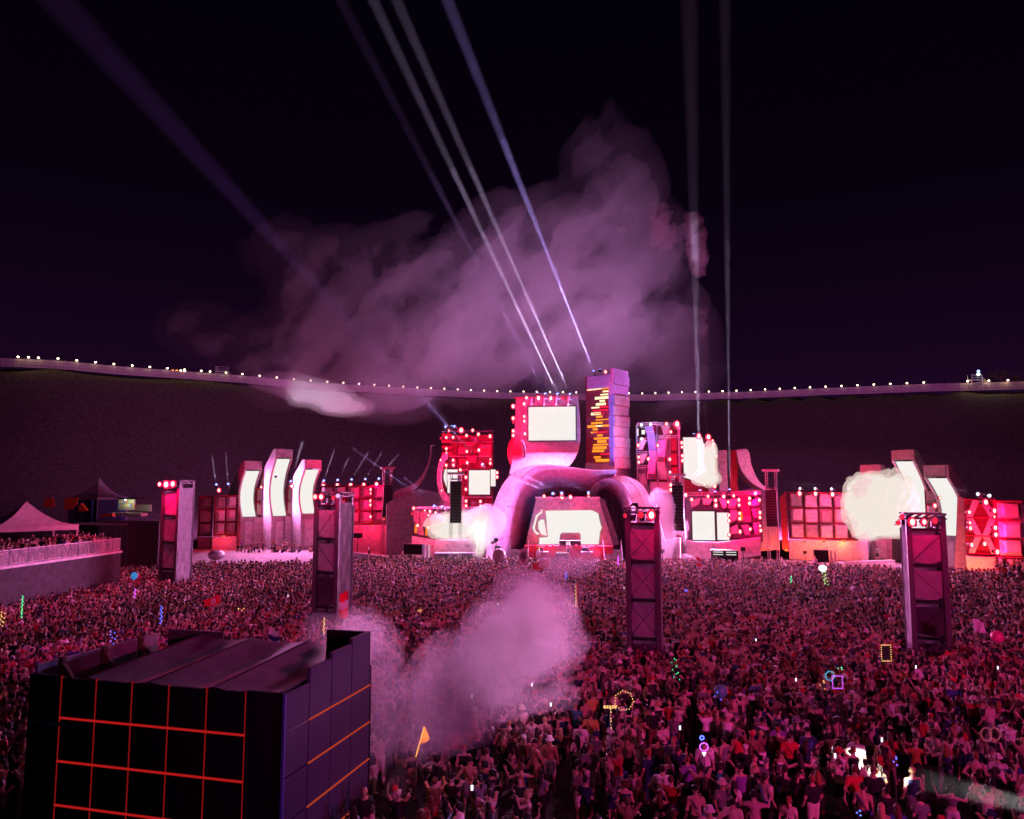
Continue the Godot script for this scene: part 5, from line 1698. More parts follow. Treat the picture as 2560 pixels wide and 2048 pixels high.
# ------------------------------------------------------------------ surface nets
# field > level is inside; returns a smooth mesh
func nets(f: PackedFloat32Array, nx: int, ny: int, nz: int, o: Vector3, c: Vector3, level: float, extra: SurfaceTool = null) -> ArrayMesh:
	var verts := PackedVector3Array()
	var at_cell := PackedInt32Array()
	at_cell.resize(nx * ny * nz)
	at_cell.fill(-1)
	var sy := nx
	var sz := nx * ny
	var off := PackedInt32Array([0, 1, sy, sy + 1, sz, sz + 1, sz + sy, sz + sy + 1])
	var edges := [[0, 1], [2, 3], [4, 5], [6, 7], [0, 2], [1, 3], [4, 6], [5, 7], [0, 4], [1, 5], [2, 6], [3, 7]]
	for z in nz - 1:
		for y in ny - 1:
			var i0 := z * sz + y * sy
			for x in nx - 1:
				var i := i0 + x
				var a := f[i] > level
				if a == (f[i + 1] > level) and a == (f[i + sy] > level) and a == (f[i + sy + 1] > level) and a == (f[i + sz] > level) and a == (f[i + sz + 1] > level) and a == (f[i + sz + sy] > level) and a == (f[i + sz + sy + 1] > level):
					continue
				var p := Vector3.ZERO
				var n := 0
				for e in edges:
					var fa := f[i + off[e[0]]] - level
					var fb := f[i + off[e[1]]] - level
					if (fa > 0.0) != (fb > 0.0):
						var t := fa / (fa - fb)
						var ca: int = e[0]
						var cb: int = e[1]
						p += Vector3(lerpf(ca & 1, cb & 1, t), lerpf((ca >> 1) & 1, (cb >> 1) & 1, t), lerpf(ca >> 2, cb >> 2, t))
						n += 1
				at_cell[i] = verts.size()
				verts.append(o + (Vector3(x, y, z) + p / n) * c)
	var idx := PackedInt32Array()
	for z in range(1, nz - 1):
		for y in range(1, ny - 1):
			var i0 := z * sz + y * sy
			for x in range(1, nx - 1):
				var i := i0 + x
				var a := f[i] > level
				for ax in 3:
					var s: int = 1 if ax == 0 else sy if ax == 1 else sz
					if a == (f[i + s] > level):
						continue
					var u: int = sy if ax == 0 else sz if ax == 1 else 1
					var w: int = sz if ax == 0 else 1 if ax == 1 else sy
					var q0 := at_cell[i]
					var q1 := at_cell[i - u]
					var q2 := at_cell[i - u - w]
					var q3 := at_cell[i - w]
					if q0 < 0 or q1 < 0 or q2 < 0 or q3 < 0:
						continue
					# clockwise seen from outside
					if a:
						idx.append_array([q0, q2, q1, q0, q3, q2])
					else:
						idx.append_array([q0, q1, q2, q0, q2, q3])
	var normals := PackedVector3Array()
	normals.resize(verts.size())
	for k in range(0, idx.size(), 3):
		var a := verts[idx[k]]
		var nrm := (verts[idx[k + 2]] - a).cross(verts[idx[k + 1]] - a)
		for j in 3:
			normals[idx[k + j]] += nrm
	for k in normals.size():
		normals[k] = normals[k].normalized()
	var arr := []
	arr.resize(Mesh.ARRAY_MAX)
	if extra:
		extra.generate_normals()
		extra.index()
		var ea := extra.commit_to_arrays()
		var base := verts.size()
		verts.append_array(ea[Mesh.ARRAY_VERTEX])
		normals.append_array(ea[Mesh.ARRAY_NORMAL])
		for k in ea[Mesh.ARRAY_INDEX]:
			idx.append(base + k)
	arr[Mesh.ARRAY_VERTEX] = verts
	arr[Mesh.ARRAY_NORMAL] = normals
	arr[Mesh.ARRAY_INDEX] = idx
	var m := ArrayMesh.new()
	if idx.size():
		m.add_surface_from_arrays(Mesh.PRIMITIVE_TRIANGLES, arr)
	return m


# ------------------------------------------------------------------ people
# a bone: [from, to, radius at from, radius at to, flattening of depth]
func blob(bones: Array, cell: float, low: float, high: float, extra: SurfaceTool = null) -> ArrayMesh:
	var lo := Vector3(9, 9, 9)
	var hi := -lo
	for b in bones:
		var m: float = maxf(b[2], b[3]) + cell * 2.5
		for v in [b[0], b[1]]:
			lo = lo.min(v - Vector3.ONE * m)
			hi = hi.max(v + Vector3.ONE * m)
	var nx := int((hi.x - lo.x) / cell) + 2
	var ny := int((hi.y - lo.y) / cell) + 2
	var nz := int((hi.z - lo.z) / cell) + 2
	var f := PackedFloat32Array()
	f.resize(nx * ny * nz)
	var k := 45.0
	for b in bones:
		var a: Vector3 = b[0]
		var e: Vector3 = b[1]
		var r0: float = b[2]
		var r1: float = b[3]
		var fl: float = b[4] if b.size() > 4 else 1.0
		var m := maxf(r0, r1) + cell * 2.5
		var b0 := ((a.min(e) - Vector3.ONE * m - lo) / cell).floor().max(Vector3.ZERO)
		var b1 := ((a.max(e) + Vector3.ONE * m - lo) / cell).ceil().min(Vector3(nx - 1, ny - 1, nz - 1))
		var ab := e - a
		ab.z *= fl
		var l2 := maxf(ab.length_squared(), 1e-6)
		for z in range(int(b0.z), int(b1.z) + 1):
			for y in range(int(b0.y), int(b1.y) + 1):
				var i := z * nx * ny + y * nx
				for x in range(int(b0.x), int(b1.x) + 1):
					var p := lo + Vector3(x, y, z) * cell - a
					p.z *= fl
					var t := clampf(p.dot(ab) / l2, 0.0, 1.0)
					var d := (p - ab * t).length() - lerpf(r0, r1, t)
					f[i + x] += exp(-k * d)
	for y in ny:
		var wy := lo.y + y * cell
		if wy < low or wy > high:
			for z in nz:
				for x in nx:
					f[z * nx * ny + y * nx + x] = 0.0
	return nets(f, nx, ny, nz, lo, Vector3.ONE * cell, 1.0, extra)


var poses := []
var skins := []
var cloths := []
var hairs := []


func joints(pose: int, fem: bool) -> Dictionary:
	var sw := 0.16 if fem else 0.19
	var j := {"sw": sw, "fem": fem}
	var el := [Vector3(-sw - 0.07, 1.15, 0.03), Vector3(sw + 0.07, 1.15, 0.03)]
	var wr := [Vector3(-sw - 0.06, 0.92, -0.1), Vector3(sw + 0.06, 0.92, -0.1)]
	match pose:
		1:
			el[1] = Vector3(sw + 0.1, 1.62, -0.1)
			wr[1] = Vector3(sw + 0.05, 1.88, -0.15)
		2:
			el = [Vector3(-sw - 0.13, 1.6, -0.08), Vector3(sw + 0.13, 1.6, -0.08)]
			wr = [Vector3(-sw - 0.06, 1.85, -0.16), Vector3(sw + 0.08, 1.86, -0.1)]
		3:
			el = [Vector3(-sw - 0.07, 1.17, 0.0), Vector3(sw + 0.07, 1.17, 0.0)]
			wr = [Vector3(-0.1, 1.22, -0.27), Vector3(0.1, 1.26, -0.26)]
		4:
			el[0] = Vector3(-sw - 0.2, 1.16, 0.1)
			wr[0] = Vector3(-sw + 0.0, 1.0, -0.02)
		5:
			el = [Vector3(-sw - 0.04, 1.36, -0.24), Vector3(sw + 0.04, 1.36, -0.24)]
			wr = [Vector3(-0.06, 1.66, -0.36), Vector3(0.06, 1.66, -0.36)]
		6:
			el = [Vector3(-sw - 0.22, 1.32, -0.06), Vector3(sw + 0.22, 1.36, -0.06)]
			wr = [Vector3(-sw - 0.34, 1.54, -0.2), Vector3(sw + 0.3, 1.6, -0.16)]
		7:
			el[1] = Vector3(sw + 0.06, 1.46, -0.26)
			wr[1] = Vector3(sw + 0.0, 1.62, -0.48)
			el[0] = Vector3(-sw - 0.1, 1.18, -0.06)
			wr[0] = Vector3(-sw + 0.05, 1.2, -0.26)
	j.el = el
	j.wr = wr
	var wide: float = [0.1, 0.13, 0.15, 0.1, 0.12, 0.11, 0.19, 0.13][pose]
	j.knee = [Vector3(-wide, 0.5, -0.04), Vector3(wide, 0.5, -0.02)]
	j.ankle = [Vector3(-wide - 0.03, 0.08, 0.04), Vector3(wide + 0.03, 0.08, 0.04)]
	return j


func arm_bones(j: Dictionary, add: float, upto: float) -> Array:
	var out := []
	for s in 2:
		var sh := Vector3((s * 2 - 1) * j.sw, 1.41, 0)
		var e: Vector3 = j.el[s]
		var w: Vector3 = j.wr[s]
		var r := 0.042 if j.fem else 0.05
		if upto < 1.0:
			out.append([sh, sh.lerp(e, upto), r + add + 0.012, r * 0.95 + add + 0.01])
		else:
			out.append([sh, e, r + 0.008, r * 0.8])
			out.append([e, w, r * 0.82, 0.027])
			out.append([w, w + (w - e).normalized() * 0.07, 0.03, 0.034, 1.3])
	return out


func torso_bones(j: Dictionary, add: float) -> Array:
	var f := 1.35
	var fem: bool = j.fem
	return [
		[Vector3(-0.045, 0.96, 0.01), Vector3(0.045, 0.96, 0.01), 0.125 + add, 0.125 + add, f],
		[Vector3(0, 0.98, 0), Vector3(0, 1.12, 0), 0.12 + add, (0.105 if fem else 0.125) + add, f],
		[Vector3(0, 1.12, 0), Vector3(0, 1.32, 0), (0.105 if fem else 0.125) + add, (0.13 if fem else 0.15) + add, f],
		[Vector3(-j.sw * 0.75, 1.38, 0), Vector3(j.sw * 0.75, 1.38, 0), 0.075 + add, 0.075 + add, 1.1],
		[Vector3(0, 1.36, 0), Vector3(0, 1.46, 0.0), 0.11 + add, 0.062 + add, 1.15],
	]


func leg_bones(j: Dictionary, add: float, upto: float) -> Array:
	var out := []
	for s in 2:
		var h := Vector3((s * 2 - 1) * 0.085, 0.93, 0)
		var k: Vector3 = j.knee[s]
		var a: Vector3 = j.ankle[s]
		if upto < 1.0:
			out.append([h, h.lerp(k, upto), 0.088 + add, 0.066 + add])
		else:
			out.append([h, k, 0.086 + add, 0.055 + add])
			out.append([k, a, 0.052 + add, 0.036 + add])
	return out


func add_ball(st: SurfaceTool, c: Vector3, r: Vector3, n := 10, warp := false) -> void:
	var rows := []
	for i in n / 2 + 3:
		var v := PI * i / (n / 2 + 2.0)
		var row := []
		for k in n + 1:
			var u := TAU * k / n
			var p := Vector3(sin(v) * cos(u), -cos(v), sin(v) * sin(u))
			if warp:
				# jaw narrower, brow, back of the skull fuller
				var jaw := clampf(-p.y, 0.0, 1.0)
				p.x *= 1.0 - 0.28 * jaw
				p.z *= 1.0 - 0.1 * jaw
				p.z += 0.12 * jaw * (-1.0) + 0.1 * clampf(p.z, 0, 1) * clampf(p.y, 0.0, 1.0)
			row.append(c + p * r)
		rows.append(row)
	for i in rows.size() - 1:
		for k in n:
			quad(st, rows[i + 1][k], rows[i + 1][k + 1], rows[i][k + 1], rows[i][k])


func person_meshes(pose: int, fem: bool) -> Dictionary:
	var j := joints(pose, fem)
	var cell := 0.031
	var bones := torso_bones(j, 0.0)
	bones.append_array(arm_bones(j, 0.0, 1.0))
	bones.append_array(leg_bones(j, 0.0, 1.0))
	for s in 2:
		var a: Vector3 = j.ankle[s]
		bones.append([a - Vector3(0, 0.03, -0.03), a + Vector3((s * 2 - 1) * 0.03, -0.05, -0.15), 0.036, 0.03])
	bones.append([Vector3(0, 1.42, 0.0), Vector3(0, 1.56, -0.01), 0.052, 0.052])
	# head, face, ears and fingers are finer pieces of the same surface
	var ex := new_st(true)
	add_ball(ex, Vector3(0, 1.645, -0.01), Vector3(0.079, 0.118, 0.098), 14, true)
	tube(ex, [Vector3(0, 1.665, -0.1), Vector3(0, 1.63, -0.125), Vector3(0, 1.62, -0.1)], [0.01, 0.016, 0.012], 5)
	for s in [-1.0, 1.0]:
		add_ball(ex, Vector3(s * 0.08, 1.64, 0.0), Vector3(0.013, 0.032, 0.02), 6)
		add_ball(ex, Vector3(s * 0.032, 1.66, -0.092), Vector3(0.013, 0.009, 0.01), 6)
	tube(ex, [Vector3(-0.025, 1.585, -0.09), Vector3(0, 1.583, -0.098), Vector3(0.025, 1.585, -0.09)], [0.006, 0.009, 0.006], 5)
	for s in 2:
		var w: Vector3 = j.wr[s]
		var e: Vector3 = j.el[s]
		var fwd := (w - e).normalized()
		var side := fwd.cross(Vector3(0, 0, 1) if absf(fwd.z) < 0.8 else Vector3.UP).normalized()
		var curl := fwd.cross(side).normalized()
		for k in 4:
			var b := w + fwd * 0.085 + side * (k - 1.5) * 0.021
			var l: float = [0.062, 0.072, 0.068, 0.052][k]
			tube(ex, [b, b + fwd * l * 0.55 + curl * 0.008, b + fwd * l * 0.9 + curl * 0.03], [0.0095, 0.009, 0.007], 5)
		var tb := w + fwd * 0.03 + side * 0.03
		tube(ex, [tb, tb + (fwd + side).normalized() * 0.035, tb + (fwd * 1.4 + side).normalized() * 0.065], [0.012, 0.011, 0.008], 5)
	var out := {"body": blob(bones, cell, -1.0, 1.6, ex)}
	var tee := torso_bones(j, 0.02)
	tee.append_array(arm_bones(j, 0.018, 0.55))
	out.tee = blob(tee, cell, 0.86, 1.475)
	if fem:
		out.vest = blob(torso_bones(j, 0.016), cell, 1.16, 1.4)
	else:
		out.vest = blob(torso_bones(j, 0.016), cell, 0.92, 1.425)
	var sh := leg_bones(j, 0.024, 0.8)
	sh.append([Vector3(-0.05, 0.97, 0.01), Vector3(0.05, 0.97, 0.01), 0.14, 0.14, 1.3])
	out.shorts = blob(sh, cell, 0.3, 1.03)
	var tr := leg_bones(j, 0.022, 1.0)
	tr.append([Vector3(-0.05, 0.97, 0.01), Vector3(0.05, 0.97, 0.01), 0.137, 0.137, 1.3])
	out.trousers = blob(tr, cell, 0.1, 1.03)
	return out


func hair_mesh(kind: int) -> ArrayMesh:
	var st := new_st(true)
	var c := Vector3(0, 1.66, 0.0)
	match kind:
		0: # short
			add_ball(st, c + Vector3(0, 0.022, 0.016), Vector3(0.088, 0.108, 0.1), 12)
		1: # long, down the back
			add_ball(st, c + Vector3(0, 0.02, 0.014), Vector3(0.091, 0.112, 0.103), 12)
			tube(st, [c + Vector3(0, 0.0, 0.05), c + Vector3(0, -0.15, 0.075), c + Vector3(0.01, -0.3, 0.1), c + Vector3(0, -0.42, 0.1)], [0.085, 0.1, 0.095, 0.05], 10)
		2: # bun
			add_ball(st, c + Vector3(0, 0.016, 0.012), Vector3(0.086, 0.108, 0.099), 12)
			add_ball(st, c + Vector3(0, 0.12, 0.05), Vector3(0.045, 0.042, 0.045), 8)
		3: # cap with a peak
			add_ball(st, c + Vector3(0, 0.045, 0.006), Vector3(0.092, 0.09, 0.106), 12)
			box(st, c + Vector3(0, 0.045, -0.14), Vector3(0.14, 0.014, 0.11))
		4: # bucket hat
			var prof := [[-0.02, 0.15], [0.0, 0.148], [0.045, 0.1], [0.11, 0.086], [0.125, 0.05], [0.127, 0.0]]
			var rows := []
			for q in prof:
				var row := []
				for k in 15:
					row.append(c + Vector3(cos(TAU * k / 14.0) * q[1], q[0], sin(TAU * k / 14.0) * q[1]))
				rows.append(row)
			for i in rows.size() - 1:
				for k in 14:
					quad(st, rows[i + 1][k], rows[i + 1][k + 1], rows[i][k + 1], rows[i][k])
		5: # curly, wide
			add_ball(st, c + Vector3(0, 0.02, 0.015), Vector3(0.125, 0.13, 0.125), 12)
			for k in 14:
				var a := k * 2.4
				add_ball(st, c + Vector3(cos(a) * 0.1, 0.03 + 0.08 * sin(k * 1.3), 0.03 + sin(a) * 0.09), Vector3.ONE * 0.05, 6)
		6: # ponytail
			add_ball(st, c + Vector3(0, 0.018, 0.013), Vector3(0.087, 0.109, 0.1), 12)
			tube(st, [c + Vector3(0, 0.06, 0.1), c + Vector3(0, 0.02, 0.15), c + Vector3(0.01, -0.16, 0.13), c + Vector3(0, -0.26, 0.11)], [0.03, 0.035, 0.032, 0.012], 7)
	return done(st)


func bag_mesh(kind: int) -> ArrayMesh:
	var st := new_st(kind == 1)
	if kind == 0: # strap across the back with a small bag at the hip
		bar(st, Vector3(-0.15, 1.43, 0.1), Vector3(0.02, 1.2, 0.155), 0.035, 0.012)
		bar(st, Vector3(0.02, 1.2, 0.155), Vector3(0.17, 0.98, 0.12), 0.035, 0.012)
		bar(st, Vector3(-0.15, 1.43, 0.1), Vector3(-0.13, 1.44, -0.1), 0.035, 0.012)
		box(st, Vector3(0.19, 0.95, 0.1), Vector3(0.06, 0.17, 0.22), Basis(Vector3.UP, 0.4))
	else: # backpack
		tube(st, [Vector3(0, 1.02, 0.19), Vector3(0, 1.08, 0.2), Vector3(0, 1.3, 0.2), Vector3(0, 1.38, 0.18)], [0.1, 0.15, 0.14, 0.06], 10)
		for s in [-1.0, 1.0]:
			tube(st, [Vector3(s * 0.1, 1.36, 0.13), Vector3(s * 0.12, 1.45, 0.0), Vector3(s * 0.11, 1.36, -0.14)], [0.02, 0.02, 0.02], 5)
	return done(st)


func skirt_mesh() -> ArrayMesh:
	var st := new_st(true)
	var prof := [[1.03, 0.13], [0.96, 0.16], [0.8, 0.2], [0.62, 0.25]]
	var rows := []
	for q in prof:
		var row := []
		for k in 19:
			var r: float = q[1] * (1.0 + (0.08 * sin(k * TAU / 3.0) if q[0] < 0.9 else 0.0))
			row.append(Vector3(cos(TAU * k / 18.0) * r, q[0], sin(TAU * k / 18.0) * r * 0.85))
		rows.append(row)
	for i in rows.size() - 1:
		for k in 18:
			quad(st, rows[i + 1][k], rows[i][k], rows[i][k + 1], rows[i + 1][k + 1])
	return done(st)


func crowd_limit(x: float) -> float:
	# how far the crowd reaches towards the stage
	if x < -30.0:
		return lerpf(92.0, 96.0, clampf((x + 55.0) / 25.0, 0.0, 1.0))
	if x < -14.0:
		return lerpf(96.0, 99.0, (x + 30.0) / 16.0)
	if x < 30.0:
		return lerpf(98.5, 93.5, (x + 14.0) / 44.0)
	return lerpf(93.5, 84.0, clampf((x - 30.0) / 18.0, 0.0, 1.0))


func free_spot(p: Vector3) -> bool:
	# outside the mixing box, the delay towers, the terrace
	for b in blocked:
		var q: Vector3 = b[0].affine_inverse() * p
		if q.x > b[1] and q.x < b[2] and q.z > b[3] and q.z < b[4]:
			return false
	return true


var blocked := []


func region(px: float, py: float) -> String:
	if px < 200.0:
		return "left of the mixing box"
	if px < 1100.0:
		return "right of the mixing box" if py > 1800.0 else "in the box smoke"
	var col := "under the smoke plume" if px < 1420.0 else "bottom middle" if px < 1700.0 else "right of the middle" if px < 1980.0 else "left of the white beam" if px < 2250.0 else "by the white beam"
	if py < 1760.0:
		col = "behind the plume" if px < 1420.0 else "before the pink tower" if px < 1800.0 else "before the right tower" if px < 2300.0 else "far right edge"
	return col


func people() -> void:
	var r := RandomNumberGenerator.new()
	r.seed = 2024
	var skin_c := [Vector3(0.52, 0.33, 0.25), Vector3(0.45, 0.27, 0.19), Vector3(0.36, 0.2, 0.13), Vector3(0.2, 0.1, 0.06), Vector3(0.58, 0.4, 0.32)]
	var names := ["white", "black", "grey", "red", "navy", "green", "orange", "pink", "blue", "yellow", "brown", "cream", "purple", "teal"]
	var cols := [Vector3(0.72, 0.7, 0.7), Vector3(0.015, 0.014, 0.016), Vector3(0.16, 0.16, 0.17), Vector3(0.5, 0.03, 0.04), Vector3(0.02, 0.03, 0.09), Vector3(0.03, 0.08, 0.05), Vector3(0.45, 0.14, 0.05), Vector3(0.5, 0.3, 0.33), Vector3(0.05, 0.1, 0.3), Vector3(0.5, 0.36, 0.08), Vector3(0.14, 0.07, 0.04), Vector3(0.6, 0.54, 0.42), Vector3(0.22, 0.08, 0.34), Vector3(0.04, 0.25, 0.26)]
	var hair_names := ["fair", "dark", "brown", "reddish", "black", "grey"]
	var hair_c := [Vector3(0.45, 0.3, 0.14), Vector3(0.03, 0.02, 0.015), Vector3(0.1, 0.05, 0.025), Vector3(0.25, 0.08, 0.03), Vector3(0.012, 0.01, 0.01), Vector3(0.35, 0.34, 0.33)]
	for i in skin_c.size():
		skins.append(mat("skin%d" % i, skin_c[i], 0.5))
	for i in cols.size():
		cloths.append(mat("cloth%d" % i, cols[i], 0.85))
	for i in hair_c.size():
		hairs.append(mat("hair%d" % i, hair_c[i], 0.6))
	for i in 8:
		poses.append(person_meshes(i, i % 2 == 1 or i == 6))
	var hair := []
	for i in 7:
		hair.append(hair_mesh(i))
	var bags := [bag_mesh(0), bag_mesh(1)]
	var skirt := skirt_mesh()
	# places that are taken
	for n in ["mixing_box", "delay_tower", "delay_tower_001", "delay_tower_002", "delay_tower_003"]:
		var o: Node3D = get_node(n)
		if n == "mixing_box":
			blocked.append([o.transform, -9.0, 0.6, -6.3, 9.0])
		else:
			blocked.append([o.transform, -1.7, 1.7, -1.7, 1.7])
	var tt: Transform3D = terrace.t
	blocked.append([tt, -30.0 if terrace.away < 0 else -0.6, 0.6 if terrace.away < 0 else 30.0, -60.0, terrace.len * 0.5 + 1.0])
	blocked.append([Transform3D(Basis.IDENTITY, Vector3(11.6, 0, -12.6)), -1, 1, -1, 1])
	# where everyone stands
	var spots := []
	var gap := FastNoiseLite.new()
	gap.seed = 3
	gap.frequency = 0.13
	var d := 17.0
	while d < 107.0:
		var step := lerpf(0.98, 0.66, smoothstep(20.0, 42.0, d))
		var x := -0.74 * d - 4.0
		while x < 0.74 * d + 4.0:
			var p := Vector3(x + r.randf_range(-0.4, 0.4) * step, 0, -d + r.randf_range(-0.4, 0.4) * step)
			x += step
			var lim := crowd_limit(p.x)
			if -p.z > lim:
				continue
			if -p.z > lim - 9.0 and p.x < -20.0 and r.randf() < (-p.z - lim + 9.0) / 9.0:
				continue
			var g := gap.get_noise_2d(p.x, p.z)
			if g > lerpf(0.18, 0.5, smoothstep(20.0, 45.0, d)) and r.randf() < 0.85:
				continue
			if not free_spot(p):
				continue
			var h := p + Vector3(0, 1.7, 0) - EYE
			var yy := h.y * cos(PITCH) - (-h.z) * sin(PITCH)
			var zz := -h.z * cos(PITCH) + h.y * sin(PITCH)
			var px := 1280.0 + FOCAL * h.x / zz
			var py := 1024.0 - FOCAL * yy / zz
			if px < -120.0 or px > 2680.0 or py > 2150.0:
				continue
			spots.append([p, px, py])
		d += step
	spots.sort_custom(func(a, b): return a[0].distance_squared_to(EYE) < b[0].distance_squared_to(EYE))
	# the nearest ones in the picture are individuals
	var seen_labels := {}
	var single := 0
	var rest := []
	var pose_words := ["arms down", "one arm raised", "both arms raised", "hands at chest", "hand on hip", "hands before face", "arms spread", "arm pointing"]
	var hair_words := ["short %s hair", "long %s hair", "%s hair bun", "%s cap", "%s bucket hat", "curly %s hair", "%s ponytail"]
	for s in spots:
		if single >= 300 or s[1] < 2 or s[1] > 2556 or s[2] > 2040 or (s[1] > 160 and s[1] < 905 and s[2] > 1640):
			rest.append(s)
			continue
		var c := {}
		var label := ""
		for tries in 60:
			c = choose(r)
			var hn: String = hair_words[c.hair] % (names[c.hair_col] if c.hair in [3, 4] else hair_names[c.hair_col])
			var tn: String = "bare torso" if c.top == 0 else names[c.top_col] + (" T-shirt" if c.top == 1 else " vest")
			var bn: String = names[c.low_col] + [" shorts", " trousers", " skirt"][c.low]
			label = "%s, %s, %s, %s, %s" % [hn, tn, bn, pose_words[c.pose], region(s[1], s[2])]
			if c.bag >= 0:
				label = "person, %s, %s, %s, %s" % [hn, tn, ["shoulder bag", "backpack"][c.bag], region(s[1], s[2])]
			if not seen_labels.has(label):
				break
		seen_labels[label] = true
		single += 1
		var o := thing("person", label, "person", Transform3D(Basis(Vector3.UP, c.yaw) * Basis.from_scale(Vector3.ONE * c.size), s[0]), "people in the crowd")
		var m: Dictionary = poses[c.pose]
		put("body", m.body, skins[c.skin], o)
		if c.top > 0:
			put("top", m.tee if c.top == 1 else m.vest, cloths[c.top_col], o)
		put(["shorts", "trousers", "skirt"][c.low], m.shorts if c.low == 0 else m.trousers if c.low == 1 else skirt, cloths[c.low_col], o)
		put("hair" if not c.hair in [3, 4] else "hat", hair[c.hair], hairs[c.hair_col] if not c.hair in [3, 4] else cloths[c.hair_col], o)
		if c.bag >= 0:
			put("bag", bags[c.bag], cloths[c.bag_col], o)
	# everyone else, too many to be told apart
	var crowd := thing("crowd", "dense crowd of festival goers filling the field up to the stage", "crowd", Transform3D.IDENTITY)
	crowd.set_meta("kind", "stuff")
	# people on the terrace and at the foot of the wings
	for k in 150:
		var z: float = r.randf_range(-terrace.len * 0.5, terrace.len * 0.5 - 0.4)
		var away: float = terrace.away * (0.5 + pow(r.randf(), 1.6) * 5.0)
		rest.append([tt * Vector3(away, terrace.top, z), -1.0, 0.0])
	for k in 46:
		rest.append([ground_at(r.randf_range(2478.0, 2640.0), r.randf_range(76.0, 86.0)) + Vector3(0, 1.0, 0), -1.0, 0.0])
	for k in 34:
		rest.append([ground_at(r.randf_range(600.0, 800.0), r.randf_range(123.0, 126.0)) - Vector3(0, 0.55 if k % 3 else 0.0, 0), -2.0, 0.0])
	for q in [[1420.0, 101.5, 1.4], [1345.0, 102.0, 1.2], [1470.0, 102.0, 1.2], [1899.0, 97.0, 0.0], [1921.0, 98.0, 0.0], [1948.0, 96.0, 0.0], [2185.0, 100.5, 0.9], [926.0, 117.0, 0.0], [1010.0, 108.0, 0.0], [320.0, 118.0, 0.0], [322.0, 108.0, 1.2], [2030.0, 97.0, 0.0], [2075.0, 96.0, 0.0]]:
		rest.append([ground_at(q[0], q[1]) + Vector3(0, q[2], 0), -2.0, 0.0])
	var lists := {}
	for s in rest:
		var c := choose(r)
		if s[1] == -2.0:
			c.yaw += PI
		var t := Transform3D(Basis(Vector3.UP, c.yaw) * Basis.from_scale(Vector3.ONE * c.size), s[0])
		var sk: Vector3 = skin_c[c.skin]
		push(lists, "body%d" % c.pose, poses[c.pose].body, t, sk)
		if c.top > 0:
			push(lists, "%s%d" % ["tee" if c.top == 1 else "vest", c.pose], poses[c.pose].tee if c.top == 1 else poses[c.pose].vest, t, cols[c.top_col])
		if c.low < 2:
			push(lists, "%s%d" % ["shorts" if c.low == 0 else "trousers", c.pose], poses[c.pose].shorts if c.low == 0 else poses[c.pose].trousers, t, cols[c.low_col])
		else:
			push(lists, "skirt", skirt, t, cols[c.low_col])
		push(lists, "hair%d" % c.hair, hair[c.hair], t, cols[c.hair_col] if c.hair in [3, 4] else hair_c[c.hair_col])
		if c.bag >= 0:
			push(lists, "bag%d" % c.bag, bags[c.bag], t, cols[c.bag_col])
	var tint := StandardMaterial3D.new()
	tint.vertex_color_use_as_albedo = true
	tint.roughness = 0.7
	for key in lists:
		var l: Array = lists[key]
		var mm := MultiMesh.new()
		mm.transform_format = MultiMesh.TRANSFORM_3D
		mm.use_colors = true
		mm.mesh = l[0]
		mm.instance_count = l[1].size()
		for i in l[1].size():
			mm.set_instance_transform(i, l[1][i])
			var v: Vector3 = l[2][i]
			mm.set_instance_color(i, Color(v.x, v.y, v.z))
		var n := MultiMeshInstance3D.new()
		n.name = key.rstrip("0123456789")
		n.multimesh = mm
		n.material_override = tint
		n.set_meta("kind", "stuff")
		crowd.add_child(n, true)
	print("people: ", single, " + ", rest.size())


func push(lists: Dictionary, key: String, mesh: Mesh, t: Transform3D, c: Vector3) -> void:
	if not lists.has(key):
		lists[key] = [mesh, [], []]
	lists[key][1].append(t)
	lists[key][2].append(c)


func choose(r: RandomNumberGenerator) -> Dictionary:
	var c := {}
	c.pose = [0, 0, 1, 2, 3, 3, 3, 4, 4, 5, 6, 7][r.randi_range(0, 11)]
	var fem: bool = c.pose % 2 == 1 or c.pose == 6
	c.skin = [0, 0, 1, 1, 2, 3, 4, 4][r.randi_range(0, 7)]
	c.top = 0 if r.randf() < (0.05 if fem else 0.3) else 1 if r.randf() < 0.6 else 2
	c.top_col = [0, 0, 0, 1, 1, 1, 1, 1, 2, 2, 3, 3, 4, 4, 7, 10, 11, 11, [5, 6, 8][r.randi_range(0, 2)], [9, 12, 13][r.randi_range(0, 2)]][r.randi_range(0, 19)]
	c.low = 2 if fem and r.randf() < 0.3 else 0 if r.randf() < 0.6 else 1
	c.low_col = [1, 1, 1, 1, 4, 4, 2, 2, 10, 11, 5, 0][r.randi_range(0, 11)]
	c.hair = [0, 0, 0, 0, 3, 3, 4][r.randi_range(0, 6)] if not fem else [1, 1, 2, 6, 5, 4, 1][r.randi_range(0, 6)]
	c.hair_col = [0, 1, 1, 2, 2, 1, 3, 4, 4, 4][r.randi_range(0, 9)] if not c.hair in [3, 4] else [0, 1, 1, 1, 2, 2, 3, 4, 10, 11][r.randi_range(0, 9)]
	c.bag = -1 if r.randf() < 0.72 else 0 if r.randf() < 0.7 else 1
	c.bag_col = [1, 1, 2, 4, 8, 10][r.randi_range(0, 5)]
	c.yaw = SITE * 0.3 + r.randfn() * 0.45
	if r.randf() < 0.08:
		c.yaw += r.randf_range(1.5, 4.5)
	c.size = r.randf_range(0.95, 1.07) * (0.95 if fem else 1.02)
	return c


# ------------------------------------------------------------------ totems, flags, balloons above the crowd
func ground_for(px: float, py: float, height: float) -> Vector3:
	# the ground point under something that is seen at (px, py) and floats at that height
	var r := ray(px, py)
	var k := (height - EYE.y) / r.y
	var p := EYE + r * k
	return Vector3(p.x, 0, p.z)


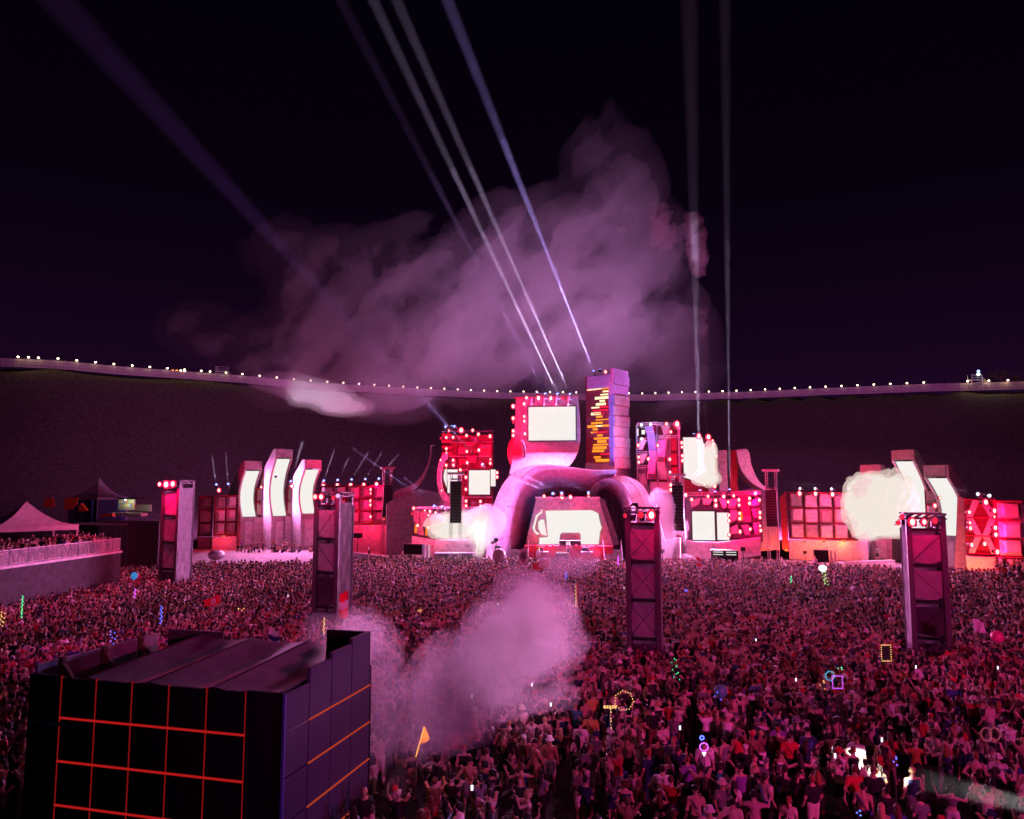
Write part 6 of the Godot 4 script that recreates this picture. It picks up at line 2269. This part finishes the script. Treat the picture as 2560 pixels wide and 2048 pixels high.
func totem(label: String, p: Vector3, height: float) -> Node3D:
	var o := thing("light_totem", label, "totem", Transform3D(Basis.IDENTITY, p), "glowing totems held above the crowd")
	var st := new_st(true)
	tube(st, [Vector3(0, 1.0, 0), Vector3(0, height, 0)], [0.018, 0.014], 6)
	put("pole", st, M.dark_steel, o)
	return o


func bulbs(o: Node3D, pts: Array, m: Material, r := 0.045) -> void:
	var b := SphereMesh.new()
	b.radius = r
	b.height = r * 2.0
	b.radial_segments = 6
	b.rings = 2
	for p in pts:
		put("bulb", b, m, o, Transform3D(Basis.IDENTITY, p))


func crowd_props() -> void:
	var green := glow("led_green", Vector3(0.05, 0.9, 0.3), 2.0)
	var blue := glow("led_blue", Vector3(0.1, 0.15, 1.0), 3.0)
	var gold := glow("led_gold", Vector3(1.0, 0.62, 0.16), 2.0)
	var violet := glow("led_violet", Vector3(0.7, 0.12, 1.0), 2.0)
	var white := glow("led_white", Vector3(0.9, 0.9, 1.0), 2.0)
	var cyan := glow("led_cyan", Vector3(0.05, 0.7, 0.8), 1.5)
	# strands: [px, py of the top, height of the top, length, sway, material, label]
	var strands := [
		[1684.0, 1645.0, 3.4, 0.95, 0.12, green, "green light strand on a pole in the middle of the crowd"],
		[405.0, 1516.0, 3.2, 1.1, 0.05, blue, "blue light strand above the crowd left of the second tower"],
		[339.0, 1473.0, 3.2, 0.7, 0.04, violet, "violet light strand left of the blue one"],
		[281.0, 1578.0, 3.0, 0.8, 0.12, blue, "blue slanted strand behind the mixing box"],
		[811.0, 1545.0, 3.0, 1.0, 0.03, gold, "gold strand at the foot of the dark red tower"],
		[58.0, 1490.0, 3.3, 1.5, 0.03, green, "green strand at the left edge"],
		[8.0, 1530.0, 3.0, 0.9, 0.1, gold, "gold glowing bundle at the very left edge"],
		[2059.0, 1428.0, 3.6, 1.2, 0.15, glow("led_lime", Vector3(0.4, 1.0, 0.25), 1.5), "lime strand under a white ball, before the orange plinth"],
		[1977.0, 1441.0, 3.2, 0.6, 0.05, green, "small green strand left of the lime one"],
		[1440.0, 1460.0, 3.5, 1.7, 0.05, gold, "gold strand on the red banner pole behind the plume"],
		[1526.0, 1772.0, 3.1, 0.7, 0.02, gold, "gold strand hanging from the small cross"],
		[1415.0, 1432.0, 3.3, 0.6, 0.05, blue, "blue strand in the smoke before the booth"],
		[1545.0, 1392.0, 3.3, 0.9, 0.05, violet, "violet strand at the right stairs"],
		[2055.0, 1700.0, 3.0, 0.4, 0.1, gold, "gold half ring left of the violet ring"],
		[1790.0, 1728.0, 3.0, 0.35, 0.12, blue, "blue cluster left of the teal balloon"],
		[600.0, 1520.0, 3.0, 0.15, 0.2, gold, "bright gold cluster left of the dark red tower"],
		[2236.0, 1890.0, 2.6, 0.3, 0.05, blue, "blue cluster beside the white beam spot"],
		[2100.0, 1668.0, 2.2, 0.1, 0.1, green, "green dot before the right tower"],
		[1715.0, 1475.0, 3.0, 0.1, 0.06, blue, "blue glow right of the pink tower"],
		[2145.0, 2023.0, 2.3, 0.15, 0.05, blue, "blue glow at the bottom right"],
		[845.0, 1586.0, 2.8, 0.1, 0.06, green, "green lamp behind the right corner of the mixing box"],
		[1050.0, 1524.0, 2.9, 0.15, 0.1, gold, "gold lamp right of the dark red tower"],
	]
	for s in strands:
		var p := ground_for(s[0], s[1], s[2])
		var o := totem(s[6], p, s[2])
		var pts := []
		var n := maxi(4, int(s[3] / 0.09))
		for k in n:
			var t := k / float(n)
			pts.append(Vector3(s[4] * (sin(k * 2.2) + (t if s[4] > 0.1 else 0.0)), s[2] - t * s[3], 0.06 + s[4] * cos(k * 2.2)))
		bulbs(o, pts, s[5], clampf(-p.z / 1300.0, 0.022, 0.07))
	# outlines in light: rings, frames, a small cap on a stem
	var shapes := [
		[2094.0, 1706.0, 3.1, 0.2, 0.24, violet, 4, "violet glowing square ring right of the middle"],
		[2216.0, 1633.0, 3.2, 0.22, 0.36, gold, 4, "gold lit picture frame left of the right tower"],
		[1760.0, 1868.0, 2.6, 0.13, 0.12, violet, 9, "violet and white glowing mushroom in the near crowd"],
		[1755.0, 1845.0, 2.8, 0.06, 0.06, blue, 8, "blue ball above the glowing mushroom"],
		[1560.0, 1752.0, 3.0, 0.34, 0.34, gold, 7, "gold light wreath in the middle of the crowd"],
		[2075.0, 1690.0, 3.3, 0.18, 0.18, cyan, 6, "cyan light ball above the violet ring"],
		[1525.0, 1768.0, 3.2, 0.2, 0.03, gold, 4, "small lit cross above the gold strand"],
		[2466.0, 1836.0, 2.6, 0.17, 0.2, glow("led_rose", Vector3(0.5, 0.08, 0.12), 0.6), 12, "left rose ring of a pair at the right"],
		[2488.0, 1836.0, 2.6, 0.17, 0.2, M.led_rose, 12, "right rose ring of a pair at the right"],
	]
	for s in shapes:
		var p := ground_for(s[0], s[1], s[2])
		var o := totem(s[7], p, s[2] - s[4])
		var pts := []
		var per := 7 if s[6] == 4 else 3
		for k in s[6]:
			var a: float = TAU * k / s[6] + PI / 4.0
			var b: float = TAU * (k + 1) / s[6] + PI / 4.0
			for j in per:
				var u := Vector2(cos(a), sin(a)).lerp(Vector2(cos(b), sin(b)), j / float(per))
				pts.append(Vector3(u.x * s[3] * (1.35 if s[6] == 4 else 1.0), s[2] + u.y * s[4] * (1.35 if s[6] == 4 else 1.0), 0))
		bulbs(o, pts, s[5], 0.02)
		if s[6] == 4 and s[4] > 0.3:
			put_box("panel", Vector3(0, s[2], -0.03), Vector3(s[3] * 1.7, s[4] * 1.7, 0.02), M.scrim_dark, o)
		if s[6] == 9:
			bulbs(o, [Vector3(-0.03, s[2] - 0.18, 0), Vector3(0.03, s[2] - 0.18, 0), Vector3(0, s[2] - 0.24, 0)], white, 0.035)
	# the flare that burns in a kite shaped flag at the smoke
	var fp := ground_for(1040.0, 1870.0, 2.6)
	var fo := totem("orange burning flare strip in a pale kite flag, in the smoke plume", fp, 2.6)
	var strip := []
	for k in 22:
		var t := k / 21.0
		strip.append(Vector3(0.0 + 0.24 * t, 2.35 + 0.85 * t, 0.02 * sin(k * 3.0)))
	bulbs(fo, strip, glow("flare", Vector3(1.0, 0.34, 0.08), 2.0), 0.022)
	var kite := new_st(true)
	sheet(kite, [[Vector3(0.12, 2.7, -0.05), Vector3(0.3, 2.75, 0.0)], [Vector3(0.18, 2.9, -0.05), Vector3(0.42, 2.88, 0.06)], [Vector3(0.24, 3.2, -0.05), Vector3(0.29, 3.18, 0.0)]])
	put("kite_flag", kite, mat("kite", Vector3(0.3, 0.22, 0.2), 0.8), fo)
	omni(fo, Vector3(0.2, 3.0, 0.35), Vector3(1, 0.3, 0.08), 0.6, 0.1)
	# flags on poles
	mat("flag_white", Vector3(0.75, 0.74, 0.72), 0.8)
	mat("flag_red", Vector3(0.7, 0.02, 0.04), 0.8)
	mat("balloon_clear", Vector3(0.6, 0.55, 0.6), 0.2)
	flag("red flag with a white crescent, over the crowd before the left wing", 552.0, 1488.0, 3.7, 1.0, 0.5, mat("flag_red", Vector3(0.7, 0.02, 0.04), 0.8), -1.0, 1)
	flag("white flag with a dark round emblem, left of the DJ booth", 1318.0, 1368.0, 4.6, 0.8, 1.6, mat("flag_white", Vector3(0.75, 0.74, 0.72), 0.8), -1.0, 2)
	flag("red banner with a pale star burst, before the DJ booth", 1374.0, 1397.0, 3.6, 1.6, 0.75, M.flag_red, -1.0, 3)
	flag("red and white flag in the crowd right of the vault", 1740.0, 1393.0, 3.9, 0.6, 0.8, M.flag_red, 1.0, 4)
	flag("pale red and white pennant right of the dark red tower", 872.0, 1478.0, 4.4, 0.55, 1.5, M.flag_red, -1.0, 4)
	flag("white flag with small figures at the far right", 2432.0, 1548.0, 3.9, 0.7, 0.6, M.flag_white, 1.0, 0)
	flag("green and white flag on the left below the terrace", 140.0, 1402.0, 3.8, 0.7, 1.4, mat("flag_green", Vector3(0.08, 0.4, 0.12), 0.8), -1.0, 4)
	flag("red banner on a tall pole behind the plume", 1440.0, 1460.0, 4.2, 0.25, 1.5, M.flag_red, 1.0, 0)
	flag("dark union flag with stripes behind the mixing box", 672.0, 1572.0, 3.6, 0.5, 0.8, M.flag_white, 1.0, 4)
	# balloons and umbrellas
	var balls := [[2141.0, 1474.0, 3.2, 0.36, M.flag_white, "white balloon above the crowd before the right tower", 0.7], [2494.0, 1593.0, 3.3, 0.3, mat("balloon_pink", Vector3(0.85, 0.1, 0.3), 0.4), "pink balloon at the right edge of the crowd", 1.0], [1802.0, 1728.0, 3.0, 0.24, mat("balloon_teal", Vector3(0.1, 0.35, 0.4), 0.4), "teal balloon with lights in the middle of the crowd", 1.0], [335.0, 1440.0, 3.0, 0.26, glow("balloon_glow", Vector3(0.04, 0.3, 0.75), 0.7), "glowing blue green balloon at the foot of the leftmost tower", 1.2], [1247.0, 1388.0, 3.4, 0.7, mat("balloon_clear", Vector3(0.6, 0.55, 0.6), 0.2), "pale balloon left of the stairs before the arch", 1.0], [540.0, 1388.0, 3.0, 0.9, M.balloon_clear, "clear dome umbrella on the pale plaza", 0.6], [2057.0, 1421.0, 4.0, 0.32, white, "white glowing ball on top of the lime strand", 0.8]]
	for q in balls:
		var p := ground_for(q[0], q[1], q[2])
		var o := thing("balloon", q[5], "balloon", Transform3D(Basis.IDENTITY, p), "balloons over the crowd")
		var st := new_st(true)
		add_ball(st, Vector3(0, q[2], 0), Vector3(q[3], q[3] * q[6], q[3]), 18)
		tube(st, [Vector3(0, q[2] - q[3] * q[6] - 0.06, 0), Vector3(0, q[2] - q[3] * q[6] + 0.03, 0)], [0.05, 0.02], 6)
		put("envelope", st, q[4], o)
		var s2 := new_st()
		bar(s2, Vector3(0, 1.6, 0), Vector3(0, q[2] - q[3] * q[6], 0), 0.012)
		put("string", s2, M.dark_steel, o)
	# raised phones
	var phones := [[2088.0, 1890.0], [1700.0, 1820.0], [1180.0, 1970.0], [2205.0, 1850.0], [1330.0, 1712.0], [1377.0, 1762.0], [2290.0, 1668.0], [1560.0, 1470.0], [1180.0, 1740.0], [2495.0, 1670.0], [1890.0, 1600.0], [1990.0, 1700.0], [720.0, 1490.0], [1245.0, 1510.0]]
	for i in phones.size():
		var p := ground_for(phones[i][0], phones[i][1], 1.95)
		var o := thing("phone", "lit phone screen held up in the crowd, %s of the phones from the left" % word(rank(phones, i)), "phone", Transform3D(Basis(Vector3.UP, 0.2), p + Vector3(0, 1.95, 0)), "phones held up")
		put_box("case", Vector3(0, 0, -0.008), Vector3(0.08, 0.16, 0.01), M.black, o)
		put_box("screen", Vector3(0, 0, 0), Vector3(0.07, 0.145, 0.004), white, o)


func rank(list: Array, i: int) -> int:
	var n := 1
	for q in list:
		if q[0] < list[i][0] or (q[0] == list[i][0] and q[1] < list[i][1]):
			n += 1
	return n


func flag(label: String, px: float, py: float, height: float, w: float, h: float, m: Material, side: float, mark: int) -> void:
	var p := ground_for(px, py, height)
	var o := thing("flag", label, "flag", Transform3D(Basis(Vector3.UP, 0.15), p), "flags over the crowd")
	var st := new_st(true)
	tube(st, [Vector3(0.3 * side, 1.2, 0), Vector3(0, height, 0)], [0.025, 0.018], 6)
	put("pole", st, M.steel, o)
	var at_ := func(u: float, v: float, lift: float) -> Vector3: return Vector3(side * u * w, height - v * h - 0.25 * u * w + 0.06 * sin(u * 6.0 + v * 2.0), 0.12 * sin(u * 5.0 + v * 1.5) + lift)
	var f := new_st(true)
	var rows := []
	for i in 9:
		var row := []
		for k in 13:
			row.append(at_.call(k / 12.0, 1.0 - i / 8.0, 0.0))
		rows.append(row)
	sheet(f, rows)
	put("cloth", f, m, o)
	var e := new_st(true)
	if mark == 1:
		for k in 14:
			var a := 0.5 + k * 0.4
			var c1: Vector3 = at_.call(0.45 + cos(a) * 0.12, 0.5 + sin(a) * 0.24, 0.02)
			var c2: Vector3 = at_.call(0.45 + cos(a + 0.4) * 0.12, 0.5 + sin(a + 0.4) * 0.24, 0.02)
			tube(e, [c1, c2], [0.05, 0.05], 5)
		put("crescent", e, M.flag_white, o)
	elif mark == 2:
		for rr in [0.36, 0.2]:
			for k in 16:
				var a: float = TAU * k / 16.0
				var b: float = TAU * (k + 1) / 16.0
				tube(e, [at_.call(0.5 + cos(a) * rr * 1.15, 0.5 + sin(a) * rr * 0.7, 0.02), at_.call(0.5 + cos(b) * rr * 1.15, 0.5 + sin(b) * rr * 0.7, 0.02)], [0.035, 0.035], 5)
		for k in 5:
			tube(e, [at_.call(0.3 + k * 0.1, 0.42, 0.02), at_.call(0.34 + k * 0.09, 0.58, 0.02)], [0.03, 0.03], 5)
		put("emblem", e, M.black, o)
	elif mark == 3:
		for k in 7:
			var a := TAU * k / 7.0
			tube(e, [at_.call(0.5 + cos(a) * 0.08, 0.5 + sin(a) * 0.12, 0.02), at_.call(0.5 + cos(a) * 0.3, 0.5 + sin(a) * 0.4, 0.02)], [0.06, 0.02], 5)
		put("star_burst", e, mat("flag_rose", Vector3(0.8, 0.3, 0.35), 0.8), o)
	elif mark == 4:
		var rs := []
		for i in 5:
			var row := []
			for k in 7:
				row.append(at_.call(k / 6.0, 0.64 - 0.3 * i / 4.0, 0.015))
			rs.append(row)
		sheet(e, rs)
		put("stripe", e, M.flag_white if m != M.flag_white else mat("flag_blue", Vector3(0.03, 0.05, 0.2), 0.8), o)


# ------------------------------------------------------------------ smoke and flames
# puffs: [px, py, distance, radius across, radius up, radius in depth, strength]
func field_of(puffs: Array, sd: int, freq: float, cell: float, rough: float) -> Dictionary:
	var lo := Vector3(1e6, 1e6, 1e6)
	var hi := -lo
	var list := []
	for q in puffs:
		var c := pt(q[0], q[1], q[2])
		var rr := Vector3(q[3], q[4], q[5])
		list.append([c, rr, q[6] if q.size() > 6 else 1.0])
		lo = lo.min(c - rr * 1.9)
		hi = hi.max(c + rr * 1.9)
	lo.y = maxf(lo.y, 0.05)
	var cv := Vector3(cell, cell, cell * 1.5)
	var nx := int((hi.x - lo.x) / cv.x) + 2
	var ny := int((hi.y - lo.y) / cv.y) + 2
	var nz := int((hi.z - lo.z) / cv.z) + 2
	var f := PackedFloat32Array()
	f.resize(nx * ny * nz)
	var noise := FastNoiseLite.new()
	noise.seed = sd
	noise.noise_type = FastNoiseLite.TYPE_SIMPLEX_SMOOTH
	noise.frequency = freq
	noise.fractal_octaves = 4
	noise.fractal_gain = 0.55
	noise.domain_warp_enabled = true
	noise.domain_warp_type = FastNoiseLite.DOMAIN_WARP_SIMPLEX
	noise.domain_warp_frequency = freq * 0.7
	noise.domain_warp_amplitude = 0.5 / freq
	for q in list:
		var c: Vector3 = q[0]
		var rr: Vector3 = q[1]
		var amp: float = q[2]
		var b0 := ((c - rr * 1.9 - lo) / cv).floor().max(Vector3.ZERO)
		var b1 := ((c + rr * 1.9 - lo) / cv).ceil().min(Vector3(nx - 1, ny - 1, nz - 1))
		for z in range(int(b0.z), int(b1.z) + 1):
			for y in range(int(b0.y), int(b1.y) + 1):
				var i := z * nx * ny + y * nx
				for x in range(int(b0.x), int(b1.x) + 1):
					var d := ((lo + Vector3(x, y, z) * cv - c) / rr).length_squared()
					if d < 3.4:
						f[i + x] += amp * (exp(-d * 1.1) - 0.024)
	# drawn out along the wind, which blows up and to the right
	var swirl := Basis.from_scale(Vector3(0.62, 1.15, 0.8)) * Basis(Vector3.BACK, -0.75)
	for z in nz:
		for y in ny:
			var i := z * nx * ny + y * nx
			for x in nx:
				var e := f[i + x]
				if e > 0.0:
					var edge := 0.0 if x < 2 or y < 1 or z < 2 or x > nx - 3 or y > ny - 3 or z > nz - 3 else 1.0
					f[i + x] = edge * minf(e, 1.3) * (1.0 + rough * noise.get_noise_3dv(swirl * (lo + Vector3(x, y, z) * cv)) * 1.3)
	return {"f": f, "n": Vector3i(nx, ny, nz), "o": lo, "c": cv}


func plume(name_: String, label: String, puffs: Array, sd: int, freq: float, cell: float, rough: float, levels: Array, densities: Array, c := Vector3(0.95, 0.92, 0.95)) -> void:
	var g := field_of(puffs, sd, freq, cell, rough)
	var o := thing(name_, label, "smoke", Transform3D.IDENTITY, "drifting smoke")
	o.set_meta("kind", "stuff")
	for k in levels.size():
		var m := nets(g.f, g.n.x, g.n.y, g.n.z, g.o, g.c, levels[k])
		if m.get_surface_count():
			put("smoke_layer", m, fog(densities[k], c), o)


func smoke() -> void:
	# the great cloud over the stage
	plume("smoke", "great purple smoke cloud rising over the stage towers", [
		[1430, 900, 134, 17, 9, 8], [1290, 800, 134, 16, 10, 8], [1420, 730, 134, 14, 10, 8, 1.1], [1500, 600, 135, 10, 10, 7], [1330, 640, 135, 11, 9, 7, 0.8], [1540, 790, 135, 11, 11, 7], [1660, 830, 135, 7, 7, 6, 0.8],
		[1180, 860, 134, 13, 8, 7, 0.9], [1560, 470, 136, 6, 9, 5, 0.65], [1500, 350, 137, 4, 8, 4, 0.42], [1455, 430, 137, 4, 5, 4, 0.4], [1620, 640, 136, 7, 7, 5, 0.6], [1230, 680, 135, 9, 8, 6, 0.55], [1660, 950, 134, 8, 6, 6, 0.7],
	], 11, 0.1, 0.85, 2.0, [0.1, 0.5], [0.007, 0.024])
	plume("smoke", "lilac smoke bank drifting left from the stage over the ridge lamps", [
		[1040, 850, 133, 11, 8, 7, 0.9], [900, 880, 133, 10, 7, 7], [800, 820, 133, 7, 8, 6, 0.8], [860, 700, 134, 9, 7, 6, 0.6], [740, 930, 132, 9, 5, 6, 0.9], [600, 860, 133, 8, 5, 5, 0.6], [980, 960, 132, 11, 5, 7, 0.8], [480, 820, 133, 6, 4, 4, 0.5], [730, 640, 134, 8, 6, 5, 0.5], [1050, 700, 134, 10, 9, 6, 0.6],
	], 23, 0.11, 0.85, 2.0, [0.1, 0.48], [0.006, 0.024])
	plume("smoke", "bright greenish white smoke streak above the left wing", [
		[700, 955, 112, 5, 1.6, 2.5, 0.6], [780, 985, 111, 4.5, 1.7, 2.5, 0.9], [850, 1010, 110, 3.4, 1.5, 2.2, 1.2], [890, 1020, 110, 2.4, 1.1, 2.0, 0.7],
	], 31, 0.2, 0.35, 0.8, [0.15, 0.45], [0.04, 0.14])
	plume("smoke", "pale wisps caught by the beams right of the great cloud", [
		[1650, 545, 101, 1.9, 3.2, 1.6, 0.7], [1658, 590, 101, 1.7, 2.2, 1.6, 0.7], [1735, 590, 99, 1.6, 3.2, 1.4, 1.0], [1748, 650, 99, 1.4, 2.4, 1.3, 0.8], [1758, 800, 100, 1.0, 4.0, 1.2, 0.4],
	], 51, 0.5, 0.22, 1.7, [0.3], [0.07])
	# the plume in the crowd
	plume("crowd_smoke", "pink smoke plume rolling up out of the crowd from the flare", [
		[985, 1955, 24.5, 0.5, 0.5, 0.5, 0.9], [1015, 1900, 25.0, 0.7, 0.7, 0.6], [1050, 1840, 26.0, 0.9, 0.9, 0.8], [1090, 1780, 27.0, 1.2, 1.2, 1.0], [1140, 1720, 28.0, 1.5, 1.4, 1.3], [1210, 1670, 29.5, 1.9, 1.6, 1.6], [1290, 1630, 31.5, 2.3, 1.7, 1.9], [1310, 1560, 34.0, 1.9, 1.5, 1.8], [1330, 1505, 37.0, 1.6, 1.2, 1.6, 0.9], [1390, 1490, 39.0, 1.2, 1.0, 1.3, 0.7], [1290, 1460, 41.0, 1.3, 0.9, 1.4, 0.5], [1370, 1640, 31.0, 1.2, 0.9, 1.2, 0.55], [1250, 1750, 27.5, 1.2, 0.7, 1.0, 0.55], [1400, 1740, 27.5, 0.9, 0.5, 0.8, 0.35], [1170, 1800, 26.0, 1.0, 0.8, 0.9, 0.6], [1420, 1400, 52.0, 2.2, 1.2, 2.2, 0.5],
	], 61, 0.5, 0.22, 1.6, [0.17, 0.55], [0.13, 0.36])
	plume("crowd_smoke", "second pink smoke drift behind the right corner of the mixing box", [
		[930, 1760, 28.0, 0.9, 1.1, 0.9, 0.9], [915, 1690, 29.0, 1.1, 1.1, 1.0], [900, 1620, 31.0, 1.4, 1.0, 1.1], [860, 1575, 33.0, 1.6, 0.8, 1.2, 0.7], [975, 1710, 29.5, 0.8, 1.0, 0.8, 0.7], [960, 1850, 26.5, 0.7, 0.8, 0.7, 0.7],
	], 67, 0.55, 0.22, 1.5, [0.15, 0.5], [0.1, 0.26])
	# jets beside the arch
	plume("stage_smoke", "white smoke jet before the low left screen beside the arch", [
		[1196, 1386, 98.4, 0.7, 0.9, 0.7], [1200, 1362, 98.4, 1.0, 1.1, 0.9], [1205, 1336, 98.4, 1.5, 1.4, 1.1], [1210, 1310, 98.4, 2.1, 1.4, 1.3], [1195, 1290, 98.6, 2.6, 1.3, 1.3, 0.8], [1160, 1350, 99.4, 1.6, 0.7, 1.0, 0.6], [1232, 1300, 98.6, 1.6, 2.0, 1.0, 0.7], [1092, 1296, 102.0, 1.3, 0.9, 0.9, 0.7],
	], 71, 0.4, 0.3, 0.9, [0.3], [0.42], Vector3(0.97, 0.98, 0.95))
	plume("stage_smoke", "white smoke jet between the vault and the low right screen", [
		[1665, 1388, 97.6, 0.8, 0.9, 0.8], [1672, 1360, 97.6, 1.0, 1.3, 0.9, 0.8], [1662, 1325, 97.6, 1.4, 1.5, 1.1, 0.9], [1660, 1285, 97.6, 1.6, 1.6, 1.1, 0.8], [1650, 1245, 98.0, 1.7, 1.4, 1.1, 0.7], [1702, 1320, 99.6, 1.3, 2.2, 1.0, 0.7], [1712, 1390, 97.6, 2.0, 0.5, 0.9, 0.5],
	], 73, 0.4, 0.3, 0.9, [0.3], [0.28], Vector3(0.97, 0.98, 0.95))
	# the flame burst on the right wing
	var burst := [[2195, 1255, 98.5, 3.2, 2.4, 1.5, 1.2], [2168, 1232, 98.5, 2.0, 1.8, 1.3, 0.9], [2235, 1240, 98.5, 1.9, 2.4, 1.3, 1.0], [2175, 1292, 98.5, 2.2, 1.8, 1.3], [2230, 1312, 98.5, 2.6, 1.2, 1.3], [2166, 1332, 98.5, 1.1, 0.8, 0.9, 0.8]]
	glow("flame_white", Vector3(0.84, 0.81, 0.72), 1.0)
	var g := field_of(burst, 83, 0.75, 0.28, 1.6)
	var fl := thing("flame_burst", "huge off-white flame burst swallowing the screen fins of the right wing", "flame", Transform3D.IDENTITY)
	burst_shells(fl, g, [0.4, 0.2, 0.07], M.get("flame_white"))
	plume("stage_smoke", "orange lit smoke column under the flame burst", [
		[2163, 1392, 96.0, 0.5, 0.8, 0.5], [2162, 1370, 96.0, 0.7, 1.0, 0.7], [2160, 1345, 96.2, 0.9, 1.1, 0.8], [2150, 1225, 96.4, 1.2, 1.2, 0.9, 0.7], [2165, 1200, 96.4, 1.3, 0.9, 0.9, 0.6],
	], 89, 0.6, 0.22, 0.9, [0.3], [0.25])
	# a small burst at the tall right screen
	var g2 := field_of([[1772, 1160, 107.6, 0.9, 2.4, 0.8], [1765, 1196, 107.6, 1.6, 0.9, 0.8, 0.9], [1782, 1130, 107.6, 0.5, 1.1, 0.6, 0.6]], 97, 0.6, 0.2, 0.9)
	var f2 := thing("flame_burst", "ragged white burst at the lower right edge of the tall screen", "flame", Transform3D.IDENTITY)
	burst_shells(f2, g2, [0.5, 0.24, 0.09], M.screen)
	var g3 := field_of([[1118, 1316, 103.0, 2.2, 1.4, 0.7, 1.0], [1165, 1312, 103.0, 1.8, 1.4, 0.7, 0.9], [1203, 1318, 99.2, 1.2, 1.9, 0.8], [1199, 1362, 98.8, 0.6, 1.2, 0.6, 0.9]], 101, 0.8, 0.28, 1.5)
	var f3 := thing("flame_burst", "white hot burst of smoke in front of the low left screen", "flame", Transform3D.IDENTITY)
	burst_shells(f3, g3, [0.5, 0.24, 0.09], M.screen)
	omni(f3, pt(1190, 1330, 96.5), Vector3(0.95, 1.0, 0.9), 16.0, 0.6)



func burst_shells(o: Node3D, g: Dictionary, levels: Array, core: Material) -> void:
	# an opaque burning core inside thinner and thinner veils of flame
	for k in levels.size():
		var m := nets(g.f, g.n.x, g.n.y, g.n.z, g.o, g.c, levels[k])
		if not m.get_surface_count():
			continue
		if k == 0:
			put("flame_core", m, core, o)
			continue
		var em := StandardMaterial3D.new()
		em.albedo_color = Color(0.1, 0.05, 0.04, [0.0, 0.42, 0.3, 0.2, 0.12][k])
		em.transparency = BaseMaterial3D.TRANSPARENCY_ALPHA
		em.roughness = 0.9
		em.emission_enabled = true
		em.emission = lin(1.0, [0.0, 0.93, 0.8, 0.5, 0.3][k], [0.0, 0.86, 0.7, 0.42, 0.28][k])
		em.emission_energy_multiplier = 0.9
		put("flame_veil", m, em, o)
